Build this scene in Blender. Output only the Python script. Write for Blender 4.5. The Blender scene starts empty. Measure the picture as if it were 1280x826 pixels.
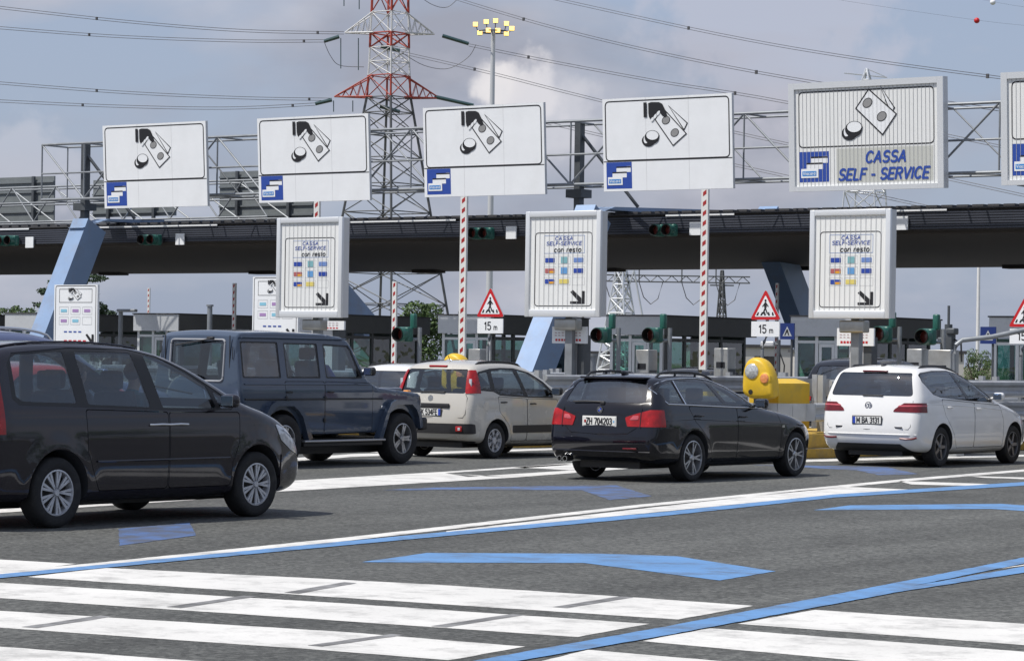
import bpy, bmesh, math, random
import numpy as np
from mathutils import Vector, Matrix, geometry
from mathutils.bvhtree import BVHTree
R = math.radians
random.seed(7)
SC = bpy.context.scene
COL = SC.collection

# ------------------------------------------------------------------ camera, world, sun, exposure
PHI = R(35.3); CAM_H = 1.6; FPX = 3500.0; ROLL = R(0.85); HORIZON = 450.0
cam_data = bpy.data.cameras.new('camera')
cam_data.sensor_width = 36.0
cam_data.lens = FPX / 1280 * 36.0
cam_data.shift_y = (HORIZON - 413.0) / 1280.0
cam_data.clip_start = 0.5
cam_data.clip_end = 30000
cam = bpy.data.objects.new('camera', cam_data)
COL.objects.link(cam)
cam.matrix_world = Matrix.Translation((0, 0, CAM_H)) @ Matrix.Rotation(PHI, 4, 'Z') @ Matrix.Rotation(R(90), 4, 'X') @ Matrix.Rotation(ROLL, 4, 'Z')
SC.camera = cam

TO_SUN = Vector((-0.30, -0.52, 1.0)).normalized()
world = bpy.data.worlds.new('World'); SC.world = world; world.use_nodes = True
def build_world():
    nt = world.node_tree; n = nt.nodes; l = nt.links
    n.clear()
    out = n.new('ShaderNodeOutputWorld'); bg = n.new('ShaderNodeBackground')
    sky = n.new('ShaderNodeTexSky'); sky.sky_type = 'NISHITA'; sky.sun_disc = False
    sky.sun_elevation = math.asin(TO_SUN.z)
    sky.sun_rotation = math.atan2(TO_SUN.x, TO_SUN.y)
    sky.air_density = 1.0; sky.dust_density = 2.0; sky.ozone_density = 1.5
    tc = n.new('ShaderNodeTexCoord')
    sep = n.new('ShaderNodeSeparateXYZ'); l.new(tc.outputs['Generated'], sep.inputs[0])
    # clouds: direction projected on a cloud deck, stretched so that low clouds lie in flat bands
    mp = n.new('ShaderNodeMapping'); mp.inputs['Scale'].default_value = (1.0, 1.0, 2.6)
    l.new(tc.outputs['Generated'], mp.inputs[0])
    no = n.new('ShaderNodeTexNoise'); no.inputs['Scale'].default_value = 5.5; no.inputs['Detail'].default_value = 9
    no.inputs['Roughness'].default_value = 0.52; no.inputs['Distortion'].default_value = 0.25
    l.new(mp.outputs[0], no.inputs['Vector'])
    ramp = n.new('ShaderNodeValToRGB'); ramp.color_ramp.elements[0].position = 0.44; ramp.color_ramp.elements[1].position = 0.62
    l.new(no.outputs[0], ramp.inputs[0])
    no2 = n.new('ShaderNodeTexNoise'); no2.inputs['Scale'].default_value = 13; no2.inputs['Detail'].default_value = 8
    no2.inputs['Roughness'].default_value = 0.5
    mp2 = n.new('ShaderNodeMapping'); mp2.inputs['Scale'].default_value = (1, 1, 2.0); mp2.inputs['Location'].default_value = (3.1, 0.4, 1.7)
    l.new(tc.outputs['Generated'], mp2.inputs[0]); l.new(mp2.outputs[0], no2.inputs['Vector'])
    r2 = n.new('ShaderNodeValToRGB'); r2.color_ramp.elements[0].position = 0.38; r2.color_ramp.elements[1].position = 0.68
    r2.color_ramp.elements[0].color = (2.75, 2.9, 3.5, 1); r2.color_ramp.elements[1].color = (4.4, 4.45, 5.0, 1)
    l.new(no2.outputs[0], r2.inputs[0])
    hi = n.new('ShaderNodeMapRange'); hi.inputs[1].default_value = .22; hi.inputs[2].default_value = .75; hi.inputs[3].default_value = 1; hi.inputs[4].default_value = .15; l.new(sep.outputs['Z'], hi.inputs[0])
    cov = n.new('ShaderNodeMath'); cov.operation = 'MULTIPLY'; l.new(ramp.outputs[0], cov.inputs[0]); l.new(hi.outputs[0], cov.inputs[1])   # fewer clouds overhead
    mx = n.new('ShaderNodeMixRGB'); l.new(cov.outputs[0], mx.inputs[0])
    blue = n.new('ShaderNodeMixRGB'); blue.inputs[0].default_value = 0.75
    blue.inputs[2].default_value = (2.85, 3.35, 4.55, 1)
    l.new(sky.outputs[0], blue.inputs[1]); l.new(blue.outputs[0], mx.inputs[1]); l.new(r2.outputs[0], mx.inputs[2])
    # a brighter cumulus cloud to the right of the pylon
    def d2(px, py):
        c, s = math.cos(ROLL), math.sin(ROLL); a, b = px-640, py-HORIZON
        u, w = (c*a+s*b)/FPX, -(-s*a+c*b)/FPX
        return Vector((u*math.cos(PHI)-math.sin(PHI), u*math.sin(PHI)+math.cos(PHI), w)).normalized()
    prev = mx
    for (px, py, rad, amt, colr) in ((650, 120, .016, .85, (6.1, 5.9, 6.1)), (618, 104, .009, .8, (6.3, 6.1, 6.2)), (690, 140, .017, .55, (5.3, 5.3, 5.7)), (30, 210, .02, .4, (4.9, 4.9, 5.4)), (960, 20, .05, .45, (4.6, 4.5, 5.1))):
        vm = n.new('ShaderNodeVectorMath'); vm.operation = 'DISTANCE'; vm.inputs[1].default_value = d2(px, py)
        l.new(tc.outputs['Generated'], vm.inputs[0])
        nz = n.new('ShaderNodeTexNoise'); nz.inputs['Scale'].default_value = 90; nz.inputs['Detail'].default_value = 6
        l.new(tc.outputs['Generated'], nz.inputs['Vector'])
        ad = n.new('ShaderNodeMath'); ad.operation = 'MULTIPLY_ADD'; ad.inputs[1].default_value = rad*1.6; l.new(nz.outputs[0], ad.inputs[0]); l.new(vm.outputs['Value'], ad.inputs[2])
        mr = n.new('ShaderNodeMapRange'); mr.interpolation_type = 'SMOOTHSTEP'
        mr.inputs['From Min'].default_value = rad*1.95; mr.inputs['From Max'].default_value = rad*1.35
        mr.inputs['To Min'].default_value = 0; mr.inputs['To Max'].default_value = amt
        l.new(ad.outputs[0], mr.inputs[0])
        m = n.new('ShaderNodeMixRGB'); l.new(mr.outputs[0], m.inputs[0]); l.new(prev.outputs[0], m.inputs[1]); m.inputs[2].default_value = (*colr, 1)
        prev = m
    l.new(prev.outputs[0], bg.inputs[0]); bg.inputs[1].default_value = 0.13
    l.new(bg.outputs[0], out.inputs[0])
build_world()
sun_data = bpy.data.lights.new('sun', 'SUN'); sun_data.energy = 4.3; sun_data.angle = R(0.6); sun_data.color = (1.0, 0.955, 0.89)
sun = bpy.data.objects.new('sun', sun_data); COL.objects.link(sun)
sun.rotation_euler = TO_SUN.to_track_quat('Z', 'Y').to_euler()
SC.view_settings.view_transform = 'Standard'; SC.view_settings.look = 'None'; SC.view_settings.gamma = 1; SC.view_settings.use_curve_mapping = False
SC.view_settings.exposure = 0.0
SC.render.resolution_x = 1024; SC.render.resolution_y = 660

# photograph pixel + a distance, a ground height, or a plane x/y -> a point of the scene (all in metres, lanes run along +y)
def _ray(px, py):
    c, s = math.cos(ROLL), math.sin(ROLL); a, b = px-640, py-HORIZON
    u, w = (c*a+s*b)/FPX, -(-s*a+c*b)/FPX
    return Vector((u*math.cos(PHI)-math.sin(PHI), u*math.sin(PHI)+math.cos(PHI), w))
def at(px, py, Z):
    return Vector((0, 0, CAM_H)) + _ray(px, py)*Z
def gnd(px, py, z=0.0):
    r = _ray(px, py); return Vector((0, 0, CAM_H)) + r*((z-CAM_H)/r.z)
def onx(px, py, x):
    r = _ray(px, py); return Vector((0, 0, CAM_H)) + r*(x/r.x)
def ony(px, py, y):
    r = _ray(px, py); return Vector((0, 0, CAM_H)) + r*(y/r.y)

# ------------------------------------------------------------------ materials
MATS = {}
def mat(name, color, rough=0.6, metal=0.0, coat=0.0, var=0.0, vscale=3.0, bump=0.0, bscale=40.0, emit=None, spec=0.5, dirt=None, dscale=1.2):
    if name in MATS: return MATS[name]
    m = bpy.data.materials.new(name); m.use_nodes = True; nt = m.node_tree; n = nt.nodes; l = nt.links
    p = n['Principled BSDF']
    p.inputs['Base Color'].default_value = (*color, 1); p.inputs['Roughness'].default_value = rough; p.inputs['Metallic'].default_value = metal
    p.inputs['Coat Weight'].default_value = coat; p.inputs['Coat Roughness'].default_value = 0.04
    p.inputs['Specular IOR Level'].default_value = spec
    tc = n.new('ShaderNodeTexCoord'); last = None
    if var > 0 or dirt:
        no = n.new('ShaderNodeTexNoise'); no.inputs['Scale'].default_value = vscale; no.inputs['Detail'].default_value = 6; no.inputs['Roughness'].default_value = 0.6
        l.new(tc.outputs['Object'], no.inputs['Vector'])
        mr = n.new('ShaderNodeMapRange'); mr.inputs['From Min'].default_value = 0.3; mr.inputs['From Max'].default_value = 0.7
        mr.inputs['To Min'].default_value = 1-var; mr.inputs['To Max'].default_value = 1+var; l.new(no.outputs[0], mr.inputs[0])
        mx = n.new('ShaderNodeVectorMath'); mx.operation = 'SCALE'; mx.inputs[0].default_value = color; l.new(mr.outputs[0], mx.inputs['Scale'])
        last = mx.outputs[0]
        if dirt:
            n2 = n.new('ShaderNodeTexNoise'); n2.inputs['Scale'].default_value = dscale; n2.inputs['Detail'].default_value = 8; n2.inputs['Roughness'].default_value = 0.7
            l.new(tc.outputs['Object'], n2.inputs['Vector'])
            m2 = n.new('ShaderNodeMapRange'); m2.inputs['From Min'].default_value = 0.5; m2.inputs['From Max'].default_value = 0.72; l.new(n2.outputs[0], m2.inputs[0])
            mm = n.new('ShaderNodeMath'); mm.operation = 'MULTIPLY'; mm.inputs[1].default_value = dirt[3]; l.new(m2.outputs[0], mm.inputs[0])
            mi = n.new('ShaderNodeMixRGB'); l.new(mm.outputs[0], mi.inputs[0]); l.new(last, mi.inputs[1]); mi.inputs[2].default_value = (*dirt[:3], 1)
            last = mi.outputs[0]
        l.new(last, p.inputs['Base Color'])
        mr2 = n.new('ShaderNodeMapRange'); mr2.inputs['To Min'].default_value = max(0.0, rough-0.08); mr2.inputs['To Max'].default_value = min(1, rough+0.08)
        l.new(no.outputs[0], mr2.inputs[0]); l.new(mr2.outputs[0], p.inputs['Roughness'])
    if bump > 0:
        nb = n.new('ShaderNodeTexNoise'); nb.inputs['Scale'].default_value = bscale; nb.inputs['Detail'].default_value = 4
        l.new(tc.outputs['Object'], nb.inputs['Vector'])
        b = n.new('ShaderNodeBump'); b.inputs['Strength'].default_value = bump; b.inputs['Distance'].default_value = 0.01
        l.new(nb.outputs[0], b.inputs['Height']); l.new(b.outputs[0], p.inputs['Normal'])
    if emit:
        p.inputs['Emission Color'].default_value = (*emit[:3], 1); p.inputs['Emission Strength'].default_value = emit[3]
    MATS[name] = m
    return m
def glass(name, tint, ior=1.5, rough=0.0):
    if name in MATS: return MATS[name]
    m = bpy.data.materials.new(name); m.use_nodes = True; nt = m.node_tree; n = nt.nodes; l = nt.links
    n.clear(); o = n.new('ShaderNodeOutputMaterial'); t = n.new('ShaderNodeBsdfTransparent'); t.inputs[0].default_value = (*tint, 1)
    g = n.new('ShaderNodeBsdfGlossy'); g.inputs['Roughness'].default_value = rough; g.inputs[0].default_value = (.95, .97, 1, 1)
    geo = n.new('ShaderNodeNewGeometry'); tc = n.new('ShaderNodeTexCoord')
    nb = n.new('ShaderNodeTexNoise'); nb.inputs['Scale'].default_value = 1.6; l.new(tc.outputs['Object'], nb.inputs['Vector'])
    b = n.new('ShaderNodeBump'); b.inputs['Strength'].default_value = 0.12; b.inputs['Distance'].default_value = 0.05; l.new(nb.outputs[0], b.inputs['Height']); l.new(b.outputs[0], g.inputs['Normal'])
    # outer face reflects like a pane, inner face only lets light through
    dt = n.new('ShaderNodeVectorMath'); dt.operation = 'DOT_PRODUCT'; l.new(geo.outputs['Incoming'], dt.inputs[0]); l.new(geo.outputs['Normal'], dt.inputs[1])
    ab = n.new('ShaderNodeMath'); ab.operation = 'SUBTRACT'; ab.use_clamp = True; ab.inputs[0].default_value = 1.0; l.new(dt.outputs['Value'], ab.inputs[1])
    pw = n.new('ShaderNodeMath'); pw.operation = 'POWER'; pw.inputs[1].default_value = 4.0; l.new(ab.outputs[0], pw.inputs[0])
    f0 = 2*((ior-1)/(ior+1))**2
    ma = n.new('ShaderNodeMath'); ma.operation = 'MULTIPLY_ADD'; ma.inputs[1].default_value = 1-f0; ma.inputs[2].default_value = f0; l.new(pw.outputs[0], ma.inputs[0])
    bf = n.new('ShaderNodeMath'); bf.operation = 'SUBTRACT'; bf.inputs[0].default_value = 1.0; l.new(geo.outputs['Backfacing'], bf.inputs[1])
    mu = n.new('ShaderNodeMath'); mu.operation = 'MULTIPLY'; l.new(ma.outputs[0], mu.inputs[0]); l.new(bf.outputs[0], mu.inputs[1])
    mx = n.new('ShaderNodeMixShader')
    l.new(mu.outputs[0], mx.inputs[0]); l.new(t.outputs[0], mx.inputs[1]); l.new(g.outputs[0], mx.inputs[2]); l.new(mx.outputs[0], o.inputs[0])
    MATS[name] = m; return m

def paint(name, c, flake=0.0, rough=0.35):
    m = mat(name, c, rough, flake, 1.0, var=0.02, vscale=2.0, spec=.12)
    return m
M = dict(
    rubber=mat('tyre_rubber', (.018, .018, .019), .85, var=.25, vscale=9, dirt=(.07, .065, .06, .5), dscale=6),
    black=mat('black_plastic', (.022, .022, .024), .5, var=.15, vscale=6),
    gloss_black=mat('gloss_black', (.008, .008, .010), .12, coat=.6),
    interior=mat('car_interior', (.035, .037, .042), .8, var=.2),
    seat=mat('seat_fabric', (.045, .047, .055), .9, var=.25, vscale=20),
    alloy=mat('alloy_rim', (.50, .51, .53), .32, .75, .3, var=.06, vscale=8, dirt=(.12, .10, .09, .4), dscale=8),
    alloy_dark=mat('dark_alloy_rim', (.20, .20, .21), .38, .7, var=.1, vscale=8),
    hubcap=mat('silver_hubcap', (.56, .57, .60), .38, .3, .4, var=.05, vscale=8, dirt=(.2, .18, .16, .3), dscale=9),
    brake=mat('brake_disc', (.09, .085, .08), .5, .6),
    chrome=mat('chrome', (.75, .76, .78), .12, 1.0),
    red_lamp=mat('red_lamp', (.33, .004, .005), .25, coat=.35, var=.35, vscale=9),
    dark_red_lamp=mat('dark_red_lamp', (.13, .004, .008), .2, coat=.4, var=.3, vscale=12),
    pink_lamp=mat('pink_lamp', (.55, .10, .12), .2, coat=.5, var=.2, vscale=20),
    clear_lamp=mat('clear_lamp', (.62, .64, .68), .08, .3, 1.0, var=.35, vscale=16),
    plate=mat('plate_white', (.75, .75, .72), .4, var=.05),
    plate_blue=mat('plate_blue', (.02, .06, .42), .4),
    ink=mat('black_ink', (.015, .015, .018), .5),
    skin=mat('skin', (.50, .30, .22), .55, var=.08, vscale=12),
    hair=mat('dark_hair', (.02, .015, .012), .7, var=.3, vscale=30),
    shirt_teal=mat('teal_shirt', (.04, .16, .20), .85, var=.2, vscale=8),
    shirt_grey=mat('grey_shirt', (.10, .10, .11), .85, var=.2, vscale=8),
    shirt_blue=mat('blue_shirt', (.03, .05, .32), .85, var=.2, vscale=8),
    glass_clear=glass('glass_clear', (.80, .86, .87), 1.6),
    glass_tint=glass('glass_tint', (.74, .79, .80), 1.6),
    glass_dark=glass('glass_dark', (.42, .46, .50), 1.8),
    mirror=mat('mirror_glass', (.6, .65, .7), .03, 1.0),
)

# ------------------------------------------------------------------ objects
def link(o, parent=None):
    COL.objects.link(o)
    if parent is not None: o.parent = parent
    return o
def tag(o, label=None, cat=None, group=None, kind=None):
    if label: o['label'] = label
    if cat: o['category'] = cat
    if group: o['group'] = group
    if kind: o['kind'] = kind
    return o
def thing(name, label, cat, loc=(0, 0, 0), rotz=0.0, group=None):
    o = bpy.data.objects.new(name, None); o.empty_display_size = .2
    link(o); o.location = loc; o.rotation_euler = (0, 0, rotz)
    return tag(o, label, cat, group)
def meshobj(name, me, m, parent=None, smooth=None):
    o = bpy.data.objects.new(name, me)
    if m is not None:
        me.materials.clear()
        for q in (m if isinstance(m, (list, tuple)) else [m]): me.materials.append(q)
    if smooth is not None:
        me.shade_smooth(); me.set_sharp_from_angle(angle=R(smooth))
    return link(o, parent)
def copy_tree(o, parent=None):
    c = o.copy(); COL.objects.link(c); c.parent = parent
    for ch in [q for q in bpy.data.objects if q.parent == o]: copy_tree(ch, c)
    return c
def children_map():
    d = {}
    for q in bpy.data.objects:
        if q.parent: d.setdefault(q.parent, []).append(q)
    return d

class MB:
    """collects shapes, builds ONE mesh object"""
    def __init__(s): s.v = []; s.f = []; s.mi = []; s.cur = 0
    def add(s, vs, fs):
        o = len(s.v); s.v += [tuple(q) for q in vs]; s.f += [tuple(i+o for i in f) for f in fs]; s.mi += [s.cur]*len(fs); return s
    def box(s, c, d, rot=None):
        x, y, z = d[0]/2, d[1]/2, d[2]/2
        vs = [Vector((a*x, b*y, e*z)) for a in (-1, 1) for b in (-1, 1) for e in (-1, 1)]
        if rot is not None: vs = [rot @ q for q in vs]
        c = Vector(c); vs = [q+c for q in vs]
        return s.add(vs, [(0, 1, 3, 2), (4, 6, 7, 5), (0, 4, 5, 1), (2, 3, 7, 6), (0, 2, 6, 4), (1, 5, 7, 3)])
    def bbox(s, x0, x1, y0, y1, z0, z1): return s.box(((x0+x1)/2, (y0+y1)/2, (z0+z1)/2), (abs(x1-x0), abs(y1-y0), abs(z1-z0)))
    def rbox(s, c, d, r=.02, seg=3, rot=None):
        bm = bmesh.new(); bmesh.ops.create_cube(bm, size=1)
        for q in bm.verts: q.co = Vector((q.co.x*d[0], q.co.y*d[1], q.co.z*d[2]))
        bmesh.ops.bevel(bm, geom=bm.edges[:], offset=min(r, min(d)*.49), segments=seg, profile=.5, affect='EDGES')
        bm.verts.ensure_lookup_table()
        vs = [(rot @ q.co if rot is not None else q.co)+Vector(c) for q in bm.verts]
        for i, q in enumerate(bm.verts): q.index = i
        fs = [[q.index for q in f.verts] for f in bm.faces]; bm.free()
        return s.add(vs, fs)
    def tube(s, a, b, r, n=8, r2=None, cap=True):
        a = Vector(a); b = Vector(b); d = (b-a)
        if d.length < 1e-6: return s
        q = d.to_track_quat('Z', 'Y'); r2 = r if r2 is None else r2
        vs = []
        for P, rr in ((a, r), (b, r2)):
            for k in range(n):
                t = 2*math.pi*k/n; vs.append(P + q @ Vector((rr*math.cos(t), rr*math.sin(t), 0)))
        fs = [(k, (k+1) % n, n+(k+1) % n, n+k) for k in range(n)]
        if cap: fs += [tuple(range(n))[::-1], tuple(range(n, 2*n))]
        return s.add(vs, fs)
    def path(s, pts, r, n=8, cap=True):
        pts = [Vector(p) for p in pts]; rings = []
        for i, p in enumerate(pts):
            t = (pts[min(i+1, len(pts)-1)]-pts[max(i-1, 0)]).normalized()
            up = Vector((0, 0, 1)) if abs(t.z) < .95 else Vector((1, 0, 0))
            a = t.cross(up).normalized(); b = a.cross(t)
            rings.append([p + a*(r*math.cos(2*math.pi*k/n)) + b*(r*math.sin(2*math.pi*k/n)) for k in range(n)])
        vs = [q for rg in rings for q in rg]; fs = []
        for i in range(len(pts)-1):
            for k in range(n): fs.append((i*n+k, i*n+(k+1) % n, (i+1)*n+(k+1) % n, (i+1)*n+k))
        if cap: fs += [tuple(range(n)), tuple(range((len(pts)-1)*n, len(pts)*n))[::-1]]
        return s.add(vs, fs)
    def beam(s, a, b, w, h, up=(0, 0, 1)):
        a = Vector(a); b = Vector(b); d = (b-a); L = d.length; d.normalize(); up = Vector(up)
        if abs(d.dot(up)) > .98: up = Vector((1, 0, 0))
        x = d.cross(up).normalized(); z = x.cross(d)
        rot = Matrix((x, d, z)).transposed()
        return s.box((a+b)/2, (w, L, h), rot)
    def prism(s, poly, axis, a, b):
        """poly in the two other axes, extruded along axis from a to b"""
        n = len(poly)
        def P(u, v, t): return {'x': (t, u, v), 'y': (u, t, v), 'z': (u, v, t)}[axis]
        vs = [P(u, v, a) for u, v in poly]+[P(u, v, b) for u, v in poly]
        fs = [tuple(range(n)), tuple(range(n, 2*n))[::-1]]+[(k, n+k, n+(k+1) % n, (k+1) % n) for k in range(n)]
        return s.add(vs, fs)
    def lathe(s, prof, axis='z', c=(0, 0, 0), n=24, close=False):
        vs = []; c = Vector(c); m = len(prof)
        for k in range(n):
            t = 2*math.pi*k/n; ct, st = math.cos(t), math.sin(t)
            for r, h in prof:
                vs.append(c + (Vector((r*ct, r*st, h)) if axis == 'z' else Vector((r*ct, h, r*st)) if axis == 'y' else Vector((h, r*ct, r*st))))
        fs = []
        for k in range(n):
            k2 = (k+1) % n
            for i in range(m-1 if not close else m):
                i2 = (i+1) % m; fs.append((k*m+i, k*m+i2, k2*m+i2, k2*m+i))
        return s.add(vs, fs)
    def ball(s, c, r, n=14, m=8, sc=(1, 1, 1)):
        c = Vector(c); vs = [c+Vector((0, 0, r*sc[2]))]
        for i in range(1, m):
            p = math.pi*i/m
            for k in range(n):
                t = 2*math.pi*k/n; vs.append(c+Vector((r*sc[0]*math.sin(p)*math.cos(t), r*sc[1]*math.sin(p)*math.sin(t), r*sc[2]*math.cos(p))))
        vs.append(c-Vector((0, 0, r*sc[2]))); L = len(vs)-1
        fs = [(0, 1+k, 1+(k+1) % n) for k in range(n)]
        for i in range(m-2):
            for k in range(n): fs.append((1+i*n+k, 1+(i+1)*n+k, 1+(i+1)*n+(k+1) % n, 1+i*n+(k+1) % n))
        fs += [(L, 1+(m-2)*n+(k+1) % n, 1+(m-2)*n+k) for k in range(n)]
        return s.add(vs, fs)
    def mesh(s, name='m', recalc=True):
        me = bpy.data.meshes.new(name); me.from_pydata(s.v, [], s.f)
        if recalc:
            bm = bmesh.new(); bm.from_mesh(me)
            for f, i in zip(bm.faces, s.mi): f.material_index = i
            bmesh.ops.recalc_face_normals(bm, faces=bm.faces[:]); bm.to_mesh(me); bm.free()
        else:
            for f, i in zip(me.polygons, s.mi): f.material_index = i
        return me
    def build(s, name, m, parent=None, smooth=None):
        return meshobj(name, s.mesh(name), m, parent, smooth)

BENCH = bpy.data.scenes.new('workbench'); BVL = BENCH.view_layers[0]     # a small scene of its own keeps the cutting quick; removed at the end
def evaluated(o):
    BVL.update(); return bpy.data.meshes.new_from_object(o.evaluated_get(BVL.depsgraph))
def boolop(A, B, op):
    oa = bpy.data.objects.new('tmp_a', A); ob = bpy.data.objects.new('tmp_b', B)
    BENCH.collection.objects.link(oa); BENCH.collection.objects.link(ob)
    md = oa.modifiers.new('b', 'BOOLEAN'); md.object = ob; md.operation = op; md.solver = 'MANIFOLD'
    me = evaluated(oa)
    if len(me.polygons) == 0 and op != 'INTERSECT':
        md.solver = 'EXACT'; me = evaluated(oa)
        print('manifold solver failed, exact used', len(me.polygons))
    bpy.data.objects.remove(oa); bpy.data.objects.remove(ob)
    return me
def minus(a, b): return boolop(a, b, 'DIFFERENCE')
def both(a, b): return boolop(a, b, 'INTERSECT')

# ------------------------------------------------------------------ 2D helpers
def rounded(poly, r, seg=4):
    n = len(poly); out = []
    rr = r if isinstance(r, (list, tuple)) else [r]*n
    for i in range(n):
        p0, p, p1 = Vector(poly[i-1]), Vector(poly[i]), Vector(poly[(i+1) % n])
        a, b = (p0-p), (p1-p); la, lb = a.length, b.length; a.normalize(); b.normalize()
        ang = math.acos(max(-1, min(1, a.dot(b))))
        if ang > math.pi-.05 or rr[i] <= 0: out.append(tuple(p)); continue
        t = min(rr[i]/math.tan(ang/2), la*.45, lb*.45)
        A, B = p+a*t, p+b*t
        for k in range(seg+1):
            u = k/seg; out.append(tuple(A*(1-u)**2+p*2*u*(1-u)+B*u*u))
    return out
def chaikin(p, it=3):
    for _ in range(it):
        q = []
        for i in range(len(p)):
            a, b = p[i], p[(i+1) % len(p)]
            q += [(a[0]*.75+b[0]*.25, a[1]*.75+b[1]*.25), (a[0]*.25+b[0]*.75, a[1]*.25+b[1]*.75)]
        p = q
    return p
def resample(p, n):
    P = np.array(p+[p[0]]); d = np.r_[0, np.cumsum(np.hypot(*(P[1:]-P[:-1]).T))]
    t = np.linspace(0, d[-1], n, endpoint=False)
    return np.c_[np.interp(t, d, P[:, 0]), np.interp(t, d, P[:, 1])]
def area(p): return sum(p[i-1][0]*p[i][1]-p[i][0]*p[i-1][1] for i in range(len(p)))/2
def offset(p, d):
    """move a polygon outline outward by d (mitred)"""
    s = 1 if area(p) > 0 else -1; n = len(p); out = []
    for i in range(n):
        p0, q, p1 = Vector(p[i-1]), Vector(p[i]), Vector(p[(i+1) % n])
        a = (q-p0).normalized(); b = (p1-q).normalized()
        na = Vector((a.y, -a.x))*s; nb = Vector((b.y, -b.x))*s; m = (na+nb)
        if m.length < .2: m = na
        m.normalize(); k = max(.35, m.dot(na)); out.append(tuple(q+m*(d/k)))
    return out
def inside(P, pts):
    x, y = pts[:, 0], pts[:, 1]; c = np.zeros(len(pts), bool); n = len(P)
    for i in range(n):
        x1, y1 = P[i-1]; x2, y2 = P[i]
        if y1 == y2: continue
        k = ((y1 > y) != (y2 > y)) & (x < (x2-x1)*(y-y1)/(y2-y1)+x1); c ^= k
    return c
def dist_to(P, pts):
    best = np.full(len(pts), 1e9); n = len(P)
    for i in range(n):
        a = np.array(P[i-1]); b = np.array(P[i]); ab = b-a; L = (ab**2).sum()+1e-12
        t = np.clip(((pts-a) @ ab)/L, 0, 1); q = a+t[:, None]*ab; best = np.minimum(best, np.hypot(*(pts-q).T))
    return best
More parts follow.
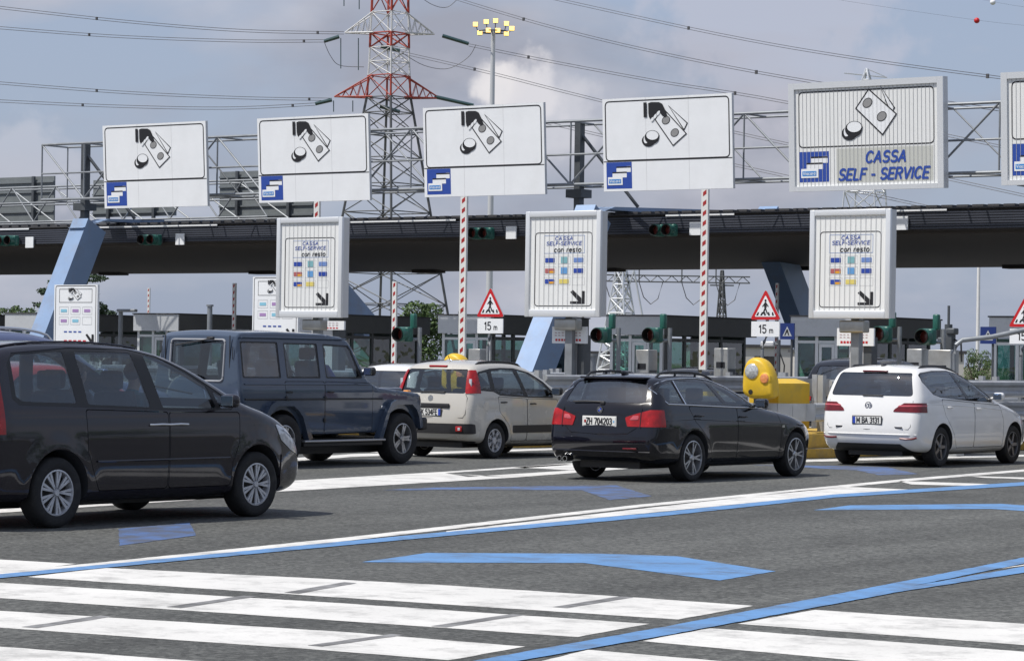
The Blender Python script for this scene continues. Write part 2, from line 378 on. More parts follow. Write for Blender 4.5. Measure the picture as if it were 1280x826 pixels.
# ------------------------------------------------------------------ car bodies
def smoothstep(a, b, x):
    t = np.clip((x-a)/(b-a), 0, 1); return t*t*(3-2*t)
class Body:
    """A closed car body: side silhouette, half width by height, rounded edges. All shapes cut from it stay on its surface."""
    def __init__(s, outline, widths, r=.10, xr=None, xf=None, tr=.05, tf=.16, lr=.35, lf=.8, sharp=None, bulge=(.035, .05, .06), flare=None, n=110, shoulder=0.0):
        s.ctrl = outline if area(outline) > 0 else outline[::-1]
        s.z, s.w = zip(*widths); s.r = r; s.sharp = sharp; s.n = n; s.bulge = bulge; s.flare = flare; s.shoulder = shoulder
        s.xr = min(p[0] for p in outline); s.xf = max(p[0] for p in outline); s.tr, s.tf, s.lr, s.lf = tr, tf, lr, lf
        s._b = {}
    def halfw(s, P):
        z = P[:, 1]; w = (np.interp(z-.03, s.z, s.w)+np.interp(z, s.z, s.w)+np.interp(z+.03, s.z, s.w))/3
        x = P[:, 0]
        w = w - s.tf*np.clip((x-(s.xf-s.lf))/s.lf, 0, 1)**2.2 - s.tr*np.clip(((s.xr+s.lr)-x)/s.lr, 0, 1)**2
        if s.flare:
            for (cx, cz, rad, amp) in s.flare:
                d = np.hypot(x-cx, z-cz); w = w + amp*np.exp(-((d-rad)/.09)**2)*(z < cz+rad+.1)
        return w
    def solid(s, inset=0.0):
        key = round(inset, 4)
        if key in s._b: return s._b[key].copy()
        n0 = s.n; me = None
        for k in (0, 1, -1, 3, -3, 5, 7, -5, 9, 11):
            s.n = n0+k; me, bad = s._solid(inset)
            if not bad: break
        if bad: print('non-manifold body', inset, bad)
        s.n = n0; s._b[key] = me
        return me.copy()
    def _solid(s, inset):
        c = offset(s.ctrl, -inset) if inset else s.ctrl
        if s.sharp: c = rounded(c, s.sharp, 5)
        else: c = chaikin(c, 3)
        O = resample(list(c), s.n); n = s.n
        if area([tuple(q) for q in O]) < 0: O = O[::-1]
        r = max(.012, s.r-inset)
        # points inside the outline: rings that follow the rounded edge, then a grid
        cand = []
        T = np.roll(O, -1, 0)-np.roll(O, 1, 0); T /= np.hypot(*T.T)[:, None]; N = np.c_[-T[:, 1], T[:, 0]]   # inward for CCW
        pts = []
        for fr in (.05, .18, .4, .7, 1.0):
            q = O + N*(r*fr); ok = inside(O, q); q = q[ok]; d = dist_to(O, q); pts.append(q[d > r*fr*.93])
        x0, z0 = O.min(0); x1, z1 = O.max(0)
        gx, gz = np.meshgrid(np.arange(x0+.02, x1, .055), np.arange(z0+.02, z1, .045)); g = np.c_[gx.ravel(), gz.ravel()]
        g = g[inside(O, g)]; g = g[dist_to(O, g) > r*1.12]; pts.append(g)
        I = np.vstack(pts)
        V = [Vector(q) for q in O]+[Vector(q) for q in I]
        res = geometry.delaunay_2d_cdt(V, [(i, (i+1) % n) for i in range(n)], [], 1, 1e-6, True)
        v2, f2, ov = res[0], res[2], res[3]
        A = np.array([tuple(q) for q in v2]); d = dist_to(O, A)
        idx = {}
        for k, o in enumerate(ov):
            for j in o:
                if j < n: idx[j] = k
        for j in idx: d[idx[j]] = 0
        w = s.halfw(A)-inset; dd = np.clip(r-d, 0, r); y = w-(r-np.sqrt(np.maximum(r*r-dd*dd, 0)))
        wO = s.halfw(O)-inset-r
        verts = []; faces = []
        K = len(A)
        cen = np.array([A[list(f)].mean(0) for f in f2]); okf = inside(O, cen); f2 = [tuple(f) for f, k in zip(f2, okf) if k]
        bmap = {idx[j]: j for j in idx}
        for _ in range(6):   # drop slivers that lie on the wrong side of nearly straight stretches
            cnt = {}
            for f in f2:
                for a, b in ((f[0], f[1]), (f[1], f[2]), (f[2], f[0])): cnt.setdefault((min(a, b), max(a, b)), []).append(f)
            drop = set()
            for j in range(n):
                a, b = idx[j], idx[(j+1) % n]; fs = cnt.get((min(a, b), max(a, b)), [])
                if len(fs) > 1: drop.add(min(fs, key=lambda f: abs((A[f[1]][0]-A[f[0]][0])*(A[f[2]][1]-A[f[0]][1])-(A[f[2]][0]-A[f[0]][0])*(A[f[1]][1]-A[f[0]][1]))))
            if not drop: break
            f2 = [f for f in f2 if f not in drop]
        # top skin rows
        rows = 10; nz = -N[:, 1]; nx = -N[:, 0]
        bul = np.where(nz > .3, s.bulge[0], 0)*np.clip(nz, 0, 1) + np.where(nx > 0, s.bulge[2], s.bulge[1])*np.clip(np.abs(nx), 0, 1)**2*(O[:, 1] > z0+.08)
        base = []
        for rr in range(rows+1):
            t = -1+2*rr/rows; base.append(len(verts))
            off = bul*(1-t*t)
            for j in range(n): verts.append((O[j, 0]-N[j, 0]*off[j], t*wO[j], O[j, 1]-N[j, 1]*off[j]))
        for rr in range(rows):
            for j in range(n):
                a, b = base[rr], base[rr+1]; faces.append((a+j, a+(j+1) % n, b+(j+1) % n, b+j))
        for sgn, edge in ((-1, base[0]), (1, base[-1])):
            m = {}
            for k in range(K):
                if k in bmap: m[k] = edge+bmap[k]
                else: m[k] = len(verts); verts.append((A[k, 0], sgn*y[k], A[k, 1]))
            for f in f2: faces.append(tuple(m[i] for i in (f if sgn > 0 else f[::-1])))
        me = bpy.data.meshes.new('solid'); me.from_pydata(verts, [], faces)
        bm = bmesh.new(); bm.from_mesh(me); bmesh.ops.recalc_face_normals(bm, faces=bm.faces[:])
        if bm.calc_volume() < 0: bmesh.ops.reverse_faces(bm, faces=bm.faces[:])
        bad = sum(1 for e in bm.edges if not e.is_manifold)
        bm.to_mesh(me); bm.free()
        return me, bad

def yprism(poly, a=.3, b=1.3, side=0):
    """side-view polygon (x, z); side 0 = through both flanks, -1 right, 1 left"""
    m = MB()
    if side <= 0: m.prism(poly, 'y', -b, -a)
    if side >= 0: m.prism(poly, 'y', a, b)
    return m.mesh('prism')
def xprism(poly, a, b):
    return MB().prism(poly, 'x', a, b).mesh('prism')

def wheel(car, x, y, rad, style, width=.2, rim_r=.2):
    """wheel > tyre is the part's own mesh, rim and hub are sub-parts; outer face towards |y|"""
    o = -1 if y < 0 else 1
    t = MB(); w = width/2; q = rad
    prof = [(rim_r*.98, -w*.86), (rim_r*1.06, -w*.98), (q*.86, -w*1.03), (q*.955, -w*.93), (q, -w*.70), (q, w*.70), (q*.955, w*.93), (q*.86, w*1.03), (rim_r*1.06, w*.98), (rim_r*.98, w*.86)]
    t.lathe(prof, 'y', n=40, close=True)
    wo = t.build('wheel', M['rubber'], car, 40); wo.location = (x, y, rad)
    f = w*.80*o   # outer face
    def S(a, b): return (a, b*o)
    b = MB(); b.lathe([(0.001, -.01*o), (rim_r*.99, -.01*o), (rim_r*.99, .01*o), (.001, .01*o)], 'y', n=28); b.build('brake_disc', M['brake'], wo, 40)
    rim = MB()
    rim.lathe([S(rim_r*.99, -w*.8), S(rim_r*.99, w*.90), S(rim_r*.93, w*.92), S(rim_r*.90, w*.72), S(rim_r*.92, -w*.8)], 'y', n=40, close=True)
    def spokes(n, r0, r1, w0, w1, depth=.016, twist=0.0, phase=0.0, f0=None, f1=None):
        for k in range(n):
            a = 2*math.pi*k/n+phase; ca, sa = math.cos(a), math.sin(a); ca2, sa2 = math.cos(a+twist), math.sin(a+twist)
            F0 = f if f0 is None else f0*o; F1 = f if f1 is None else f1*o
            vs = []
            for (rr, ww, c1, s1, FF) in ((r0, w0, ca, sa, F0), (r1, w1, ca2, sa2, F1)):
                for yy in (FF, FF-depth*o):
                    for e in (-1, 1): vs.append((rr*c1-e*ww/2*s1, yy, rr*s1+e*ww/2*c1))
            rim.add(vs, [(0, 1, 5, 4), (2, 6, 7, 3), (0, 4, 6, 2), (1, 3, 7, 5), (0, 2, 3, 1), (4, 5, 7, 6)])
    hub = MB(); hm = 'hubcap'
    m = 'alloy'
    if style == 'ten':      # plastic cover with ten paired blades
        m = 'hubcap'; spokes(9, .03, rim_r*.96, .012, .030, twist=.115); spokes(9, .03, rim_r*.96, .012, .030, twist=-.115)
        hub.lathe([S(.001, w*.92), S(.028, w*.92), S(.034, w*.7)], 'y', n=18)
    elif style == 'five':
        spokes(5, .05, rim_r*.93, .052, .030, twist=.13); spokes(5, .05, rim_r*.93, .052, .030, twist=-.13)
        hub.lathe([S(.001, w*.95), S(.038, w*.95), S(.05, w*.7)], 'y', n=18)
        for k in range(5):
            a = 2*math.pi*k/5+.6; hub.lathe([S(.001, w*.9), S(.009, w*.9), S(.009, w*.6)], 'y', c=(.055*math.cos(a), 0, .055*math.sin(a)), n=8)
    elif style == 'cover':
        m = 'hubcap'; spokes(7, .045, rim_r*.94, .022, .020, twist=.12); spokes(7, .045, rim_r*.94, .022, .020, twist=-.12)
        spokes(7, .04, rim_r*.6, .04, .02); rim.lathe([S(rim_r*.62, w*.70), S(rim_r*.60, w*.80), S(rim_r*.57, w*.70)], 'y', n=30, close=True)
        hub.lathe([S(.001, w*.9), S(.05, w*.88), S(.055, w*.7)], 'y', n=18)
    elif style == 'v10':
        spokes(5, .04, rim_r*.95, .024, .020, twist=.17); spokes(5, .04, rim_r*.95, .024, .020, twist=-.17)
        hub.lathe([S(.001, w*.92), S(.033, w*.92), S(.05, w*.7)], 'y', n=18)
    elif style == 'dark5':
        m = 'alloy_dark'; spokes(5, .045, rim_r*.95, .055, .045)
        hub.lathe([S(.001, w*.92), S(.033, w*.92), S(.05, w*.7)], 'y', n=18)
    rim.build('rim', M[m], wo, 35); hub.build('hub_cap', M[m], wo, 35)
    return wo

def place_on(B, me, pts, off=.003):
    """BVH helper: points (y, z) looked at from behind"""
    pass

def _arc(cx, cy, rx, ry, a0, a1, n=9): return [(cx+rx*math.cos(R(a0+(a1-a0)*k/n)), cy+ry*math.sin(R(a0+(a1-a0)*k/n))) for k in range(n+1)]
# lettering drawn as strokes: glyph -> (advance, polylines), cap height 1
GL = {
 'A': (.74, [[(.02, 0), (.34, 1), (.66, 0)], [(.13, .33), (.55, .33)]]), 'B': (.68, [[(.06, 0), (.06, 1), (.34, 1)]+_arc(.34, .76, .24, .24, 90, -90)+[(.06, .52)], [(.34, .52)]+_arc(.34, .26, .27, .26, 90, -90)+[(.06, 0)]]),
 'C': (.72, [_arc(.36, .5, .32, .5, 42, 318, 14)]), 'D': (.72, [[(.06, 0), (.06, 1), (.28, 1)]+_arc(.28, .5, .34, .5, 90, -90)+[(.06, 0)]]), 'E': (.62, [[(.56, 1), (.06, 1), (.06, 0), (.56, 0)], [(.06, .52), (.50, .52)]]),
 'F': (.58, [[(.54, 1), (.06, 1), (.06, 0)], [(.06, .52), (.48, .52)]]), 'H': (.72, [[(.06, 0), (.06, 1)], [(.62, 0), (.62, 1)], [(.06, .52), (.62, .52)]]), 'I': (.22, [[(.09, 0), (.09, 1)]]),
 'K': (.68, [[(.06, 0), (.06, 1)], [(.60, 1), (.06, .42)], [(.24, .60), (.62, 0)]]), 'L': (.58, [[(.06, 1), (.06, 0), (.52, 0)]]), 'M': (.84, [[(.06, 0), (.06, 1), (.40, .25), (.74, 1), (.74, 0)]]),
 'R': (.70, [[(.06, 0), (.06, 1), (.34, 1)]+_arc(.34, .75, .25, .25, 90, -90)+[(.06, .50)], [(.34, .50), (.62, 0)]]), 'S': (.68, [_arc(.33, .75, .26, .25, 30, 250, 10)+_arc(.33, .25, .28, .25, 80, -150, 10)]),
 'T': (.62, [[(.02, 1), (.58, 1)], [(.30, 1), (.30, 0)]]), 'V': (.70, [[(.02, 1), (.33, 0), (.64, 1)]]), 'Z': (.64, [[(.05, 1), (.57, 1), (.03, 0), (.59, 0)]]),
 '0': (.62, [_arc(.29, .5, .24, .5, 90, 450, 16)]), '1': (.40, [[(.04, .78), (.24, 1), (.24, 0)]]), '2': (.62, [_arc(.28, .74, .24, .26, 165, -35, 9)+[(.03, 0), (.55, 0)]]), '3': (.62, [_arc(.27, .75, .23, .25, 150, -90, 9)+_arc(.27, .26, .26, .26, 90, -150, 9)]),
 '4': (.64, [[(.42, 0), (.42, 1), (.03, .30), (.58, .30)]]), '5': (.62, [[(.50, 1), (.10, 1), (.07, .55)]+_arc(.27, .31, .26, .31, 110, -145, 9)]), '7': (.60, [[(.03, 1), (.54, 1), (.20, 0)]]), '-': (.40, [[(.04, .42), (.34, .42)]]), ' ': (.34, []),
 'c': (.56, [_arc(.28, .34, .24, .34, 45, 315, 11)]), 'o': (.62, [_arc(.29, .34, .25, .34, 90, 450, 14)]), 'n': (.60, [[(.06, 0), (.06, .68)], [(.06, .42)]+_arc(.28, .42, .22, .26, 170, 0, 7)+[(.50, 0)]]), 'r': (.42, [[(.06, 0), (.06, .68)], [(.06, .42)]+_arc(.26, .44, .20, .24, 170, 60, 5)]),
 'e': (.60, [[(.05, .36), (.51, .36)]+_arc(.28, .34, .24, .34, 5, 315, 12)]), 's': (.54, [_arc(.26, .50, .19, .17, 40, 250, 8)+_arc(.26, .17, .21, .17, 80, -150, 8)]), 't': (.40, [[(.16, .90), (.16, .12), (.32, .02)], [(.02, .66), (.32, .66)]]),
 'm': (.92, [[(.06, 0), (.06, .68)], [(.06, .42)]+_arc(.24, .42, .18, .26, 170, 0, 6)+[(.42, 0)], [(.42, .42)]+_arc(.61, .42, .18, .26, 170, 0, 6)+[(.79, 0)]]),
 'V_': (.7, []), 'i': (.22, [[(.09, 0), (.09, .68)], [(.09, .86), (.09, .95)]]), 'a': (.60, [_arc(.27, .34, .23, .34, 90, 450, 12), [(.50, .68), (.50, 0)]]), 'd': (.62, [_arc(.27, .34, .23, .34, 90, 450, 12), [(.50, 1), (.50, 0)]]),
}
def text(parent, name, txt, c, size, m, axes='xz', bold=0.0, shear=0.0, spacing=1.0, width=None, weight=.17):
    """flat lettering; axes 'xz' reads towards -y from the front, 'rear' reads on a car's tail (seen from -x)"""
    x = 0; segs = []
    for ch in txt:
        adv, pl = GL[ch]
        for p in pl: segs.append([(x+u, v) for u, v in p])
        x += adv+.10*spacing
    tot = x-.10; k = (width/tot) if width else size; h = size; w_ = weight*size*.5
    b = MB(); i = 0
    for p in segs:
        q = [((u-tot/2)*k+shear*(v-.5)*h, (v-.5)*h) for u, v in p]
        for j in range(len(q)-1):
            a, e = Vector(q[j]), Vector(q[j+1]); d = (e-a)
            if d.length < 1e-6: continue
            d.normalize(); nn = Vector((-d.y, d.x))*w_; ex = d*w_*.55; a -= ex; e += ex
            dep = -.00015*(i % 7); i += 1
            vs = []
            for P in (a+nn, a-nn, e-nn, e+nn): vs.append((c[0]+P.x, c[1]+dep, c[2]+P.y) if axes == 'xz' else (c[0]+dep, c[1]-P.x, c[2]+P.y))
            b.add(vs, [(0, 1, 2, 3)])
    me = bpy.data.meshes.new(name); me.from_pydata(b.v, [], b.f)
    return meshobj(name, me, m, parent)

def plate(car, x, z, txt, blue='left', slant=0.0, w=.50, h=.11, y=0.0, frame=True, red=False):
    m = MB(); m.rbox((x-.006, y, z), (.012, w+.03, h+.03), .006); p = m.build('number_plate', M['black'] if frame else M['plate'], car)
    b = MB(); b.box((x-.0145, y, z), (.003, w, h)); b.build('plate_face', M['plate'], p)
    if blue in ('left', 'both'): MB().box((x-.0175, y+w/2-.023, z), (.003, .044, h-.006)).build('blue_band', M['plate_blue'], p)
    if blue in ('right', 'both'): MB().box((x-.0175, y-w/2+.023, z), (.003, .044, h-.006)).build('blue_band', M['plate_blue'], p)
    text(p, 'plate_lettering', txt, (x-.0185, y-(0 if blue == 'both' else .02 if blue == 'left' else 0), z), h*.74, M['ink'], 'rear', width=w*(.74 if blue == 'both' else .80), weight=.20)
    return p

def person(label, loc, shirt, arms='wheel', rotz=0.0, scale=1.0):
    """seated figure facing +x, hips at the origin; one continuous body, hair a child"""
    J = dict(pelvis=((0, 0, .06), .135), waist=((-.03, 0, .24), .125), chest=((-.06, 0, .44), .150), neck0=((-.055, 0, .585), .075), neck=((-.045, 0, .64), .055),
             jaw=((-.01, 0, .70), .068), head=((-.025, 0, .775), .092), crown=((-.035, 0, .84), .070))
    E = [('pelvis', 'waist'), ('waist', 'chest'), ('chest', 'neck0'), ('neck0', 'neck'), ('neck', 'jaw'), ('jaw', 'head'), ('head', 'crown')]
    for s, t in ((-1, 'r'), (1, 'l')):
        hx = (.42, s*.10, .30) if arms == 'wheel' else (.30, s*.12, .12)
        J.update({'sh'+t: ((-.06, s*.18, .53), .070), 'el'+t: ((.08, s*.25, .28), .050), 'wr'+t: ((hx[0]-.03, hx[1]+s*.02, hx[2]), .032), 'ha'+t: ((hx[0]+.05, hx[1], hx[2]+.02), .036),
                  'hip'+t: ((.06, s*.10, .03), .10), 'kn'+t: ((.46, s*.14, .10), .072), 'an'+t: ((.68, s*.13, -.28), .045), 'toe'+t: ((.86, s*.13, -.30), .04)})
        E += [('chest', 'sh'+t), ('sh'+t, 'el'+t), ('el'+t, 'wr'+t), ('wr'+t, 'ha'+t), ('pelvis', 'hip'+t), ('hip'+t, 'kn'+t), ('kn'+t, 'an'+t), ('an'+t, 'toe'+t)]
        for k in range(5):   # fingers, curled forward and down
            b = Vector(J['ha'+t][0]); fy = (k-2)*.017
            if k == 4: p = [b+Vector((.01, -s*.03, .02)), b+Vector((.04, -s*.045, .03))]
            else: L = (.055, .065, .06, .048)[k]; p = [b+Vector((.045, fy, .01)), b+Vector((.045+L*.6, fy, -.005)), b+Vector((.045+L*.7, fy, -.035))]
            prev = 'ha'+t
            for i, q in enumerate(p): nm = f'f{t}{k}{i}'; J[nm] = (tuple(q), .009); E.append((prev, nm)); prev = nm
    J['nose'] = ((.075, 0, .765), .014); E.append(('head', 'nose'))
    for s in (-1, 1): J[f'ear{s}'] = ((-.03, s*.095, .765), .016); E.append(('head', f'ear{s}'))
    names = list(J); me = bpy.data.meshes.new('person'); me.from_pydata([J[n][0] for n in names], [(names.index(a), names.index(b)) for a, b in E], [])
    o = bpy.data.objects.new('t', me); BENCH.collection.objects.link(o)
    sk = o.modifiers.new('s', 'SKIN'); lay = me.skin_vertices[0].data if me.skin_vertices else None
    if lay is None:
        bm = bmesh.new(); bm.from_mesh(me); bm.verts.layers.skin.verify(); bm.to_mesh(me); bm.free(); lay = me.skin_vertices[0].data
    for i, n in enumerate(names): lay[i].radius = (J[n][1], J[n][1]); lay[i].use_root = (n == 'pelvis')
    o.modifiers.new('d', 'SUBSURF').levels = 1
    m2 = evaluated(o); bpy.data.objects.remove(o)
    root = bpy.data.objects.new('person', m2); link(root); m2.shade_smooth()
    m2.materials.clear(); m2.materials.append(M['skin']); m2.materials.append(shirt); m2.materials.append(M['seat'])
    for p in m2.polygons:
        c = p.center; r_hand = min((c-Vector(J['ha'+t][0])).length for t in 'rl')
        p.material_index = 0 if (c.z > .62 or r_hand < .11) else (2 if (c.z < .14 or c.x > .5 or (c.x > .2 and c.z < .2)) else 1)
    root.location = loc; root.rotation_euler = (0, 0, rotz); root.scale = (scale,)*3
    tag(root, label, 'person')
    h = MB(); h.ball((-.045, 0, .80), .105, 16, 10, (1.0, .92, .92)); 
    h.v = [(x, y, z) for x, y, z in h.v]
    hm = h.mesh('hair'); bm = bmesh.new(); bm.from_mesh(hm)
    bmesh.ops.bisect_plane(bm, geom=bm.verts[:]+bm.edges[:]+bm.faces[:], plane_co=(0, 0, .775), plane_no=(.75, 0, -1), clear_outer=True)
    bm.to_mesh(hm); bm.free(); meshobj('hair', hm, M['hair'], root, 60)
    f = MB()
    for s in (-1, 1): f.ball((.060, s*.034, .785), .011)
    f.build('eyes', M['ink'], root); MB().box((.066, 0, .722), (.01, .05, .007)).build('mouth', M['dark_red_lamp'], root)
    return root

def seat(car, x, y, z=.42, head=True, w=.48, tall=.62):
    m = MB(); m.rbox((x+.18, y, z), (.52, w, .16), .05); m.rbox((x-.10, y, z+.08+tall/2), (.14, w, tall), .05, rot=Matrix.Rotation(-.2, 3, 'Y'))
    if head: m.rbox((x-.20, y, z+.08+tall+.10), (.09, .26, .18), .035)
    return m.build('seat', M['seat'], car, 40)

def make_car(S):
    """S: the description of one car; returns the Empty that parents its parts"""
    root = thing(S['name'], S['label'], 'car', (S['pos'][0], S['pos'][1], 0), S['rot'], S.get('group'))
    B = Body(**S['body']); pm = S['paint']
    B0 = B.solid(0)
    bvh = BVHTree.FromPolygons([v.co for v in B0.vertices], [p.vertices for p in B0.polygons])
    def rear(y, z, off=.003):
        h = bvh.ray_cast(Vector((-3, y, z)), Vector((1, 0, 0))); return (h[0].x-off) if h[0] else B.xr
    def flank(x, z, side=-1, off=.003):
        h = bvh.ray_cast(Vector((x, side*2.5, z)), Vector((0, -side, 0))); return (h[0].y+side*off) if h[0] else side*.8
    def top(x, y, off=0):
        h = bvh.ray_cast(Vector((x, y, 4)), Vector((0, 0, -1))); return (h[0].z+off) if h[0] else 1.4
    body = B0.copy()
    cab = S['cabin']
    cav = both(B.solid(.045), MB().prism(cab, 'y', -.95, .95).mesh('c'))
    body = minus(body, cav)
    for d in S['dlo']: body = minus(body, yprism(rounded(d, .03), .2))
    if S.get('rglass'):
        body = minus(body, xprism(rounded(S['rglass'], .05), B.xr-.3, S.get('rg_x', B.xr+.75)))
    if S.get('wshield'):
        body = minus(body, xprism(S['wshield'], S['ws_x'], B.xf))
    ra = S['arch_r']; wb = S['wb']; R0 = S['wheel_r']
    for cx in (0, wb):
        c = MB()
        for s in (-1, 1): c.tube((cx, s*.50, R0+.015), (cx, s*1.3, R0+.015), ra, 44)
        cm = c.mesh('arch')
        body = minus(body, cm)
    # doors: cut out of the body with a narrow gap all round
    for nm, poly in S.get('doors', []):
        for s in (-1, 1):
            if s == 1 and S.get('one_side'): continue
            d = both(body, yprism(rounded(poly, .04), .35, 1.3, s))
            body = minus(body, yprism(rounded(offset(poly, .008), .04), .35, 1.3, s))
            do = meshobj(nm, d, [pm, M['interior']], root, 30)
            _inner(do.data, bvh)
            hx, hz = S['handles'][0 if nm == 'rear_door' else 1]
            y = flank(hx, hz, s, 0)
            h = MB(); k = S.get('handle_w', .09)
            h.path([(hx-k, y-.0*s, hz), (hx-k+.015, y+s*.03, hz), (hx, y+s*.036, hz+.004), (hx+k-.015, y+s*.03, hz), (hx+k, y, hz)], .012, 8)
            h.build('door_handle', M[S.get('handle_m', 'black')] if S.get('handle_m') != 'paint' else pm, do, 40)
    if S.get('tailgate'):
        tg = S['tailgate']; bx = B.xr+.30
        d = both(body, xprism(rounded(tg, .05), B.xr-.3, bx)); body = minus(body, xprism(rounded(offset(tg, .010), .05), B.xr-.3, bx-.01))
        t_ = meshobj('tailgate', d, [pm, M['interior']], root, 30); _inner(t_.data, bvh)
    bo = meshobj('body', body, [pm, M['interior']], root, 30); _inner(bo.data, bvh)
    # dark surround of the side windows, then the panes
    gl_shell = None
    def shell(a, b, pr): return both(minus(B.solid(a), B.solid(b)), pr)
    for s in (-1, 1):
        for d in S['dlo']:
            sur = shell(.006, .030, yprism(rounded(d, .03), .2, 1.3, s))
            for p in S['panes']: sur = minus(sur, yprism(rounded(p, .03), .2, 1.4, s))
            meshobj('window_surround', sur, M[S.get('surround', 'black')], root, 30)
        for i, p in enumerate(S['panes']):
            g = shell(.009, .014, yprism(rounded(offset(p, .006), .03), .2, 1.3, s))
            meshobj('side_window', g, M[S['pane_m'][i]], root, 30)
    if S.get('rglass'):
        g = shell(.007, .012, xprism(rounded(S['rglass'], .05), B.xr-.3, S.get('rg_x', B.xr+.75)-.02)); rg = meshobj('rear_window', g, M[S.get('rg_m', 'glass_dark')], root, 30)
    if S.get('wshield'):
        g = shell(.007, .012, xprism(S['wshield'], S['ws_x']+.01, B.xf)); meshobj('windscreen', g, M['glass_clear'], root, 30)
    # trims and lamps: pieces of the body skin, a few millimetres proud
    for nm, kind, poly, rng, mt, out in S.get('skins', []):
        if kind == 'x': pr = xprism(rounded(poly, .02), *rng)
        elif nm != 'front_bumper':
            for s in (-1, 1): meshobj(nm, shell(-out, .02, yprism(rounded(poly, .02), rng[0], rng[1], s)), M[mt], root, 30)
            continue
        else: pr = yprism(rounded(poly, .02), rng[0], rng[1])
        sk = shell(-out, .02, pr)
        if len(sk.polygons): meshobj(nm, sk, M[mt] if mt != 'paint' else pm, root, 30)
    for xx in (0, wb):
        for s in (-1, 1): wheel(root, xx, s*S['track'], R0, S['rim'], S.get('tyre_w', .21), S['rim_r'])
    # underbody and dark wheel wells
    u = MB(); u.bbox(B.xr+.25, B.xf-.3, -.48, .48, .17, .40); u.build('underbody', M['black'], root)
    # mirrors
    mx, mz = S['mirror']
    for s in (-1, 1):
        y = flank(mx-.05, mz-.02, s, 0); m = MB()
        m.tube((mx, y-s*.02, mz-.02), (mx-.02, y+s*.06, mz), .022, 8)
        m.rbox((mx-.02, y+s*.13, mz+.02), (.11, .19, .13), .045, 4)
        mo = m.build('wing_mirror', M['black'] if S.get('mirror_m') != 'paint' else pm, root, 40)
        MB().rbox((mx-.078, y+s*.13, mz+.02), (.006, .15, .10), .003).build('mirror_glass', M['mirror'], mo)
    # interior
    for (sx, sy, hd) in S['seats']: seat(root, sx, sy, S.get('seat_z', .42), hd)
    dx = S['dash']; i = MB(); i.rbox((dx+.12, 0, S.get('dash_z', .88)), (.42, 1.28, .22), .07); i.build('dashboard', M['interior'], root, 40)
    st = MB(); c = Vector((dx-.20, .37, S.get('dash_z', .88)+.08)); rot = Matrix.Rotation(R(-65), 3, 'Y')
    st.path([c + rot @ Vector((.18*math.cos(a), .18*math.sin(a), 0)) for a in [2*math.pi*k/20 for k in range(21)]], .014, 6, cap=False)
    st.tube(c + rot @ Vector((-.18, 0, 0)), c + rot @ Vector((.18, 0, 0)), .014, 6); st.tube(c, c+Vector((.2, 0, -.08)), .025, 6)
    st.build('steering_wheel', M['black'], root, 40)
    if S.get('rails'):
        for s in (-1, 1):
            x0, x1, ry, ht = S['rails']; n = 12; m = MB()
            pts = [(x0+(x1-x0)*k/n, s*ry, top(x0+(x1-x0)*k/n, s*ry) + ht*min(1, 3.5*math.sin(math.pi*k/n))) for k in range(n+1)]
            pts[0] = (pts[0][0], pts[0][1], pts[0][2]-.02); pts[-1] = (pts[-1][0], pts[-1][1], pts[-1][2]-.02)
            m.path(pts, .017, 8)
            if ht > .04:
                for k in (4, 8): m.tube(pts[k], (pts[k][0], pts[k][1], pts[k][2]-ht-.02), .016, 6)
            m.build('roof_rail', M[S.get('rail_m', 'black')], root, 40)
    ex = S.get('extras')
    if ex: ex(root, rear, flank, top, B)
    return root
def _inner(me, bvh):
    for p in me.polygons:
        h = bvh.find_nearest(p.center)
        if h[3] is not None and h[3] > .012: p.material_index = 1

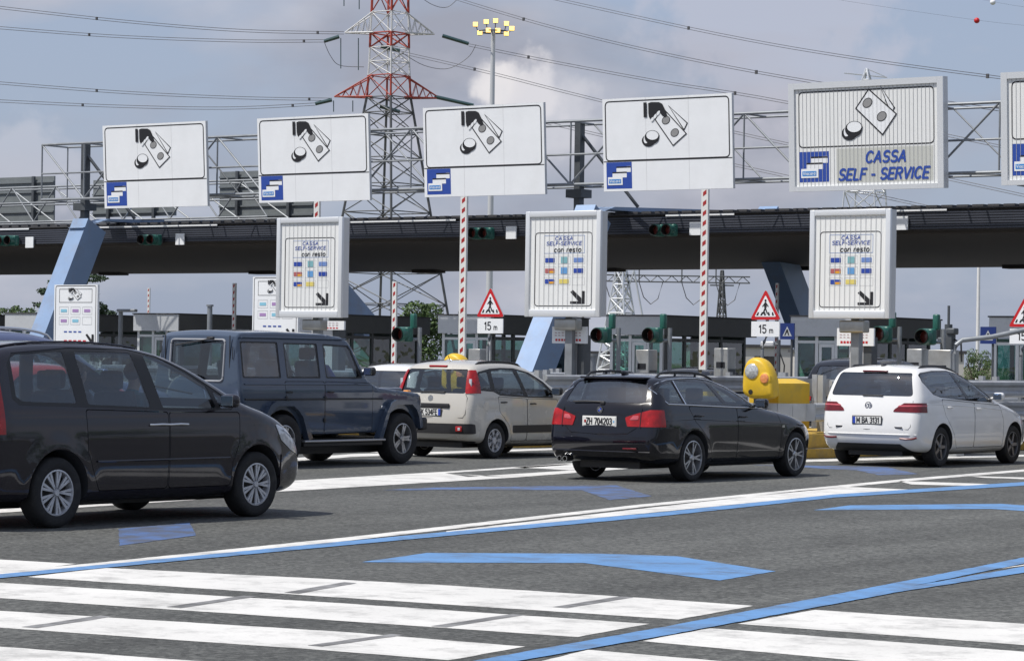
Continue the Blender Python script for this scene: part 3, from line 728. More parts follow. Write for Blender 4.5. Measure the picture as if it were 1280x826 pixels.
# ------------------------------------------------------------------ materials of the place
M.update(
    sign_white=mat('sign_white', (.84, .86, .88), .35, var=.03, vscale=1.5, dirt=(.55, .55, .53, .12), dscale=1.0),
    sign_edge=mat('sign_edge', (.62, .63, .64), .4, .3),
    lightbox=mat('lightbox_face', (.80, .81, .80), .3, var=.02),
    lightbox_line=mat('lightbox_line', (.46, .47, .48), .5),
    lightbox_grey=mat('lightbox_grey', (.55, .56, .52), .5),
    sign_blue=mat('sign_blue', (.028, .075, .36), .4),
    sign_red=mat('sign_red', (.55, .015, .02), .4),
    sign_grey=mat('coin_grey', (.28, .28, .28), .5),
    galv=mat('galvanised_steel', (.27, .29, .31), .5, .4, var=.15, vscale=3, dirt=(.2, .19, .17, .4), dscale=2),
    steel_dark=mat('dark_steel', (.10, .11, .12), .5, .4, var=.15),
    inox=mat('stainless_cabinet', (.42, .42, .40), .35, .7, var=.1, vscale=4, dirt=(.25, .22, .18, .4), dscale=3),
    galv_bright=mat('zinc_beam', (.50, .52, .54), .4, .55, var=.12, vscale=3, dirt=(.28, .27, .25, .4), dscale=2),
    pole_white=mat('white_pole', (.70, .70, .68), .45, var=.06),
    boom_red=mat('boom_red', (.36, .022, .022), .45, var=.1),
    yellow=mat('safety_yellow', (.72, .46, .02), .45, var=.08, vscale=2, dirt=(.35, .27, .08, .5), dscale=2.5),
    yellow_old=mat('yellow_concrete', (.50, .32, .06), .85, var=.18, vscale=4, bump=.3, dirt=(.25, .2, .12, .7), dscale=3),
    concrete=mat('concrete', (.34, .33, .31), .9, var=.12, vscale=2, bump=.3, dirt=(.18, .17, .15, .6), dscale=1.5),
    portal=mat('portal_blue_paint', (.23, .33, .50), .4, .1, var=.06, vscale=1.2, dirt=(.25, .22, .2, .35), dscale=1.5),
    fascia=mat('fascia_panel', (.060, .066, .085), .45, .2, var=.2, vscale=.5),
    soffit=mat('soffit_panel', (.040, .034, .030), .7, var=.25, vscale=.4),
    roof_dark=mat('roof_sheet', (.06, .06, .065), .6, var=.2),
    booth=mat('booth_lit_cladding', (.56, .58, .60), .45, .3, var=.06, vscale=2, dirt=(.2, .2, .18, .4), dscale=2),  # booth fronts, frames too: pale colour stands in for light on them
    booth_frame=mat('booth_frame', (.68, .70, .71), .4, .3, var=.05),
    booth_side=mat('booth_shaded_panel', (.12, .125, .125), .55, .2, var=.1, vscale=2),  # dark counterpart for the sides, their shade put into the colour
    green_band=mat('green_band', (.01, .06, .045), .25, coat=.5),
    tl_green=mat('signal_green_paint', (.020, .115, .09), .4, var=.15, vscale=5),
    tl_black=mat('signal_black', (.012, .012, .012), .7),
    lens_red=mat('red_lens', (.16, .03, .022), .3, coat=.5, var=.3, vscale=20),
    glass_booth=glass('glass_booth', (.55, .72, .68), 1.6),
    white_paint=mat('road_white', (.62, .62, .60), .75),
)
def road_material():
    m = bpy.data.materials.new('asphalt'); m.use_nodes = True; nt = m.node_tree; n = nt.nodes; l = nt.links; p = n['Principled BSDF']
    tc = n.new('ShaderNodeTexCoord')
    def noise(sc, det, rough=.6, vec=None):
        q = n.new('ShaderNodeTexNoise'); q.inputs['Scale'].default_value = sc; q.inputs['Detail'].default_value = det; q.inputs['Roughness'].default_value = rough
        l.new(vec if vec else tc.outputs['Object'], q.inputs['Vector']); return q
    def rng(src, a, b, c, d):
        q = n.new('ShaderNodeMapRange'); q.inputs[1].default_value = a; q.inputs[2].default_value = b; q.inputs[3].default_value = c; q.inputs[4].default_value = d; l.new(src, q.inputs[0]); return q.outputs[0]
    def mul(a, b):
        q = n.new('ShaderNodeMath'); q.operation = 'MULTIPLY'; l.new(a, q.inputs[0]); l.new(b, q.inputs[1]); return q.outputs[0]
    fine = noise(24, 5, .85); grain = rng(fine.outputs[0], .32, .68, .22, 1.78)
    vor = n.new('ShaderNodeTexVoronoi'); vor.inputs['Scale'].default_value = 24; l.new(tc.outputs['Object'], vor.inputs['Vector'])
    chips = n.new('ShaderNodeMapRange'); chips.inputs[1].default_value = 0.0; chips.inputs[2].default_value = 1.0; chips.inputs[3].default_value = .52; chips.inputs[4].default_value = 1.55; l.new(vor.outputs['Color'], chips.inputs[0])
    big = rng(noise(.16, 7, .66).outputs[0], .3, .7, .80, 1.20)
    mp = n.new('ShaderNodeMapping'); mp.inputs['Scale'].default_value = (1.1, .05, 1); l.new(tc.outputs['Object'], mp.inputs[0])
    streak = rng(noise(1.0, 4, .6, mp.outputs[0]).outputs[0], .35, .7, .82, 1.14)
    stain = rng(noise(.55, 8, .72).outputs[0], .54, .72, 1.0, .66)
    # worn, darker wheel tracks and an oil line along each 6 m lane
    sx = n.new('ShaderNodeSeparateXYZ'); l.new(tc.outputs['Object'], sx.inputs[0])
    sh = n.new('ShaderNodeMath'); sh.operation = 'ADD'; sh.inputs[1].default_value = 81.4; l.new(sx.outputs[0], sh.inputs[0])
    wv = n.new('ShaderNodeMath'); wv.operation = 'MULTIPLY_ADD'; wv.inputs[1].default_value = .5; l.new(noise(.25, 3).outputs[0], wv.inputs[0]); l.new(sh.outputs[0], wv.inputs[2])
    pp = n.new('ShaderNodeMath'); pp.operation = 'PINGPONG'; pp.inputs[1].default_value = 3.0; l.new(wv.outputs[0], pp.inputs[0])
    td = n.new('ShaderNodeMath'); td.operation = 'SUBTRACT'; td.inputs[1].default_value = .95; l.new(pp.outputs[0], td.inputs[0])
    ta = n.new('ShaderNodeMath'); ta.operation = 'ABSOLUTE'; l.new(td.outputs[0], ta.inputs[0])
    track = rng(ta.outputs[0], .12, .55, .86, 1.0)
    oil = n.new('ShaderNodeMath'); oil.operation = 'MAXIMUM'; l.new(rng(pp.outputs[0], .25, .55, .80, 1.0), oil.inputs[0]); l.new(rng(noise(.9, 5).outputs[0], .45, .6, .7, 1.0), oil.inputs[1])
    f = mul(mul(mul(mul(mul(mul(grain, chips.outputs[0]), big), streak), stain), track), oil.outputs[0])
    # a few wandering cracks, filled with dirt
    vc = n.new('ShaderNodeTexVoronoi'); vc.feature = 'DISTANCE_TO_EDGE'; vc.inputs['Scale'].default_value = .16
    wob = noise(1.4, 5); va = n.new('ShaderNodeVectorMath'); va.operation = 'MULTIPLY_ADD'; va.inputs[1].default_value = (.5, .5, 0); l.new(wob.outputs['Color'], va.inputs[0]); l.new(tc.outputs['Object'], va.inputs[2]); l.new(va.outputs[0], vc.inputs['Vector'])
    crack = rng(vc.outputs['Distance'], 0, .0025, .72, 1.0)
    f = mul(f, crack)
    sc = n.new('ShaderNodeVectorMath'); sc.operation = 'SCALE'; sc.inputs[0].default_value = (.092, .094, .088); l.new(f, sc.inputs['Scale']); l.new(sc.outputs[0], p.inputs['Base Color'])
    p.inputs['Roughness'].default_value = .82
    b = n.new('ShaderNodeBump'); b.inputs['Strength'].default_value = .8; b.inputs['Distance'].default_value = .012; l.new(fine.outputs[0], b.inputs['Height']); l.new(b.outputs[0], p.inputs['Normal'])
    return m
def line_material(name, col, wear=.35, lo=.50):
    m = bpy.data.materials.new(name); m.use_nodes = True; nt = m.node_tree; n = nt.nodes; l = nt.links; p = n['Principled BSDF']; tc = n.new('ShaderNodeTexCoord')
    def noise(sc, det, rough=.6, scale=None):
        q = n.new('ShaderNodeTexNoise'); q.inputs['Scale'].default_value = sc; q.inputs['Detail'].default_value = det; q.inputs['Roughness'].default_value = rough
        if scale:
            mp = n.new('ShaderNodeMapping'); mp.inputs['Scale'].default_value = scale; mp.inputs['Rotation'].default_value = (0, 0, R(20)); l.new(tc.outputs['Object'], mp.inputs[0]); l.new(mp.outputs[0], q.inputs['Vector'])
        else: l.new(tc.outputs['Object'], q.inputs['Vector'])
        return q
    def rng(src, a, b, c, d):
        q = n.new('ShaderNodeMapRange'); q.inputs[1].default_value = a; q.inputs[2].default_value = b; q.inputs[3].default_value = c; q.inputs[4].default_value = d; l.new(src, q.inputs[0]); return q.outputs[0]
    a = rng(noise(2.2, 9, .72).outputs[0], lo, lo+.16, 0, wear); s = rng(noise(26, 5, .85).outputs[0], .56, .68, 0, .55)
    k = rng(noise(1.2, 8, .7, (.3, 5, 1)).outputs[0], .58, .72, 0, .30)
    mx = n.new('ShaderNodeMath'); mx.operation = 'MAXIMUM'; l.new(a, mx.inputs[0]); l.new(k, mx.inputs[1])
    m2 = n.new('ShaderNodeMath'); m2.operation = 'MULTIPLY_ADD'; m2.inputs[1].default_value = .55; l.new(s, m2.inputs[0]); l.new(mx.outputs[0], m2.inputs[2])
    vr = n.new('ShaderNodeMixRGB'); l.new(rng(noise(.8, 5).outputs[0], .3, .7, 0, 1), vr.inputs[0]); vr.inputs[1].default_value = (*[c*.90 for c in col], 1); vr.inputs[2].default_value = (*[min(1, c*1.06) for c in col], 1)
    mi = n.new('ShaderNodeMixRGB'); mi.use_clamp = True; l.new(m2.outputs[0], mi.inputs[0]); l.new(vr.outputs[0], mi.inputs[1]); mi.inputs[2].default_value = (.085, .083, .08, 1)
    l.new(mi.outputs[0], p.inputs['Base Color']); p.inputs['Roughness'].default_value = .7
    b = n.new('ShaderNodeBump'); b.inputs['Strength'].default_value = .3; b.inputs['Distance'].default_value = .004; l.new(noise(60, 3).outputs[0], b.inputs['Height']); l.new(b.outputs[0], p.inputs['Normal'])
    return m

# ------------------------------------------------------------------ ground and markings
def grid_sheet(name, x0, x1, y0, y1, z, m, nx=1, ny=1):
    b = MB(); b.add([(x0, y0, z), (x1, y0, z), (x1, y1, z), (x0, y1, z)], [(0, 1, 2, 3)])
    return tag(b.build(name, m), kind='structure')
grid_sheet('ground', -2500, 2500, -400, 6000, -.03, mat('dry_ground', (.12, .12, .07), .95, var=.3, vscale=.02))
grid_sheet('road', -170, 60, -60, 120, 0, road_material())
WHITE = line_material('road_white_worn', (.67, .66, .63), .42, .49); BLUE = line_material('road_blue', (.115, .262, .51), .50, .47); FADED = line_material('road_blue_faded', (.080, .150, .34), .75, .40)
RJ = random.Random(5)
def flat(name, polys, m, z, label=None):
    b = MB()
    for po in polys:
        pts0 = [gnd(*q)[:2] for q in po]; pts = []
        for i in range(len(pts0)):      # hand-laid edges: slightly ragged
            a_, b_ = Vector(pts0[i]), Vector(pts0[(i+1) % len(pts0)]); k_ = max(1, min(60, int((b_-a_).length/.12)))
            for j_ in range(k_): q_ = a_.lerp(b_, j_/k_); pts.append((q_.x+RJ.uniform(-.006, .006), q_.y+RJ.uniform(-.006, .006)))
        tri = geometry.tessellate_polygon([[Vector((x, y, 0)) for x, y in pts]])
        b.add([(x, y, z) for x, y in pts], [tuple(t) for t in tri])
    me = bpy.data.meshes.new(name); me.from_pydata(b.v, [], b.f)
    bm = bmesh.new(); bm.from_mesh(me)
    for f in bm.faces:
        f.normal_update()
        if f.normal.z < 0: f.normal_flip()
    bm.to_mesh(me); bm.free()
    return tag(meshobj(name, me, m), kind='structure')
flat('crosswalk_stripes', [
    [(-20, 698), (95, 704.5), (0, 717), (-20, 719)],
    [(34, 721), (131, 709.6), (400, 723), (551, 731), (800, 747), (942, 757), (847, 774), (400, 745)],
    [(-20, 727), (430, 754), (811, 779.5), (722, 796), (400, 774), (-20, 746)],
    [(-20, 762), (430, 789.6), (657, 808), (561, 825), (400, 812), (-20, 783)],
    [(-20, 806.5), (300, 830), (400, 838), (340, 850), (-20, 826)],
    [(922, 779.5), (1017.5, 762), (1280, 779.5), (1330, 783), (1330, 811), (1280, 806)],
    [(802, 801), (888, 785), (1330, 818), (1330, 844), (1075, 826)],
    [(640, 835), (735, 812), (900, 826), (1000, 836), (900, 850)]], WHITE, .002)
flat('white_lane_lines', [
    [(0, 715), (131, 702.5), (430, 672), (640, 648.5), (800, 630.6), (1130, 598.7), (1280, 586.7), (1330, 583.2), (1330, 586), (1280, 589.4), (1130, 601.7), (800, 634), (640, 652.5), (430, 676.5), (131, 706), (0, 719)],
    [(558, 664), (640, 654.5), (800, 636), (1000, 613.5), (1059, 608.5), (1139, 612), (1044, 618), (830, 639.3), (640, 657.5), (558, 666)],
    [(1122.5, 601), (1237, 605), (1209, 607.2), (1139, 605.5)], [(1210.6, 595), (1310, 597.5), (1310, 600), (1229, 597)],
    [(-30, 634), (240, 612), (369, 600.5), (555, 589.6), (740, 577), (740, 579), (557, 591.5), (585, 596), (711, 588), (790, 583), (790, 585.5), (640, 597), (348, 614.5), (240, 625), (-30, 643)],
    [(600, 595), (557, 591.7), (640, 596.4)], [(641, 583.9), (706, 580.1), (760, 584), (711, 587.6)],
    [(790, 583), (1010, 574.5), (1150, 571), (1330, 567.3), (1330, 569.6), (1150, 573.5), (1010, 577.3), (790, 586)],
    [(330, 575), (440, 567.5), (600, 563), (700, 560), (700, 562), (600, 565.5), (440, 571), (330, 580)], [(415, 563), (450, 560), (540, 562), (480, 566)],
    [(1248, 711), (1330, 697.5), (1330, 701), (1290, 706)]], WHITE, .004)
flat('blue_lane_lines', [
    [(-30, 721), (131, 705.8), (430, 677), (830, 640), (1044, 618), (1280, 602.5), (1330, 598.8), (1330, 603.3), (1280, 607), (1044, 622), (830, 645), (430, 682), (131, 710), (-30, 726)],
    [(560, 835), (595, 826), (830, 784), (1119, 729), (1280, 697), (1330, 687), (1330, 695), (1280, 704.5), (1140, 733), (1280, 708.5), (1330, 700), (1330, 708), (1280, 716), (1119, 741), (830, 795), (640, 828), (610, 838)]], BLUE, .006)
flat('blue_direction_marks', [
    [(452, 702.5), (534, 691), (750, 692), (845, 695), (969, 714), (899, 725.5), (800, 712.5), (729, 703.5), (511, 703)],
    [(1017, 637.5), (1062, 631.5), (1250, 629.5), (1330, 635), (1330, 642), (1240, 636)]], BLUE, .003)
flat('faded_blue_marks', [
    [(148, 661), (237, 653), (245, 669), (149, 682)],
    [(477, 612.6), (531, 609.5), (770, 606.4), (815, 620), (762, 624.8), (727, 612.5), (600, 612)],
    [(940, 581), (1060, 582.5), (1110, 584), (1148, 592.5), (1098, 593.5), (1070, 587.5)]], FADED, .003)
SK = line_material('paint_gap_grey', (.26, .26, .26), .8, .42)
flat('paint_gaps', [[(a, b+.6), (c, d-1.6), (c+16, d-.2), (a+18, b+2.2)] for a, b, c, d in
    ((355, 740, 430, 729), (208, 758, 305, 746), (28, 783, 125, 771), (690, 758, 775, 747), (540, 782, 640, 769), (385, 806, 490, 794))], SK, .0035)

# ------------------------------------------------------------------ canopy, portal frames, gantry
YC = 62.8
def toll_canopy():
    x0, x1 = -118, -6
    t = thing('toll_canopy', 'long dark toll canopy with ribbed fascia spanning all lanes', 'canopy', (0, 0, 0))
    prof = [(YC, 5.50), (YC, 4.98), (YC+.25, 4.94), (YC+.3, 4.90), (73.4, 4.46), (73.5, 5.2), (68, 5.46)]
    m = MB(); vs = [(x, y, z) for x in (x0, x1) for y, z in prof]; n = len(prof)
    m.add(vs, [tuple(range(n)), tuple(range(n, 2*n))[::-1]]+[(k, (k+1) % n, n+(k+1) % n, n+k) for k in range(n)]); m.build('roof', M['soffit'], t)
    f = MB()
    z = 5.01
    while z < 5.44: f.bbox(x0, x1, YC-.05, YC-.002, z, z+.045); z += .065
    f.build('fascia', M['fascia'], t)
    e = MB(); e.bbox(x0, x1, YC-.07, YC+.2, 5.503, 5.535); e.build('edge_trim', M['roof_dark'], t)
    for a, b in ((-60.6, -55.2), (-50.5, -46.4), (-39.5, -37.4), (-67.5, -63.0), (-34, -31.3), (-76, -70)):
        q = MB(); q.bbox(a, b, YC-.085, YC-.072, 5.455, 5.50); q.build('pale_flashing', M['sign_white'], t)
    c = MB()
    x = x0
    while x < x1: c.bbox(x, x+.30, YC-.02, YC+2.0, 5.54, 5.60); x += .42
    tag(c.build('ribbed_roof_edge', M['roof_dark'], t), kind='stuff')
    for px, py in ((38, 303), (226, 299), (640, 291), (870, 286), (1128, 279)):
        p = ony(px, py, YC-.08); q = MB(); q.box((p.x, YC-.11, p.z), (.34, .04, .34)); q.build('panel', M['sign_white'], t)
    for k in range(14):
        q = MB(); q.box((-104+7.0*k, 72.9, 4.455), (1.0, .5, .12)); q.build('soffit_lamp', M['soffit'], t)
toll_canopy()
def portal(label, pt, pl, rt, rl):
    """pt/pl: photo points on the front leg's centre line, rt/rl: on the rear leg's"""
    a = ony(*pt, 61.6); x = a.x; b = onx(*pl, x); d = (b-a); foot = a + d*(a.z/(a.z-b.z))
    t = thing('portal_frame', label, 'portal frame', (x, foot.y, 0), group='blue portal frames carrying the canopy')
    def L(v): return (0, v[1]-foot.y, v[2])
    w = .62
    m = MB(); top = Vector((x, a.y, a.z)) - d.normalized()*.0
    m.beam(L(foot-Vector((0, 0, .0))), L(top), w, .86, up=(0, 1, 0)); m.build('front_leg', M['portal'], t)
    r0 = onx(*rt, x); r1 = onx(*rl, x); dr = r1-r0; rf = r0 + dr*(r0.z/(r0.z-r1.z)); up = r0 - dr*((5.9-r0.z)/abs(dr.z))
    m = MB(); m.beam(L(rf), L(up), w, .9, up=(0, 1, 0)); m.build('rear_leg', M['portal'], t)
    m = MB(); y0, y1 = L(top)[1], L(up)[1]
    m.prism([(y0-.62, a.z-.10), (y0+.55, a.z+.22), (y1-.2, 6.0), (y1+.5, 5.8), (y1+.5, 5.62), (y0+.3, 5.62)], 'x', -w/2+.003, w/2-.003); m.build('top_beam', M['portal'], t)
    q = MB(); q.box((0, 0, .25), (1.6, 1.8, .5)); q.build('footing', M['concrete'], t)
    return x
PX1 = portal('light blue leaning portal leg at the left, behind the small white payment sign', (112, 282), (60, 420), (400, 345), (443, 395))
PX2 = portal('light blue leaning portal leg behind the middle lightbox sign', (742, 268), (684, 420), (978, 335), (1008, 415))

def gantry():
    xa = ony(57, 200, 61.4).x; xb = -8.0; y0, y1 = 61.25, 62.35; zt, zm, zb = 7.93, 7.05, 6.26
    t = thing('gantry_truss', 'long galvanised truss gantry above the canopy behind the big signs', 'gantry', (xa, y0, 0))
    def P(x, y, z): return (x-xa, y-y0, z)
    for y in (y0, y1):
        for z in (zt, zm, zb):
            if y == y1 and z == zm: continue
            m = MB(); m.tube(P(xa, y, z), P(xb, y, z), (.04 if z != zm else .028)*(1 if y == y0 else .75), 8); m.build('chord', M['galv'], t)
    n = 30; dx = (xb-xa)/n
    for k in range(n+1):
        x = xa+dx*k; m = MB()
        m.tube(P(x, y0, zb), P(x, y0, zt), .026, 6)
        if k % 3 == 0: m.tube(P(x, y1, zb), P(x, y1, zt), .022, 6)
        m.tube(P(x, y0, zt), P(x, y1, zt), .028, 6); m.tube(P(x, y0, zb), P(x, y1, zb), .028, 6); m.build('post_frame', M['galv'], t)
        if k < n:
            m = MB(); up = k % 2
            m.tube(P(x, y0, zb if up else zt), P(x+dx, y0, zt if up else zb), .028, 6); m.build('brace', M['galv'], t)
            if k % 2 == 0: continue
            m = MB(); m.tube(P(x, y1, zt if up else zb), P(x+dx, y1, zb if up else zt), .022, 6); m.tube(P(x, y0, zb), P(x+dx, y1, zb), .016, 5); m.build('brace', M['steel_dark'] if k % 3 == 0 else M['galv'], t)
    for px in (108, 725, 1290):
        p = ony(px, 220, 61.9); m = MB(); m.bbox(p.x-xa-.09, p.x-xa+.09, .5, .72, 5.6, 7.95); m.box((p.x-xa, .6, 6.05), (.5, .5, .22)); m.build('column', M['steel_dark'], t)
        m = MB(); m.tube((p.x-xa, .6, 7.7), (p.x-xa+1.5, 1.2, 5.7), .05, 6); m.build('stay', M['steel_dark'], t)
gantry()
def catwalk():
    y0, y1 = 63.6, 64.6; xa, xb = -112.0, ony(345, 250, 64).x; z0, z1, z2 = 5.75, 6.35, 6.85
    t = thing('catwalk_truss', 'lower lattice catwalk along the canopy roof at the left', 'gantry', (xa, y0, 0))
    for y in (0, 1.0):
        for z in (z0, z1, z2):
            m = MB(); m.tube((0, y, z), (xb-xa, y, z), .03, 6); m.build('chord', M['galv'], t)
    n = 30; dx = (xb-xa)/n
    for k in range(n):
        m = MB(); m.tube((dx*k, 0, z0), (dx*(k+.5), 0, z2), .024, 6); m.tube((dx*(k+.5), 0, z2), (dx*(k+1), 0, z0), .024, 6); m.tube((dx*k, 1, z2), (dx*(k+1), 1, z0), .024, 6); m.build('brace', M['galv'], t)
catwalk()
def sign_back(px0, py0, px1, py1, label, y=65.6):
    a = ony(px0, py1, y); b = ony(px1, py0, y); w = b.x-a.x; h = b.z-a.z
    t = thing('sign_board', label, 'sign back', (a.x, y, a.z), group='sign boards seen from the back')
    m = MB(); m.bbox(0, w, 0, .05, 0, h); m.build('board', mat('sign_back_grey', (.19, .21, .215), .6, .2, var=.1), t)
    n = max(3, int(h/.28))
    for k in range(n):
        m = MB(); m.bbox(0, w, -.05, -.004, h*(k+.35)/n, h*(k+.35)/n+.05); m.build('batten', mat('sign_batten', (.20, .22, .23), .5, .3), t)
    for u in (.2, .75):
        m = MB(); m.bbox(w*u, w*u+.1, -.14, -.054, -.4, h); m.build('upright', M['steel_dark'], t)
sign_back(-30, 220, 68, 284, 'grey board seen from the back at the left edge, above the canopy')
sign_back(116, 222, 220, 272, 'grey board seen from the back below the leftmost big sign')
sign_back(274, 211, 392, 276, 'grey board seen from the back between the first and second big sign')

# ------------------------------------------------------------------ islands, barriers, booths
ISL = [-18.4-6*k for k in range(10)]
def island(x, big=True):
    m = MB(); prof = []
    n = 9
    outline = [(x-1.45, 110), (x-1.45, 58), (x-1.10, 55)] + [(x-1.08*math.cos(math.pi*k/n), 42.4-1.1*math.sin(math.pi*k/n)) for k in range(n+1)] + [(x+1.10, 55), (x+1.1, 110)]
    m.prism(outline, 'z', .0, .17)
    tag(m.build('traffic_island', M['concrete']), kind='structure')
    m = MB(); o2 = [(x-1.11*math.cos(math.pi*k/n), 42.4-1.13*math.sin(math.pi*k/n)) for k in range(n+1)] + [(x+1.11, 54.9), (x-1.11, 54.9)]
    m.prism(o2, 'z', .008, .162); tag(m.build('yellow_kerb', M['yellow_old']), kind='structure')
for x in ISL: island(x)
PLACE = ['beside the white compact car, right of the photo', 'between the black estate and the white compact car', 'behind the beige city car', 'behind the off-roader', 'fifth island from the right', 'sixth island from the right', 'seventh island from the right']
def wbeam(t, x, y0, y1, z, s):
    """corrugated guardrail beam, z = mid height"""
    pr = [(0, -.16), (.05, -.13), (.05, -.08), (.0, -.03), (0, .03), (.05, .08), (.05, .13), (0, .16), (-.004, .16), (-.010, .03), (-.010, -.03), (-.004, -.16)]
    m = MB(); n = len(pr)
    vs = [(x+s*u, y, z+v) for y in (y0, y1) for u, v in pr]
    m.add(vs, [tuple(range(n)), tuple(range(n, 2*n))[::-1]]+[(k, (k+1) % n, n+(k+1) % n, n+k) for k in range(n)])
    m.build('beam', M['galv_bright'], t)
def guardrail(x, label):
    t = thing('guardrail', label, 'guardrail', (x, 42.3, 0), group='double guardrails on the toll islands')
    for s in (-1, 1):
        wbeam(t, s*.82, 0, 12.0, .78, s); wbeam(t, s*.82, .55, 12.0, 1.18, s)
        for k in range(6):
            m = MB(); y = .5+2.3*k; h = 1.42; m.bbox(s*.70-.05, s*.70+.05, y-.06, y+.06, .17, h); m.build('post', M['galv_bright'], t)
    m = MB(); pts = [(-.84*math.cos(math.pi*k/10), -.84*math.sin(math.pi*k/10), .78) for k in range(11)]
    for a, b in zip(pts[:-1], pts[1:]): m.beam(a, b, .04, .30)
    m.build('nose_beam', M['galv_bright'], t)
def crash_block(x, label):
    t = thing('crash_cushion', label, 'crash barrier', (x, 42.3, .17), group='yellow crash barriers at the island noses')
    m = MB(); m.rbox((0, 2.1, .12), (1.9, 5.4, .30), .05); m.build('base', M['yellow_old'], t, 40)
    m = MB(); m.prism([(-.10, .32), (.48, .32), (.48, 1.10), (.2, 1.18), (-.10, 1.12)], 'y', -.62, .46); m.build('box', M['yellow'], t)
def beacon(x, px, label):
    p = onx(px, 470, x); y = p.y
    t = thing('island_beacon', label, 'beacon', (x, y, .17), group='yellow beacons at the island noses')
    n = 22; out = []
    # rounded, shield-shaped head: wide foot, leaning round top
    prof = [(-.30, .83), (.28, .83), (.30, .95), (.285, 1.15), (.22, 1.34), (.10, 1.49), (-.06, 1.55), (-.20, 1.51), (-.28, 1.38), (-.31, 1.15)]
    prof = chaikin(prof, 2); m = MB()
    def lay(k, y): 
        cx = sum(p_[0] for p_ in prof)/len(prof); cz = sum(p_[1] for p_ in prof)/len(prof)
        return [(cx+(u-cx)*k, y, cz+(v-cz)*k) for u, v in prof]
    L = [lay(.80, -.13), lay(.95, -.10), lay(1, -.04), lay(1, .06), lay(.95, .13), lay(.75, .17)]; N = len(prof)
    m.add([q for r_ in L for q in r_], [tuple(range(N)), tuple(range(5*N, 6*N))[::-1]]+[(i*N+k, i*N+(k+1) % N, (i+1)*N+(k+1) % N, (i+1)*N+k) for i in range(5) for k in range(N)])
    m.build('head', M['yellow'], t, 50)
    for (u, v, r_, mt) in ((-.10, 1.30, .13, 'lens_clear'), (.15, 1.18, .085, 'lens_amber')):
        M.setdefault('lens_clear', mat('clear_lens', (.55, .56, .55), .15, .3, coat=1, var=.3, vscale=30)); M.setdefault('lens_amber', mat('amber_lens', (.75, .28, .10), .2, coat=1, var=.2, vscale=30))
        m = MB(); m.lathe([(.001, -.165), (r_*.8, -.16), (r_, -.14), (r_, -.08)], 'y', c=(u, 0, v), n=20); m.build('lens', M[mt], t, 40)
        m = MB(); m.lathe([(r_+.002, -.14), (r_+.025, -.13), (r_+.03, -.08), (r_+.002, -.08)], 'y', c=(u, 0, v), n=20, close=True); m.build('lens_ring', M['yellow'], t, 40)
    m = MB(); m.lathe([(.001, -.138), (.042, -.136), (.045, -.08)], 'y', c=(-.12, 0, .95), n=14); m.build('socket', M['tl_black'], t)
    m = MB(); m.bbox(-.10, .10, -.06, .06, 0, .84); m.build('stand', M['steel_dark'], t)
for i, x in enumerate(ISL[:7]):
    guardrail(x, f'grey double guardrail {PLACE[i]}')
crash_block(ISL[1], 'yellow block barrier with gabled box between the black estate and the white compact car')
beacon(-24.05, 951, 'yellow rounded beacon with one clear and one amber lens behind the black estate')
beacon(ISL[2], 572, 'yellow rounded beacon whose top shows above the beige city car')

def booth(x, y, label):
    t = thing('toll_booth', label, 'toll booth', (x, y, .17), group='toll booths under the canopy')
    W_, D, H_ = 1.68, 4.3, 2.16
    m = MB(); m.bbox(-.06, W_+.10, -.08, D+.5, H_, H_+.50); m.build('roof', M['booth_side'], t); m = MB(); m.bbox(-.063, W_+.103, -.12, -.083, H_, H_+.50); m.build('roof_lit_front', M['booth'], t)  # pale sheet gives the roof front a lit tone, the rest is painted shaded
    m = MB(); m.bbox(-.09, W_+.13, -.15, D+.53, H_+.503, H_+.54); m.build('roof_trim', M['roof_dark'], t)
    m = MB(); m.bbox(0, W_, 0, D, 0, .12); m.build('floor', M['booth_side'], t)
    m = MB()
    for a in (0, .60, 1.16, W_-.09): m.bbox(a, a+.09, 0, .09, .12, H_-.002)
    m.bbox(.09, W_-.09, .004, .085, 1.98, 2.05); m.bbox(.09, .62, .004, .085, .12, .95); m.bbox(1.27, W_-.09, .004, .085, .12, .95); m.build('front_frame', M['booth_frame'], t)
    m = MB(); m.bbox(.09, W_-.09, .02, .06, 2.055, H_-.02); m.build('transom', M['green_band'], t)
    for a, b, z in ((.095, .615, .955), (1.275, W_-.095, .955)):
        m = MB(); m.bbox(a, b, .03, .045, z, 1.975); m.build('window', M['glass_booth'], t)
    d = MB(); d.bbox(.72, .80, -.012, .05, .15, 1.97); d.bbox(1.09, 1.17, -.012, .05, .15, 1.97); d.bbox(.80, 1.09, -.012, .05, 1.88, 1.97); d.bbox(.80, 1.09, -.012, .05, .15, .30); do = d.build('door', M['booth_frame'], t)
    m = MB(); m.bbox(.801, 1.089, .01, .022, .301, 1.879); m.build('door_pane', M['glass_booth'], do)
    m = MB(); m.tube((.82, -.05, .95), (.82, -.05, 1.15), .012, 6); m.build('door_handle', M['chrome'], do)
    for X in (0, W_):
        m = MB()
        for b in (.10, 1.05, 2.0, 2.95, D-.09): m.bbox(X-.045, X+.045, b, b+.09, .12, H_-.002)
        m.bbox(X-.04, X+.04, .10, D-.05, .12, .90); m.bbox(X-.04, X+.04, .10, D-.05, 2.0, 2.08); m.build('side_wall', M['booth_side'], t)
        for a, b in ((.195, 1.045), (1.145, 1.995), (2.095, 2.945), (3.045, D-.095)):
            m = MB(); m.bbox(X-.01, X+.01, a, b, .905, 1.995); m.build('window', M['glass_booth'], t)
    m = MB(); m.bbox(0, W_, D-.06, D, .12, H_-.002); m.build('back_wall', M['booth_side'], t)
    m = MB(); m.rbox((.9, 1.7, .75), (1.2, .6, .06), .02); m.rbox((.9, 2.3, .65), (.5, .12, .9), .05); m.build('desk', M['seat'], t)
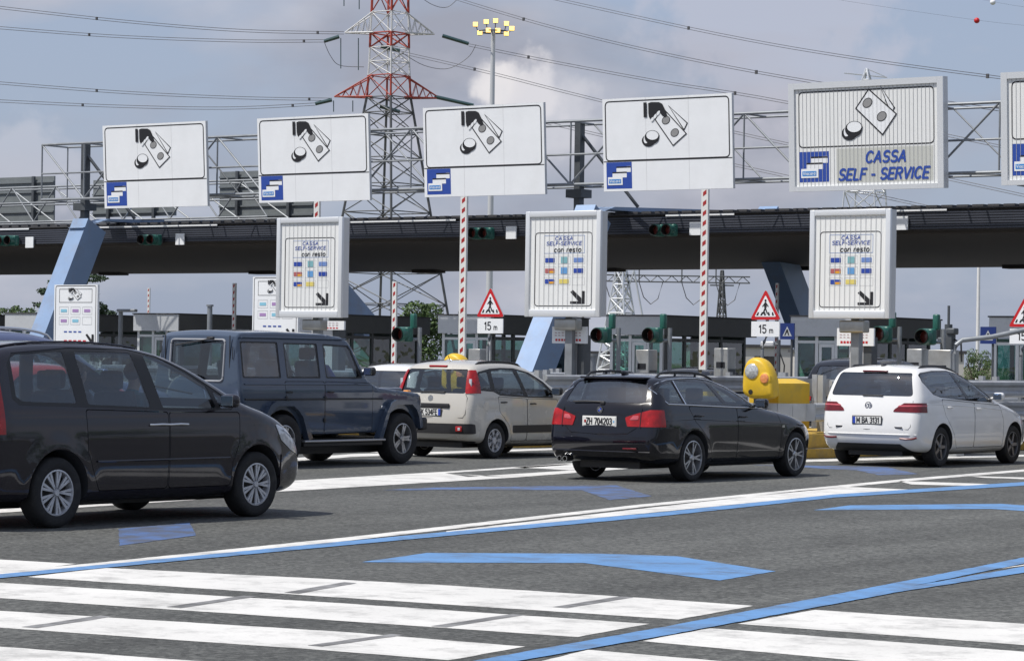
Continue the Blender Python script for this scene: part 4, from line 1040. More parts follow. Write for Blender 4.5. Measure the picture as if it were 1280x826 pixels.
for px, lb in ((172, 'grey toll booth behind the roof of the off-roader, leftmost with a pale front'), (355, 'grey toll booth behind the lightbox sign left of the big pylon'), (553, 'grey toll booth under the left pedestrian warning triangle'), (763, 'grey toll booth right of the middle lightbox sign'),
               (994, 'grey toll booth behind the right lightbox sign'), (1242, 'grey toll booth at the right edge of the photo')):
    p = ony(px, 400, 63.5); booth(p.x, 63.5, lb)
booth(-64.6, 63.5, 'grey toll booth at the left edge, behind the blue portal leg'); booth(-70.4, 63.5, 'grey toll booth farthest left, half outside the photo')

def cabinet(px, py0, py1, x, w, label, band=False):
    p = onx(px, (py0+py1)/2, x); zt = onx(px, py0, x).z
    t = thing('payment_machine', label, 'machine', (p.x, p.y, .17), group='steel payment machines beside the lanes')
    h = zt-.17; m = MB(); m.rbox((0, 0, h/2), (w*.75, .34, h), .02); m.build('cabinet', M['inox'], t, 40)
    m = MB(); m.box((0, -.176, h*.80), (w*.45, .012, h*.07)); m.build('screen', M['gloss_black'], t)
    m = MB(); m.box((w*.375+.006, 0, h*.72), (.012, .26, .12)); m.build('slot_panel', mat('brown_panel', (.12, .05, .03), .5) if band else M['steel_dark'], t)
cabinet(598, 436, 470, -36.0, .42, 'steel payment machine right of the red and white boom, above the beige car')
cabinet(808, 437, 470, -30.3, .42, 'steel payment machine left of the tall boom, above the black estate')
cabinet(906, 435, 480, -29.9, .45, 'steel payment machine left of the yellow beacon')
cabinet(1147, 436, 470, -28.6, .50, 'steel payment machine under the rightmost traffic light')
cabinet(1179, 437, 510, -23.2, .62, 'tall steel payment machine with brown panel near the right edge', True)

def boom(px, yt, yb, Z, w, label):
    a = at(px, yt, Z); b = at(px-(yb-yt)*.026, yb, Z); zb = max(.9, b.z)
    t = thing('barrier_boom', label, 'barrier boom', (b.x, b.y, 0), group='raised red and white barrier booms')
    L = a.z-zb; n = max(6, int(L/.20)); lean = R(1.0)
    m = MB(); m.box((0, 0, zb+L/2), (w, .06, L)); m.build('boom', M['pole_white'], t)
    s = MB()
    for k in range(n):
        z = zb+L*(k+.3)/n; q = w*.42; h = L/n*.42
        s.add([(-q*.6, -.0325, z), (q*.6, -.0325, z+q*.8), (q*.6, -.0325, z+q*.8+h), (-q*.6, -.0325, z+h)], [(0, 1, 2, 3)])
    tag(s.build('red_stripes', M['boom_red'], t), kind='stuff')
    c = MB(); c.rbox((0, .1, .17+.5), (.40, .45, 1.0), .03); c.build('housing', M['yellow'], t, 40)
    c = MB(); c.rbox((-w*.8, .09, zb+.25), (.06, .10, .6), .02); c.build('counterweight', M['steel_dark'], t, 40)
boom(583, 246, 458, 58, .16, 'tall raised striped boom under the third big sign')
boom(884.5, 237, 462, 57, .16, 'tall raised striped boom under the fourth big sign')
boom(399, 252, 452, 60, .15, 'raised striped boom showing between second big sign and lightbox')
boom(495, 352, 460, 70, .13, 'shorter raised boom left of the green traffic light, in front of the tree')
boom(294, 354, 420, 85, .12, 'raised striped boom above the roof of the off-roader')
boom(187, 360, 420, 108, .11, 'thin raised boom with white tip, far left above the booths')
boom(973, 354, 468, 76, .08, 'thin striped boom right of the pedestrian warning triangle on the right')

def signal_head(m_parent, c, s=1.0, name='signal_lamp'):
    x, y, z = c
    m = MB(); m.rbox((x, y, z), (.30*s, .22*s, .34*s), .05*s); h = m.build(name, M['tl_green'], m_parent, 40)
    q = MB(); q.lathe([(.148*s, -.11*s), (.150*s, -.33*s), (.142*s, -.33*s), (.138*s, -.11*s)], 'y', c=(x, y, z), n=22, close=True); q.build('hood', M['tl_black'], h, 40)
    q = MB(); q.lathe([(.001, -.135*s), (.08*s, -.13*s), (.135*s, -.112*s), (.135*s, -.10*s)], 'y', c=(x, y, z), n=20); q.build('lens', M['lens_red'], h, 40)
    q = MB(); q.lathe([(.150*s, -.09*s), (.165*s, -.13*s), (.165*s, -.30*s), (.152*s, -.30*s)], 'y', c=(x, y, z), n=22, close=True); q.build('collar', M['tl_green'], h, 40)
def traffic_light(px, py, Z, label, post=True):
    p = at(px, py, Z)
    t = thing('traffic_light', label, 'traffic light', (p.x, p.y, 0), group='green traffic lights beside the toll lanes')
    signal_head(t, (0, -.05, p.z), .92)
    m = MB(); m.rbox((.10, .08, p.z+.28), (.12, .12, .30), .03); m.build('bracket', M['tl_green'], t, 40)
    m = MB(); m.tube((.22, .14, 0), (.22, .14, p.z+.15), .045, 10); m.tube((.22, .14, p.z-.1), (.05, .06, p.z-.1), .03, 8); m.build('post', M['galv'], t, 40)
for px, py, Z, lb in ((509, 418, 58, 'green traffic light on a post in front of the round tree'), (757, 419, 56, 'green traffic light just right of the middle lightbox sign'), (821, 419, 56, 'green traffic light left of the tall boom under the fourth big sign'),
                      (1107, 418, 53, 'green traffic light under the right lightbox sign'), (1162, 421, 53, 'green traffic light with long black hood, rightmost')):
    traffic_light(px, py, Z, lb)
for px, py, lb in ((12, 301, 'pair of green signal lamps on the canopy fascia, at the left edge'), (190, 300, 'pair of green signal lamps on the fascia under the leftmost big sign'), (604, 292, 'pair of green signal lamps on the fascia under the third big sign'), (832, 288, 'pair of green signal lamps on the fascia under the fourth big sign')):
    p = ony(px, py, YC-.3); t = thing('fascia_signal', lb, 'traffic light', (p.x, p.y, p.z), group='lane signals on the canopy fascia')
    for s in (-1, 1): signal_head(t, (s*.19, 0, 0), .95)
    m = MB(); m.box((0, .16, 0), (.5, .12, .16)); m.build('bracket', M['steel_dark'], t)

# ------------------------------------------------------------------ signs
def shape(parent, name, polys, m, P, y):
    """flat lettering shapes on a sign face: polygons in sign units, P maps to (u, v) metres"""
    b = MB()
    for po in polys:
        pts = [P(*q) for q in po]
        tri = geometry.tessellate_polygon([[Vector((a, c, 0)) for a, c in pts]])
        b.add([(a, y, c) for a, c in pts], [tuple(t) for t in tri])
    me = bpy.data.meshes.new(name); me.from_pydata(b.v, [], b.f)
    return meshobj(name, me, m, parent)
def ell(cx, cy, rx, ry, n=20, rot=0):
    c, s = math.cos(rot), math.sin(rot)
    return [(cx+rx*math.cos(2*math.pi*k/n)*c-ry*math.sin(2*math.pi*k/n)*s, cy+rx*math.cos(2*math.pi*k/n)*s+ry*math.sin(2*math.pi*k/n)*c) for k in range(n)]
def ring_poly(outer, inner):
    return None
def outline_shape(parent, name, loops, m, P, y, wd):
    """stroked closed outlines, wd in sign units"""
    b = MB()
    for lp in loops:
        n = len(lp); inn = offset(lp, -wd)
        vs = [P(*q) for q in lp]+[P(*q) for q in inn]
        b.add([(u, y, v) for u, v in vs], [(k, (k+1) % n, n+(k+1) % n, n+k) for k in range(n)])
    me = bpy.data.meshes.new(name); me.from_pydata(b.v, [], b.f)
    return meshobj(name, me, m, parent)
def money(parent, P, y, hand=True, sc=1):
    """pictogram: hand holding two notes, and two coins (sign units, y up is down the photo)"""
    n1 = [(462, 110), (535, 190), (492, 228), (437, 148)]; n2 = [(478, 104), (538, 158), (526, 182)]
    if not hand: n1 = [(470, 100), (542, 168), (505, 222), (435, 150)]; n2 = [(498, 92), (537, 152), (526, 172)]
    shape(parent, 'note', [n2], M['sign_white'], P, y); outline_shape(parent, 'note_outline', [n2], M['ink'], P, y-.002, 3.2)
    shape(parent, 'note', [n1], M['sign_white'], P, y-.004); outline_shape(parent, 'note_outline', [n1], M['ink'], P, y-.006, 3.2)
    e = [(472, 150), (498, 187)] if hand else [(467, 137), (503, 173)]
    for a, b in e: shape(parent, 'note_mark_edge', [ell(a, b, 14, 11.5, rot=-.8)], M['ink'], P, y-.008); shape(parent, 'note_mark', [ell(a, b, 12.0, 9.5, rot=-.8)], M['sign_grey'], P, y-.010)
    cx, cy = (0, 0) if hand else (3, 2)
    shape(parent, 'coin', [ell(417+cx, 211+cy, 20, 18)], M['ink'], P, y-.008)
    shape(parent, 'coin_shine', [ell(411+cx, 205+cy, 8, 14, rot=.2)], M['sign_white'], P, y-.010)
    shape(parent, 'coin', [ell(428+cx, 201+cy, 22, 20), ell(430+cx, 196+cy, 21, 16)], M['ink'], P, y-.012)
    shape(parent, 'coin_face', [ell(430+cx, 195+cy, 18.5, 13.5)], M['sign_white'], P, y-.014)
    if hand:
        shape(parent, 'cuff', [[(404, 97), (414, 97), (414, 141), (404, 141)]], M['ink'], P, y-.012)
        shape(parent, 'hand', [[(419, 99), (428, 96), (452, 96), (462, 101), (470, 118), (477, 136), (470, 142), (461, 136), (455, 128), (450, 126), (441, 136), (432, 150), (427, 154), (426, 146), (421, 142), (419, 130)]], M['ink'], P, y-.014)
        shape(parent, 'fingers', [ell(431, 147, 4.0, 7.5, 10, .6), ell(440, 138, 4.0, 9, 10, .6), ell(449, 129, 4.0, 9, 10, .6)], M['sign_white'], P, y-.016)
def card_emblem(parent, u0, v0, w, h, y):
    """blue square with a stack of payment cards"""
    def P(a, b): return (u0+a*w, v0+b*h)
    shape(parent, 'emblem_field', [[(0, 0), (1, 0), (1, 1), (0, 1)]], M['sign_blue'], P, y)
    k = 0
    for (a, b) in ((.40, .62), (.24, .42)):
        shape(parent, 'card', [[(a, b), (a+.56, b), (a+.56, b+.22), (a+.40, b+.22), (a+.40, b+.16), (a, b+.16)]], M['sign_white'], P, y-.003)
        shape(parent, 'card_stripe', [[(a, b+.165), (a+.56, b+.165), (a+.56, b+.215), (a, b+.215)]], M['ink'], P, y-.006)
    shape(parent, 'card', [[(.06, .14), (.64, .14), (.64, .44), (.06, .44)]], M['sign_white'], P, y-.009)
    shape(parent, 'card_panel', [[(.10, .20), (.58, .20), (.58, .36), (.10, .36)]], mat('card_blue', (.05, .25, .62), .4), P, y-.012)
    text(parent, 'card_lettering', 'Viacard', (u0+.34*w, y-.015, v0+.285*h), .09*h, M['sign_white'], width=.42*w)
def big_sign(TL, TR, BR, BL, label, lightbox=False, tilt=3.5):
    ys = 60.55
    a = ony(*BL, ys); b = ony(*BR, ys); c = ony(*TL, ys); w = b.x-a.x; h = c.z-a.z
    t = thing('lane_sign', label, 'toll lane sign', ((a.x+b.x)/2, ys, a.z), group='big white toll lane signs on the gantry'); t.rotation_euler = (R(tilt), 0, 0)
    D = .20 if lightbox else .08
    m = MB(); m.bbox(-w/2, w/2, 0, D, 0, h); m.build('board', M['sign_edge'] if lightbox else M['sign_edge'], t)
    face = M['lightbox'] if lightbox else M['sign_white']
    fr = .07*w/3.6 if lightbox else .006
    m = MB(); m.bbox(-w/2+fr, w/2-fr, -.010, -.001, fr, h-fr); m.build('face', face, t)
    if lightbox:
        m = MB()
        for x0, x1, z0, z1 in ((-w/2, -w/2+.16, 0, h), (w/2-.16, w/2, 0, h), (-w/2+.162, w/2-.162, h-.15, h), (-w/2+.162, w/2-.162, 0, .12)): m.bbox(x0, x1, -.06, -.002, z0, z1)
        m.build('frame', mat('lightbox_frame', (.72, .74, .76), .35, .3), t)
        m = MB()
        n = 36
        for k in range(1, n): m.bbox(-w/2+.16+(w-.32)*k/n-.0045, -w/2+.16+(w-.32)*k/n+.0045, -.020, -.016, .125, h-.155)
        tag(m.build('louvre_lines', M['lightbox_line'], t), kind='stuff')
    def P(x, y):
        tt = (x-275)/395; top = 88-20*tt; bot = 363-8*tt
        return ((x-275)/395*w-w/2, (bot-y)/(bot-top)*h)
    def Q(u, v): return (-w/2+u*w, v*h)     # straight sign units 0..1
    bl = [Q(.02 if not lightbox else .06, .325 if not lightbox else .40), Q(.98 if not lightbox else .94, .325 if not lightbox else .40), Q(.98 if not lightbox else .94, .975 if not lightbox else .92), Q(.02 if not lightbox else .06, .975 if not lightbox else .92)]
    bl = rounded(bl, .14, 6)
    outline_shape(t, 'border', [bl], M['ink'], lambda a_, b_: (a_, b_), -.013, .032)
    # black rule across the whole sign under the panel
    if not lightbox: shape(t, 'rule', [[(0.004, .318), (.996, .318), (.996, .328), (.004, .328)]], M['ink'], Q, -.012)
    if lightbox:
        def P2(x, y):
            uu = (x-275)/395; return (uu*w-w/2 + .03*w, (355-y)/275*h*.98+.015*h)
        money(t, P2, -.016, hand=False)
        card_emblem(t, -w/2+.065*w, .085*h, .195*w, .28*h, -.014)
        shape(t, 'text_panel', [[(.31, .07), (.93, .07), (.93, .385), (.31, .385)]], M['lightbox_grey'], Q, -.012)
        text(t, 'lettering', 'CASSA', (.135*w, -.022, .300*h), .26, M['sign_blue'], shear=.22, width=.26*w, weight=.21)
        text(t, 'lettering', 'SELF - SERVICE', (.118*w, -.022, .145*h), .26, M['sign_blue'], shear=.22, width=.58*w, weight=.21)
    else:
        money(t, P, -.014)
        card_emblem(t, -w/2+.025*w, .03*h, .20*w, .285*h, -.013)
        for u in (.34, .67): m = MB(); m.bbox(-w/2+u*w-.004, -w/2+u*w+.004, -.0115, -.0105, .01, h-.01); m.build('panel_joint', M['sign_edge'], t)
    for u in (-.3, .3):
        m = MB(); m.bbox(u*w-.05, u*w+.05, D+.002, D+.5, h*.15, h*.25); m.bbox(u*w-.05, u*w+.05, D+.002, D+.4, h*.75, h*.85); m.build('mounting', M['steel_dark'], t)
big_sign((129, 158), (257, 152), (260, 257), (131, 261), 'white cash and card lane sign, leftmost of the big signs above the canopy')
big_sign((322, 149), (460, 142), (463, 250), (324, 254), 'white cash and card lane sign, second from left, just left of the pylon')
big_sign((529, 136), (679, 130), (682, 243), (531, 247), 'white cash and card lane sign, third from left, beside the lamp mast')
big_sign((753, 125), (915, 118), (917, 236), (755, 240), 'white cash and card lane sign, fourth from left, without wording')
big_sign((985, 106), (1178, 97), (1181, 235), (988, 240), 'big lightbox sign reading CASSA SELF - SERVICE in blue', True, 3.0)
big_sign((1250, 92), (1460, 82), (1463, 222), (1253, 232), 'big lightbox sign cut off by the right edge of the photo', True, 3.0)

CARD = [mat('card_navy', (.02, .06, .35), .5), mat('card_teal', (.20, .42, .46), .5), mat('card_pale_blue', (.15, .25, .55), .5), mat('card_red', (.42, .12, .12), .5), mat('card_azure', (.12, .32, .62), .5), mat('card_navy', (.02, .06, .35), .5), mat('card_navy', (.02, .06, .35), .5), mat('card_yellow', (.72, .60, .16), .5)]
CARD2 = mat('card_orange', (.75, .35, .02), .5)
def small_box(xl, xr, yt, yb, label, pole_x=None):
    ys = 44.2
    a = ony(xl, yb, ys); b = ony(xr, yb, ys); c = ony(xl, yt, ys); w = b.x-a.x; h = c.z-a.z; X = (a.x+b.x)/2
    t = thing('lightbox_sign', label, 'lightbox sign', (X, ys, 0), group='self service lightbox signs on the toll islands'); z0 = a.z
    def Q(u, v): return (-w/2+u*w, z0+v*h)
    m = MB(); m.bbox(-w/2+.01, w/2-.01, 0, .20, z0+.01, z0+h-.01); m.build('case', M['sign_edge'], t)
    m = MB(); m.bbox(-w/2+.10, w/2-.10, -.012, -.001, z0+.13, z0+h-.11); m.build('face', M['lightbox'], t)
    fr = mat('lightbox_frame', (.72, .74, .76), .35, .3); m = MB()
    m.rbox((-w/2+.05, -.015, z0+h/2), (.10, .07, h), .012); m.rbox((w/2-.05, -.015, z0+h/2), (.10, .07, h), .012); m.rbox((0, -.015, z0+h-.055), (w-.20, .07, .11), .012); m.rbox((0, -.015, z0+.07), (w-.20, .07, .14), .012)
    m.build('frame', fr, t, 40)
    m = MB(); n = 14
    for k in range(1, n): m.bbox(-w/2+.10+(w-.20)*k/n-.003, -w/2+.10+(w-.20)*k/n+.003, -.026, -.022, z0+.145, z0+h-.125)
    tag(m.build('louvre_lines', M['lightbox_line'], t), kind='stuff')
    bl = rounded([Q(.12, .10), Q(.88, .10), Q(.88, .80), Q(.12, .80)], .08, 5); outline_shape(t, 'border', [bl], M['ink'], lambda p, q: (p, q), -.015, .016)
    tb = [Q(.24, .60), Q(.78, .60), Q(.78, .77), Q(.24, .77)]; outline_shape(t, 'text_box', [tb], mat('thin_blue', (.2, .3, .55), .5), lambda p, q: (p, q), -.015, .008)
    text(t, 'lettering', 'CASSA', (.01*w, -.018, z0+.742*h), .066, M['sign_blue'], shear=.2, width=.24*w, weight=.17)
    text(t, 'lettering', 'SELF-SERVICE', (.01*w, -.018, z0+.695*h), .066, M['sign_blue'], shear=.2, width=.47*w, weight=.17)
    text(t, 'lettering', 'con resto', (.06*w, -.018, z0+.636*h), .090, M['ink'], shear=.2, width=.36*w, weight=.17)
    shape(t, 'coin', [[Q(.27, .615), Q(.31, .60+.005), Q(.345, .63), Q(.31, .655), Q(.28, .65)]], M['sign_grey'], lambda q: q, -.018) if False else None
    i = 0
    for r_ in range(3):
        for c_ in range(3):
            u0, v0 = .24+.19*c_, .50-.10*r_
            outline_shape(t, 'card_frame', [[Q(u0, v0), Q(u0+.165, v0), Q(u0+.165, v0+.075), Q(u0, v0+.075)]], M['lightbox_line'], lambda p, q: (p, q), -.015, .004)
            if i < 8:
                q = [Q(u0+.02, v0+.015), Q(u0+.145, v0+.015), Q(u0+.145, v0+.058), Q(u0+.02, v0+.058)]
                if i in (1, 4): q = [Q(u0+.04, v0+.008), Q(u0+.125, v0+.008), Q(u0+.125, v0+.067), Q(u0+.04, v0+.067)]
                shape(t, 'card_logo', [q], CARD[i], lambda p, q_: (p, q_), -.018)
                if i in (3, 6): shape(t, 'card_logo', [[Q(u0+.08, v0+.015), Q(u0+.145, v0+.015), Q(u0+.145, v0+.035), Q(u0+.08, v0+.035)]], CARD2, lambda p, q_: (p, q_), -.020)
            i += 1
    ar = [Q(.60, .235), Q(.635, .255), Q(.755, .175), Q(.755, .245), Q(.79, .245), Q(.79, .125), Q(.60, .125), Q(.60, .148), Q(.71, .148)]
    shape(t, 'arrow', [ar], M['ink'], lambda p, q: (p, q), -.018)
    m = MB(); m.bbox(-.08, .08, .205, .36, .17, z0+.3); m.build('post', M['galv'], t)
    m = MB(); m.rbox((0, .18, z0-.14), (.5, .24, .22), .03); m.build('bracket', M['inox'], t, 40)
    return X, z0
B1 = small_box(346, 428, 273, 397, 'upright lightbox sign left of the pylon, above the off-roader'); B2 = small_box(657, 751, 265, 396, 'upright lightbox sign in the middle, between third and fourth big sign'); B3 = small_box(1012, 1113, 263, 398, 'upright lightbox sign on the right, under the CASSA SELF - SERVICE sign')

def payment_board(xl, xr, yt, yb, Z, label, arrow=True):
    a = at(xl, yb, Z); ys = a.y; b = ony(xr, yb, ys); c = ony(xl, yt, ys); w = b.x-a.x; h = c.z-a.z
    t = thing('payment_board', label, 'sign', ((a.x+b.x)/2, ys, 0), group='flat payment boards at the left'); z0 = a.z
    def Q(u, v): return (-w/2+u*w, z0+v*h)
    I = lambda p, q: (p, q)
    m = MB(); m.bbox(-w/2, w/2, 0, .06, z0, z0+h); m.build('board', M['sign_white'], t)
    outline_shape(t, 'border', [rounded([Q(.03, .015), Q(.97, .015), Q(.97, .985), Q(.03, .985)], .05)], M['ink'], I, -.003, .014)
    outline_shape(t, 'panel', [[Q(.12, .70), Q(.88, .70), Q(.88, .93), Q(.12, .93)]], M['ink'], I, -.003, .010)
    def P(x, y): u = (x-275)/395; v = (363-y)/275; return (-w/2+w*(.5+(u-.5)*.9), z0+h*(.815+(v-.66)*.42))
    money(t, P, -.006)
    cols = [mat('pale_cyan', (.25, .55, .70), .5), mat('mauve', (.40, .25, .50), .5), mat('pale_cyan', (.25, .55, .70), .5)]
    for c_ in range(3):
        for r_ in range(2):
            u0 = .12+.27*c_; v0 = .50-.17*r_
            outline_shape(t, 'cell', [[Q(u0, v0), Q(u0+.22, v0), Q(u0+.22, v0+.13), Q(u0, v0+.13)]], M['lightbox_line'], I, -.003, .006)
            if not (c_ == 2 and r_ == 1): shape(t, 'cell_logo', [[Q(u0+.04, v0+.04), Q(u0+.18, v0+.04), Q(u0+.18, v0+.09), Q(u0+.04, v0+.09)]], cols[(c_+r_) % 2 if c_ < 2 else 1], I, -.005)
    for k, (v, mt) in enumerate(((.20, 'sign_blue'), (.05, 'sign_red'))):
        shape(t, 'small_print', [[Q(.24+.11*i, v), Q(.31+.11*i, v), Q(.31+.11*i, v+.022), Q(.24+.11*i, v+.022)] for i in range(4 if k == 0 else 5)], M[mt], I, -.005)
    shape(t, 'arrow', [[Q(.74, .16), Q(.78, .18), Q(.88, .085), Q(.88, .17), Q(.93, .17), Q(.93, .02), Q(.74, .02), Q(.74, .05), Q(.84, .05)]], M['ink'], I, -.007)
    m = MB(); m.tube((0, .1, 0), (0, .1, z0+h*.9), .05, 8); m.build('post', M['galv'], t)
payment_board(67, 121, 356, 430, 60, 'flat white payment board in front of the left blue portal leg')
payment_board(315, 372, 346, 424, 63, 'flat white payment board half hidden by the left lightbox sign')

def walker_sign(px, py, half, Z, label, panel=True):
    c = at(px, py, Z); s = half*2/(FPX/Z)*1.22
    t = thing('warning_sign', label, 'warning sign', (c.x, c.y, 0), group='pedestrian crossing warning triangles')
    z0 = c.z-s*.40; tri = [(-s/2, z0), (s/2, z0), (0, z0+s*.87)]
    I = lambda p, q: (p, q)
    m = MB(); m.prism(rounded(tri, .04), 'y', 0, .03); m.build('plate', M['sign_edge'], t)
    shape(t, 'red_border', [rounded(tri, .04)], M['sign_red'], I, -.002)
    ti = rounded(offset(tri, -s*.085), .02); shape(t, 'white_field', [ti], M['sign_white'], I, -.005)
    def P(u, v): return (u*s, z0+v*s)
    zeb = [[(-.30+.13*k, .12), (-.235+.13*k, .12), (-.235+.13*k+(.03 if k < 2 else -.03)*1, .215), (-.275+.13*k+(.03 if k < 2 else -.03), .215)] for k in range(5)]
    shape(t, 'crossing_bars', zeb, M['ink'], P, -.008)
    man = [[(-.03, .50), (.03, .50), (.045, .36), (.02, .33), (.09, .17), (.05, .16), (0, .28), (-.06, .16), (-.10, .17), (-.03, .33), (-.045, .36)], [(-.03, .48), (-.11, .38), (-.09, .36), (-.02, .43)], [(.03, .48), (.11, .38), (.09, .36), (.02, .43)], ell(0, .545, .033, .036)]
    shape(t, 'walking_figure', man, M['ink'], P, -.008)
    if panel:
        m = MB(); m.bbox(-s*.46, s*.46, 0, .025, z0-s*.48, z0-s*.05); m.build('distance_panel', M['sign_white'], t)
        text(t, 'lettering', '15', (-s*.08, -.003, z0-s*.265), s*.22, M['ink'], width=s*.25, weight=.16); text(t, 'lettering', 'm', (s*.20, -.003, z0-s*.30), s*.15, M['ink'], weight=.16)
    m = MB(); m.path([(-.12, .10, 0), (-.12, .10, z0-s*.85), (-.08, .10, z0-s*.62), (0, .08, z0-s*.45), (0, .08, z0+s*.5)], .035, 8); m.build('post', M['galv'], t, 40)
walker_sign(613, 379, 17.5, 60, 'red bordered pedestrian triangle with 15 m panel, between third sign and middle lightbox')
walker_sign(957, 382, 18, 58, 'red bordered pedestrian triangle with 15 m panel, left of the right lightbox')
walker_sign(1281, 391, 18, 57, 'red bordered pedestrian triangle cut off by the right edge of the photo')
def blue_sign(px, py, Z, label, dark=False):
    c = at(px, py, Z); s = .40
    t = thing('crossing_sign', label, 'pedestrian sign', (c.x, c.y, 0), group='blue pedestrian crossing signs'); I = lambda p, q: (p, q)
    m = MB(); m.bbox(-s/2, s/2, 0, .03, c.z-s/2, c.z+s/2); m.build('plate', mat('sign_navy', (.012, .030, .15), .4, dirt=(.05, .06, .1, .5)), t)
    shape(t, 'triangle', [[(-.13, c.z-.12), (.13, c.z-.12), (0, c.z+.12)]], mat('dull_white', (.42, .44, .46), .5), I, -.003)  # duller white than on the other signs
    shape(t, 'walking_figure', [[(-.015, c.z+.05), (.02, c.z+.05), (.06, c.z-.10), (.03, c.z-.10), (0, c.z-.02), (-.05, c.z-.10), (-.08, c.z-.10)]], M['ink'], I, -.006)
    m = MB(); m.tube((.1, .06, 0), (.1, .06, c.z), .03, 8); m.build('post', M['steel_dark'], t, 40)
blue_sign(1235, 419, 66, 'blue pedestrian crossing sign near the right edge'); blue_sign(984, 414, 69, 'blue pedestrian crossing sign in front of the dark portal leg')

def fare_board(xl, xr, yt, yb, Z, label):
    a = at(xl, yb, Z); b = ony(xr, yb, a.y); c = ony(xl, yt, a.y); w = b.x-a.x; z0, h = a.z, c.z-a.z
    t = thing('fare_board', label, 'notice board', ((a.x+b.x)/2, a.y, 0), group='small white notice boards with red print'); I = lambda p, q: (p, q)
    m = MB(); m.bbox(-w/2, w/2, 0, .05, z0, z0+h); m.build('board', M['sign_white'], t)
    def Q(u, v): return (-w/2+u*w, z0+v*h)
    random.seed(int(xl)); rows = []
    for v in (.80, .60, .45): rows += [[Q(u, v), Q(u+.05+.04*random.random(), v), Q(u+.05, v+.05), Q(u, v+.05)] for u in np.arange(.08, .88, .10)]
    shape(t, 'print', rows, mat('faded_print', (.45, .32, .34), .6), I, -.004)
    shape(t, 'red_print', [[Q(u, .14), Q(u+.06, .14), Q(u+.06, .27), Q(u, .27)] for u in np.arange(.10, .86, .085)], M['sign_red'], I, -.004)
    m = MB(); m.bbox(-.14, .14, .06, .20, 0, z0+h*.5); m.build('post', M['sign_edge'], t); m = MB(); m.bbox(.145, .30, .07, .30, 0, z0+h*.5); m.build('column', M['steel_dark'], t)
fare_board(690, 733, 408, 429, 54, 'white notice board with red print under the middle lightbox'); fare_board(1046, 1092, 410, 432, 51.5, 'white notice board with red print under the right lightbox'); fare_board(384, 430, 401, 412, 59, 'white notice board just above the roof of the off-roader')

# ------------------------------------------------------------------ posts, masts, lamps
def camera_post():
    p = at(1185, 455, 60)
    t = thing('camera_mast', 'dark mast with cameras and boxes right of the rightmost traffic light', 'mast', (p.x, p.y, 0)); zt = at(1185, 382, 60).z
    m = MB(); m.tube((0, 0, 0), (0, 0, zt-.4), .085, 10); m.tube((0, 0, zt-.4), (0, 0, zt), .03, 8); m.build('pole', M['steel_dark'], t, 40)
    for dx, dz, w in ((.12, -.55, .2), (-.1, -.75, .18), (.16, -1.05, .16)):
        m = MB(); m.rbox((dx, -.05, zt+dz), (w, .22, .14), .03); m.build('camera', M['steel_dark'], t, 40)
    m = MB(); m.path([(.1, 0, zt-.7), (.3, 0, zt-.8), (.32, 0, zt-1.2)], .02, 6); m.build('cable', M['black'], t)
    m = MB(); m.rbox((0, -.02, zt-.75), (.28, .2, .5), .02); m.build('control_box', M['steel_dark'], t, 40)
camera_post()
def cctv(px, py, Z, label):
    p = at(px, py, Z); t = thing('surveillance_camera', label, 'camera', (p.x, p.y, 0))
    m = MB(); m.tube((0, 0, 0), (0, 0, p.z+.1), .035, 8); m.tube((0, 0, p.z), (-.2, 0, p.z), .02, 6); m.build('pole', M['steel_dark'], t, 40)
    m = MB(); m.rbox((-.30, 0, p.z), (.36, .14, .13), .03); m.build('camera', M['sign_edge'], t, 40)
    m = MB(); m.path([(.02, 0, p.z-.2), (.15, 0, p.z-.5), (.12, 0, p.z-.9), (.03, 0, p.z-1.0)], .016, 6); m.build('cable', M['black'], t)
cctv(974, 430, 66, 'small surveillance camera on a post above the yellow crash barrier')
def street_lamp(px, yt, Z, label):
    p = at(px, yt, Z); t = thing('street_lamp', label, 'street lamp', (p.x, p.y, 0), group='small street lamps behind the cars')
    m = MB(); m.tube((0, 0, 0), (0, 0, p.z), .07, 8); m.build('pole', M['galv'], t, 40)
    m = MB(); m.rbox((.35, -.1, p.z-.03), (.75, .16, .09), .03); m.build('lamp_head', M['galv'], t, 40)
street_lamp(151, 387, 85, 'small street lamp right of the flat white payment board'); 
def post(px, yt, yb, Z, r, label, m='galv', name='post'):
    p = at(px, yb, Z); a = at(px, yt, Z); t = thing(name, label, 'post', (p.x, p.y, 0))
    q = MB(); q.tube((0, 0, 0), (0, 0, a.z), r, 10, r2=r*.8); q.build('pole', M[m], t, 40)
    q = MB(); q.tube((0, 0, a.z+.002), (0, 0, a.z+.05), r*1.15, 10); q.build('cap', M['galv'], t, 40)
    q = MB(); q.box((0, 0, .02), (r*5, r*5, .04)); q.build('base_plate', M['galv'], t)
    return t
post(262, 383, 410, 80, .09, 'plain grey post above the roof of the off-roader'); post(1221.5, 329, 465, 110, .08, 'slim white flagpole-like post near the right edge', 'pole_white'); post(573.5, 392, 460, 58.6, .03, 'short grey post left of the tall boom under the third sign', 'inox'); post(876, 390, 460, 57.6, .03, 'short grey post left of the tall boom under the fourth sign', 'inox')
post(739, 445, 480, 60, .12, 'grey post behind the upper guardrail under the green traffic light')
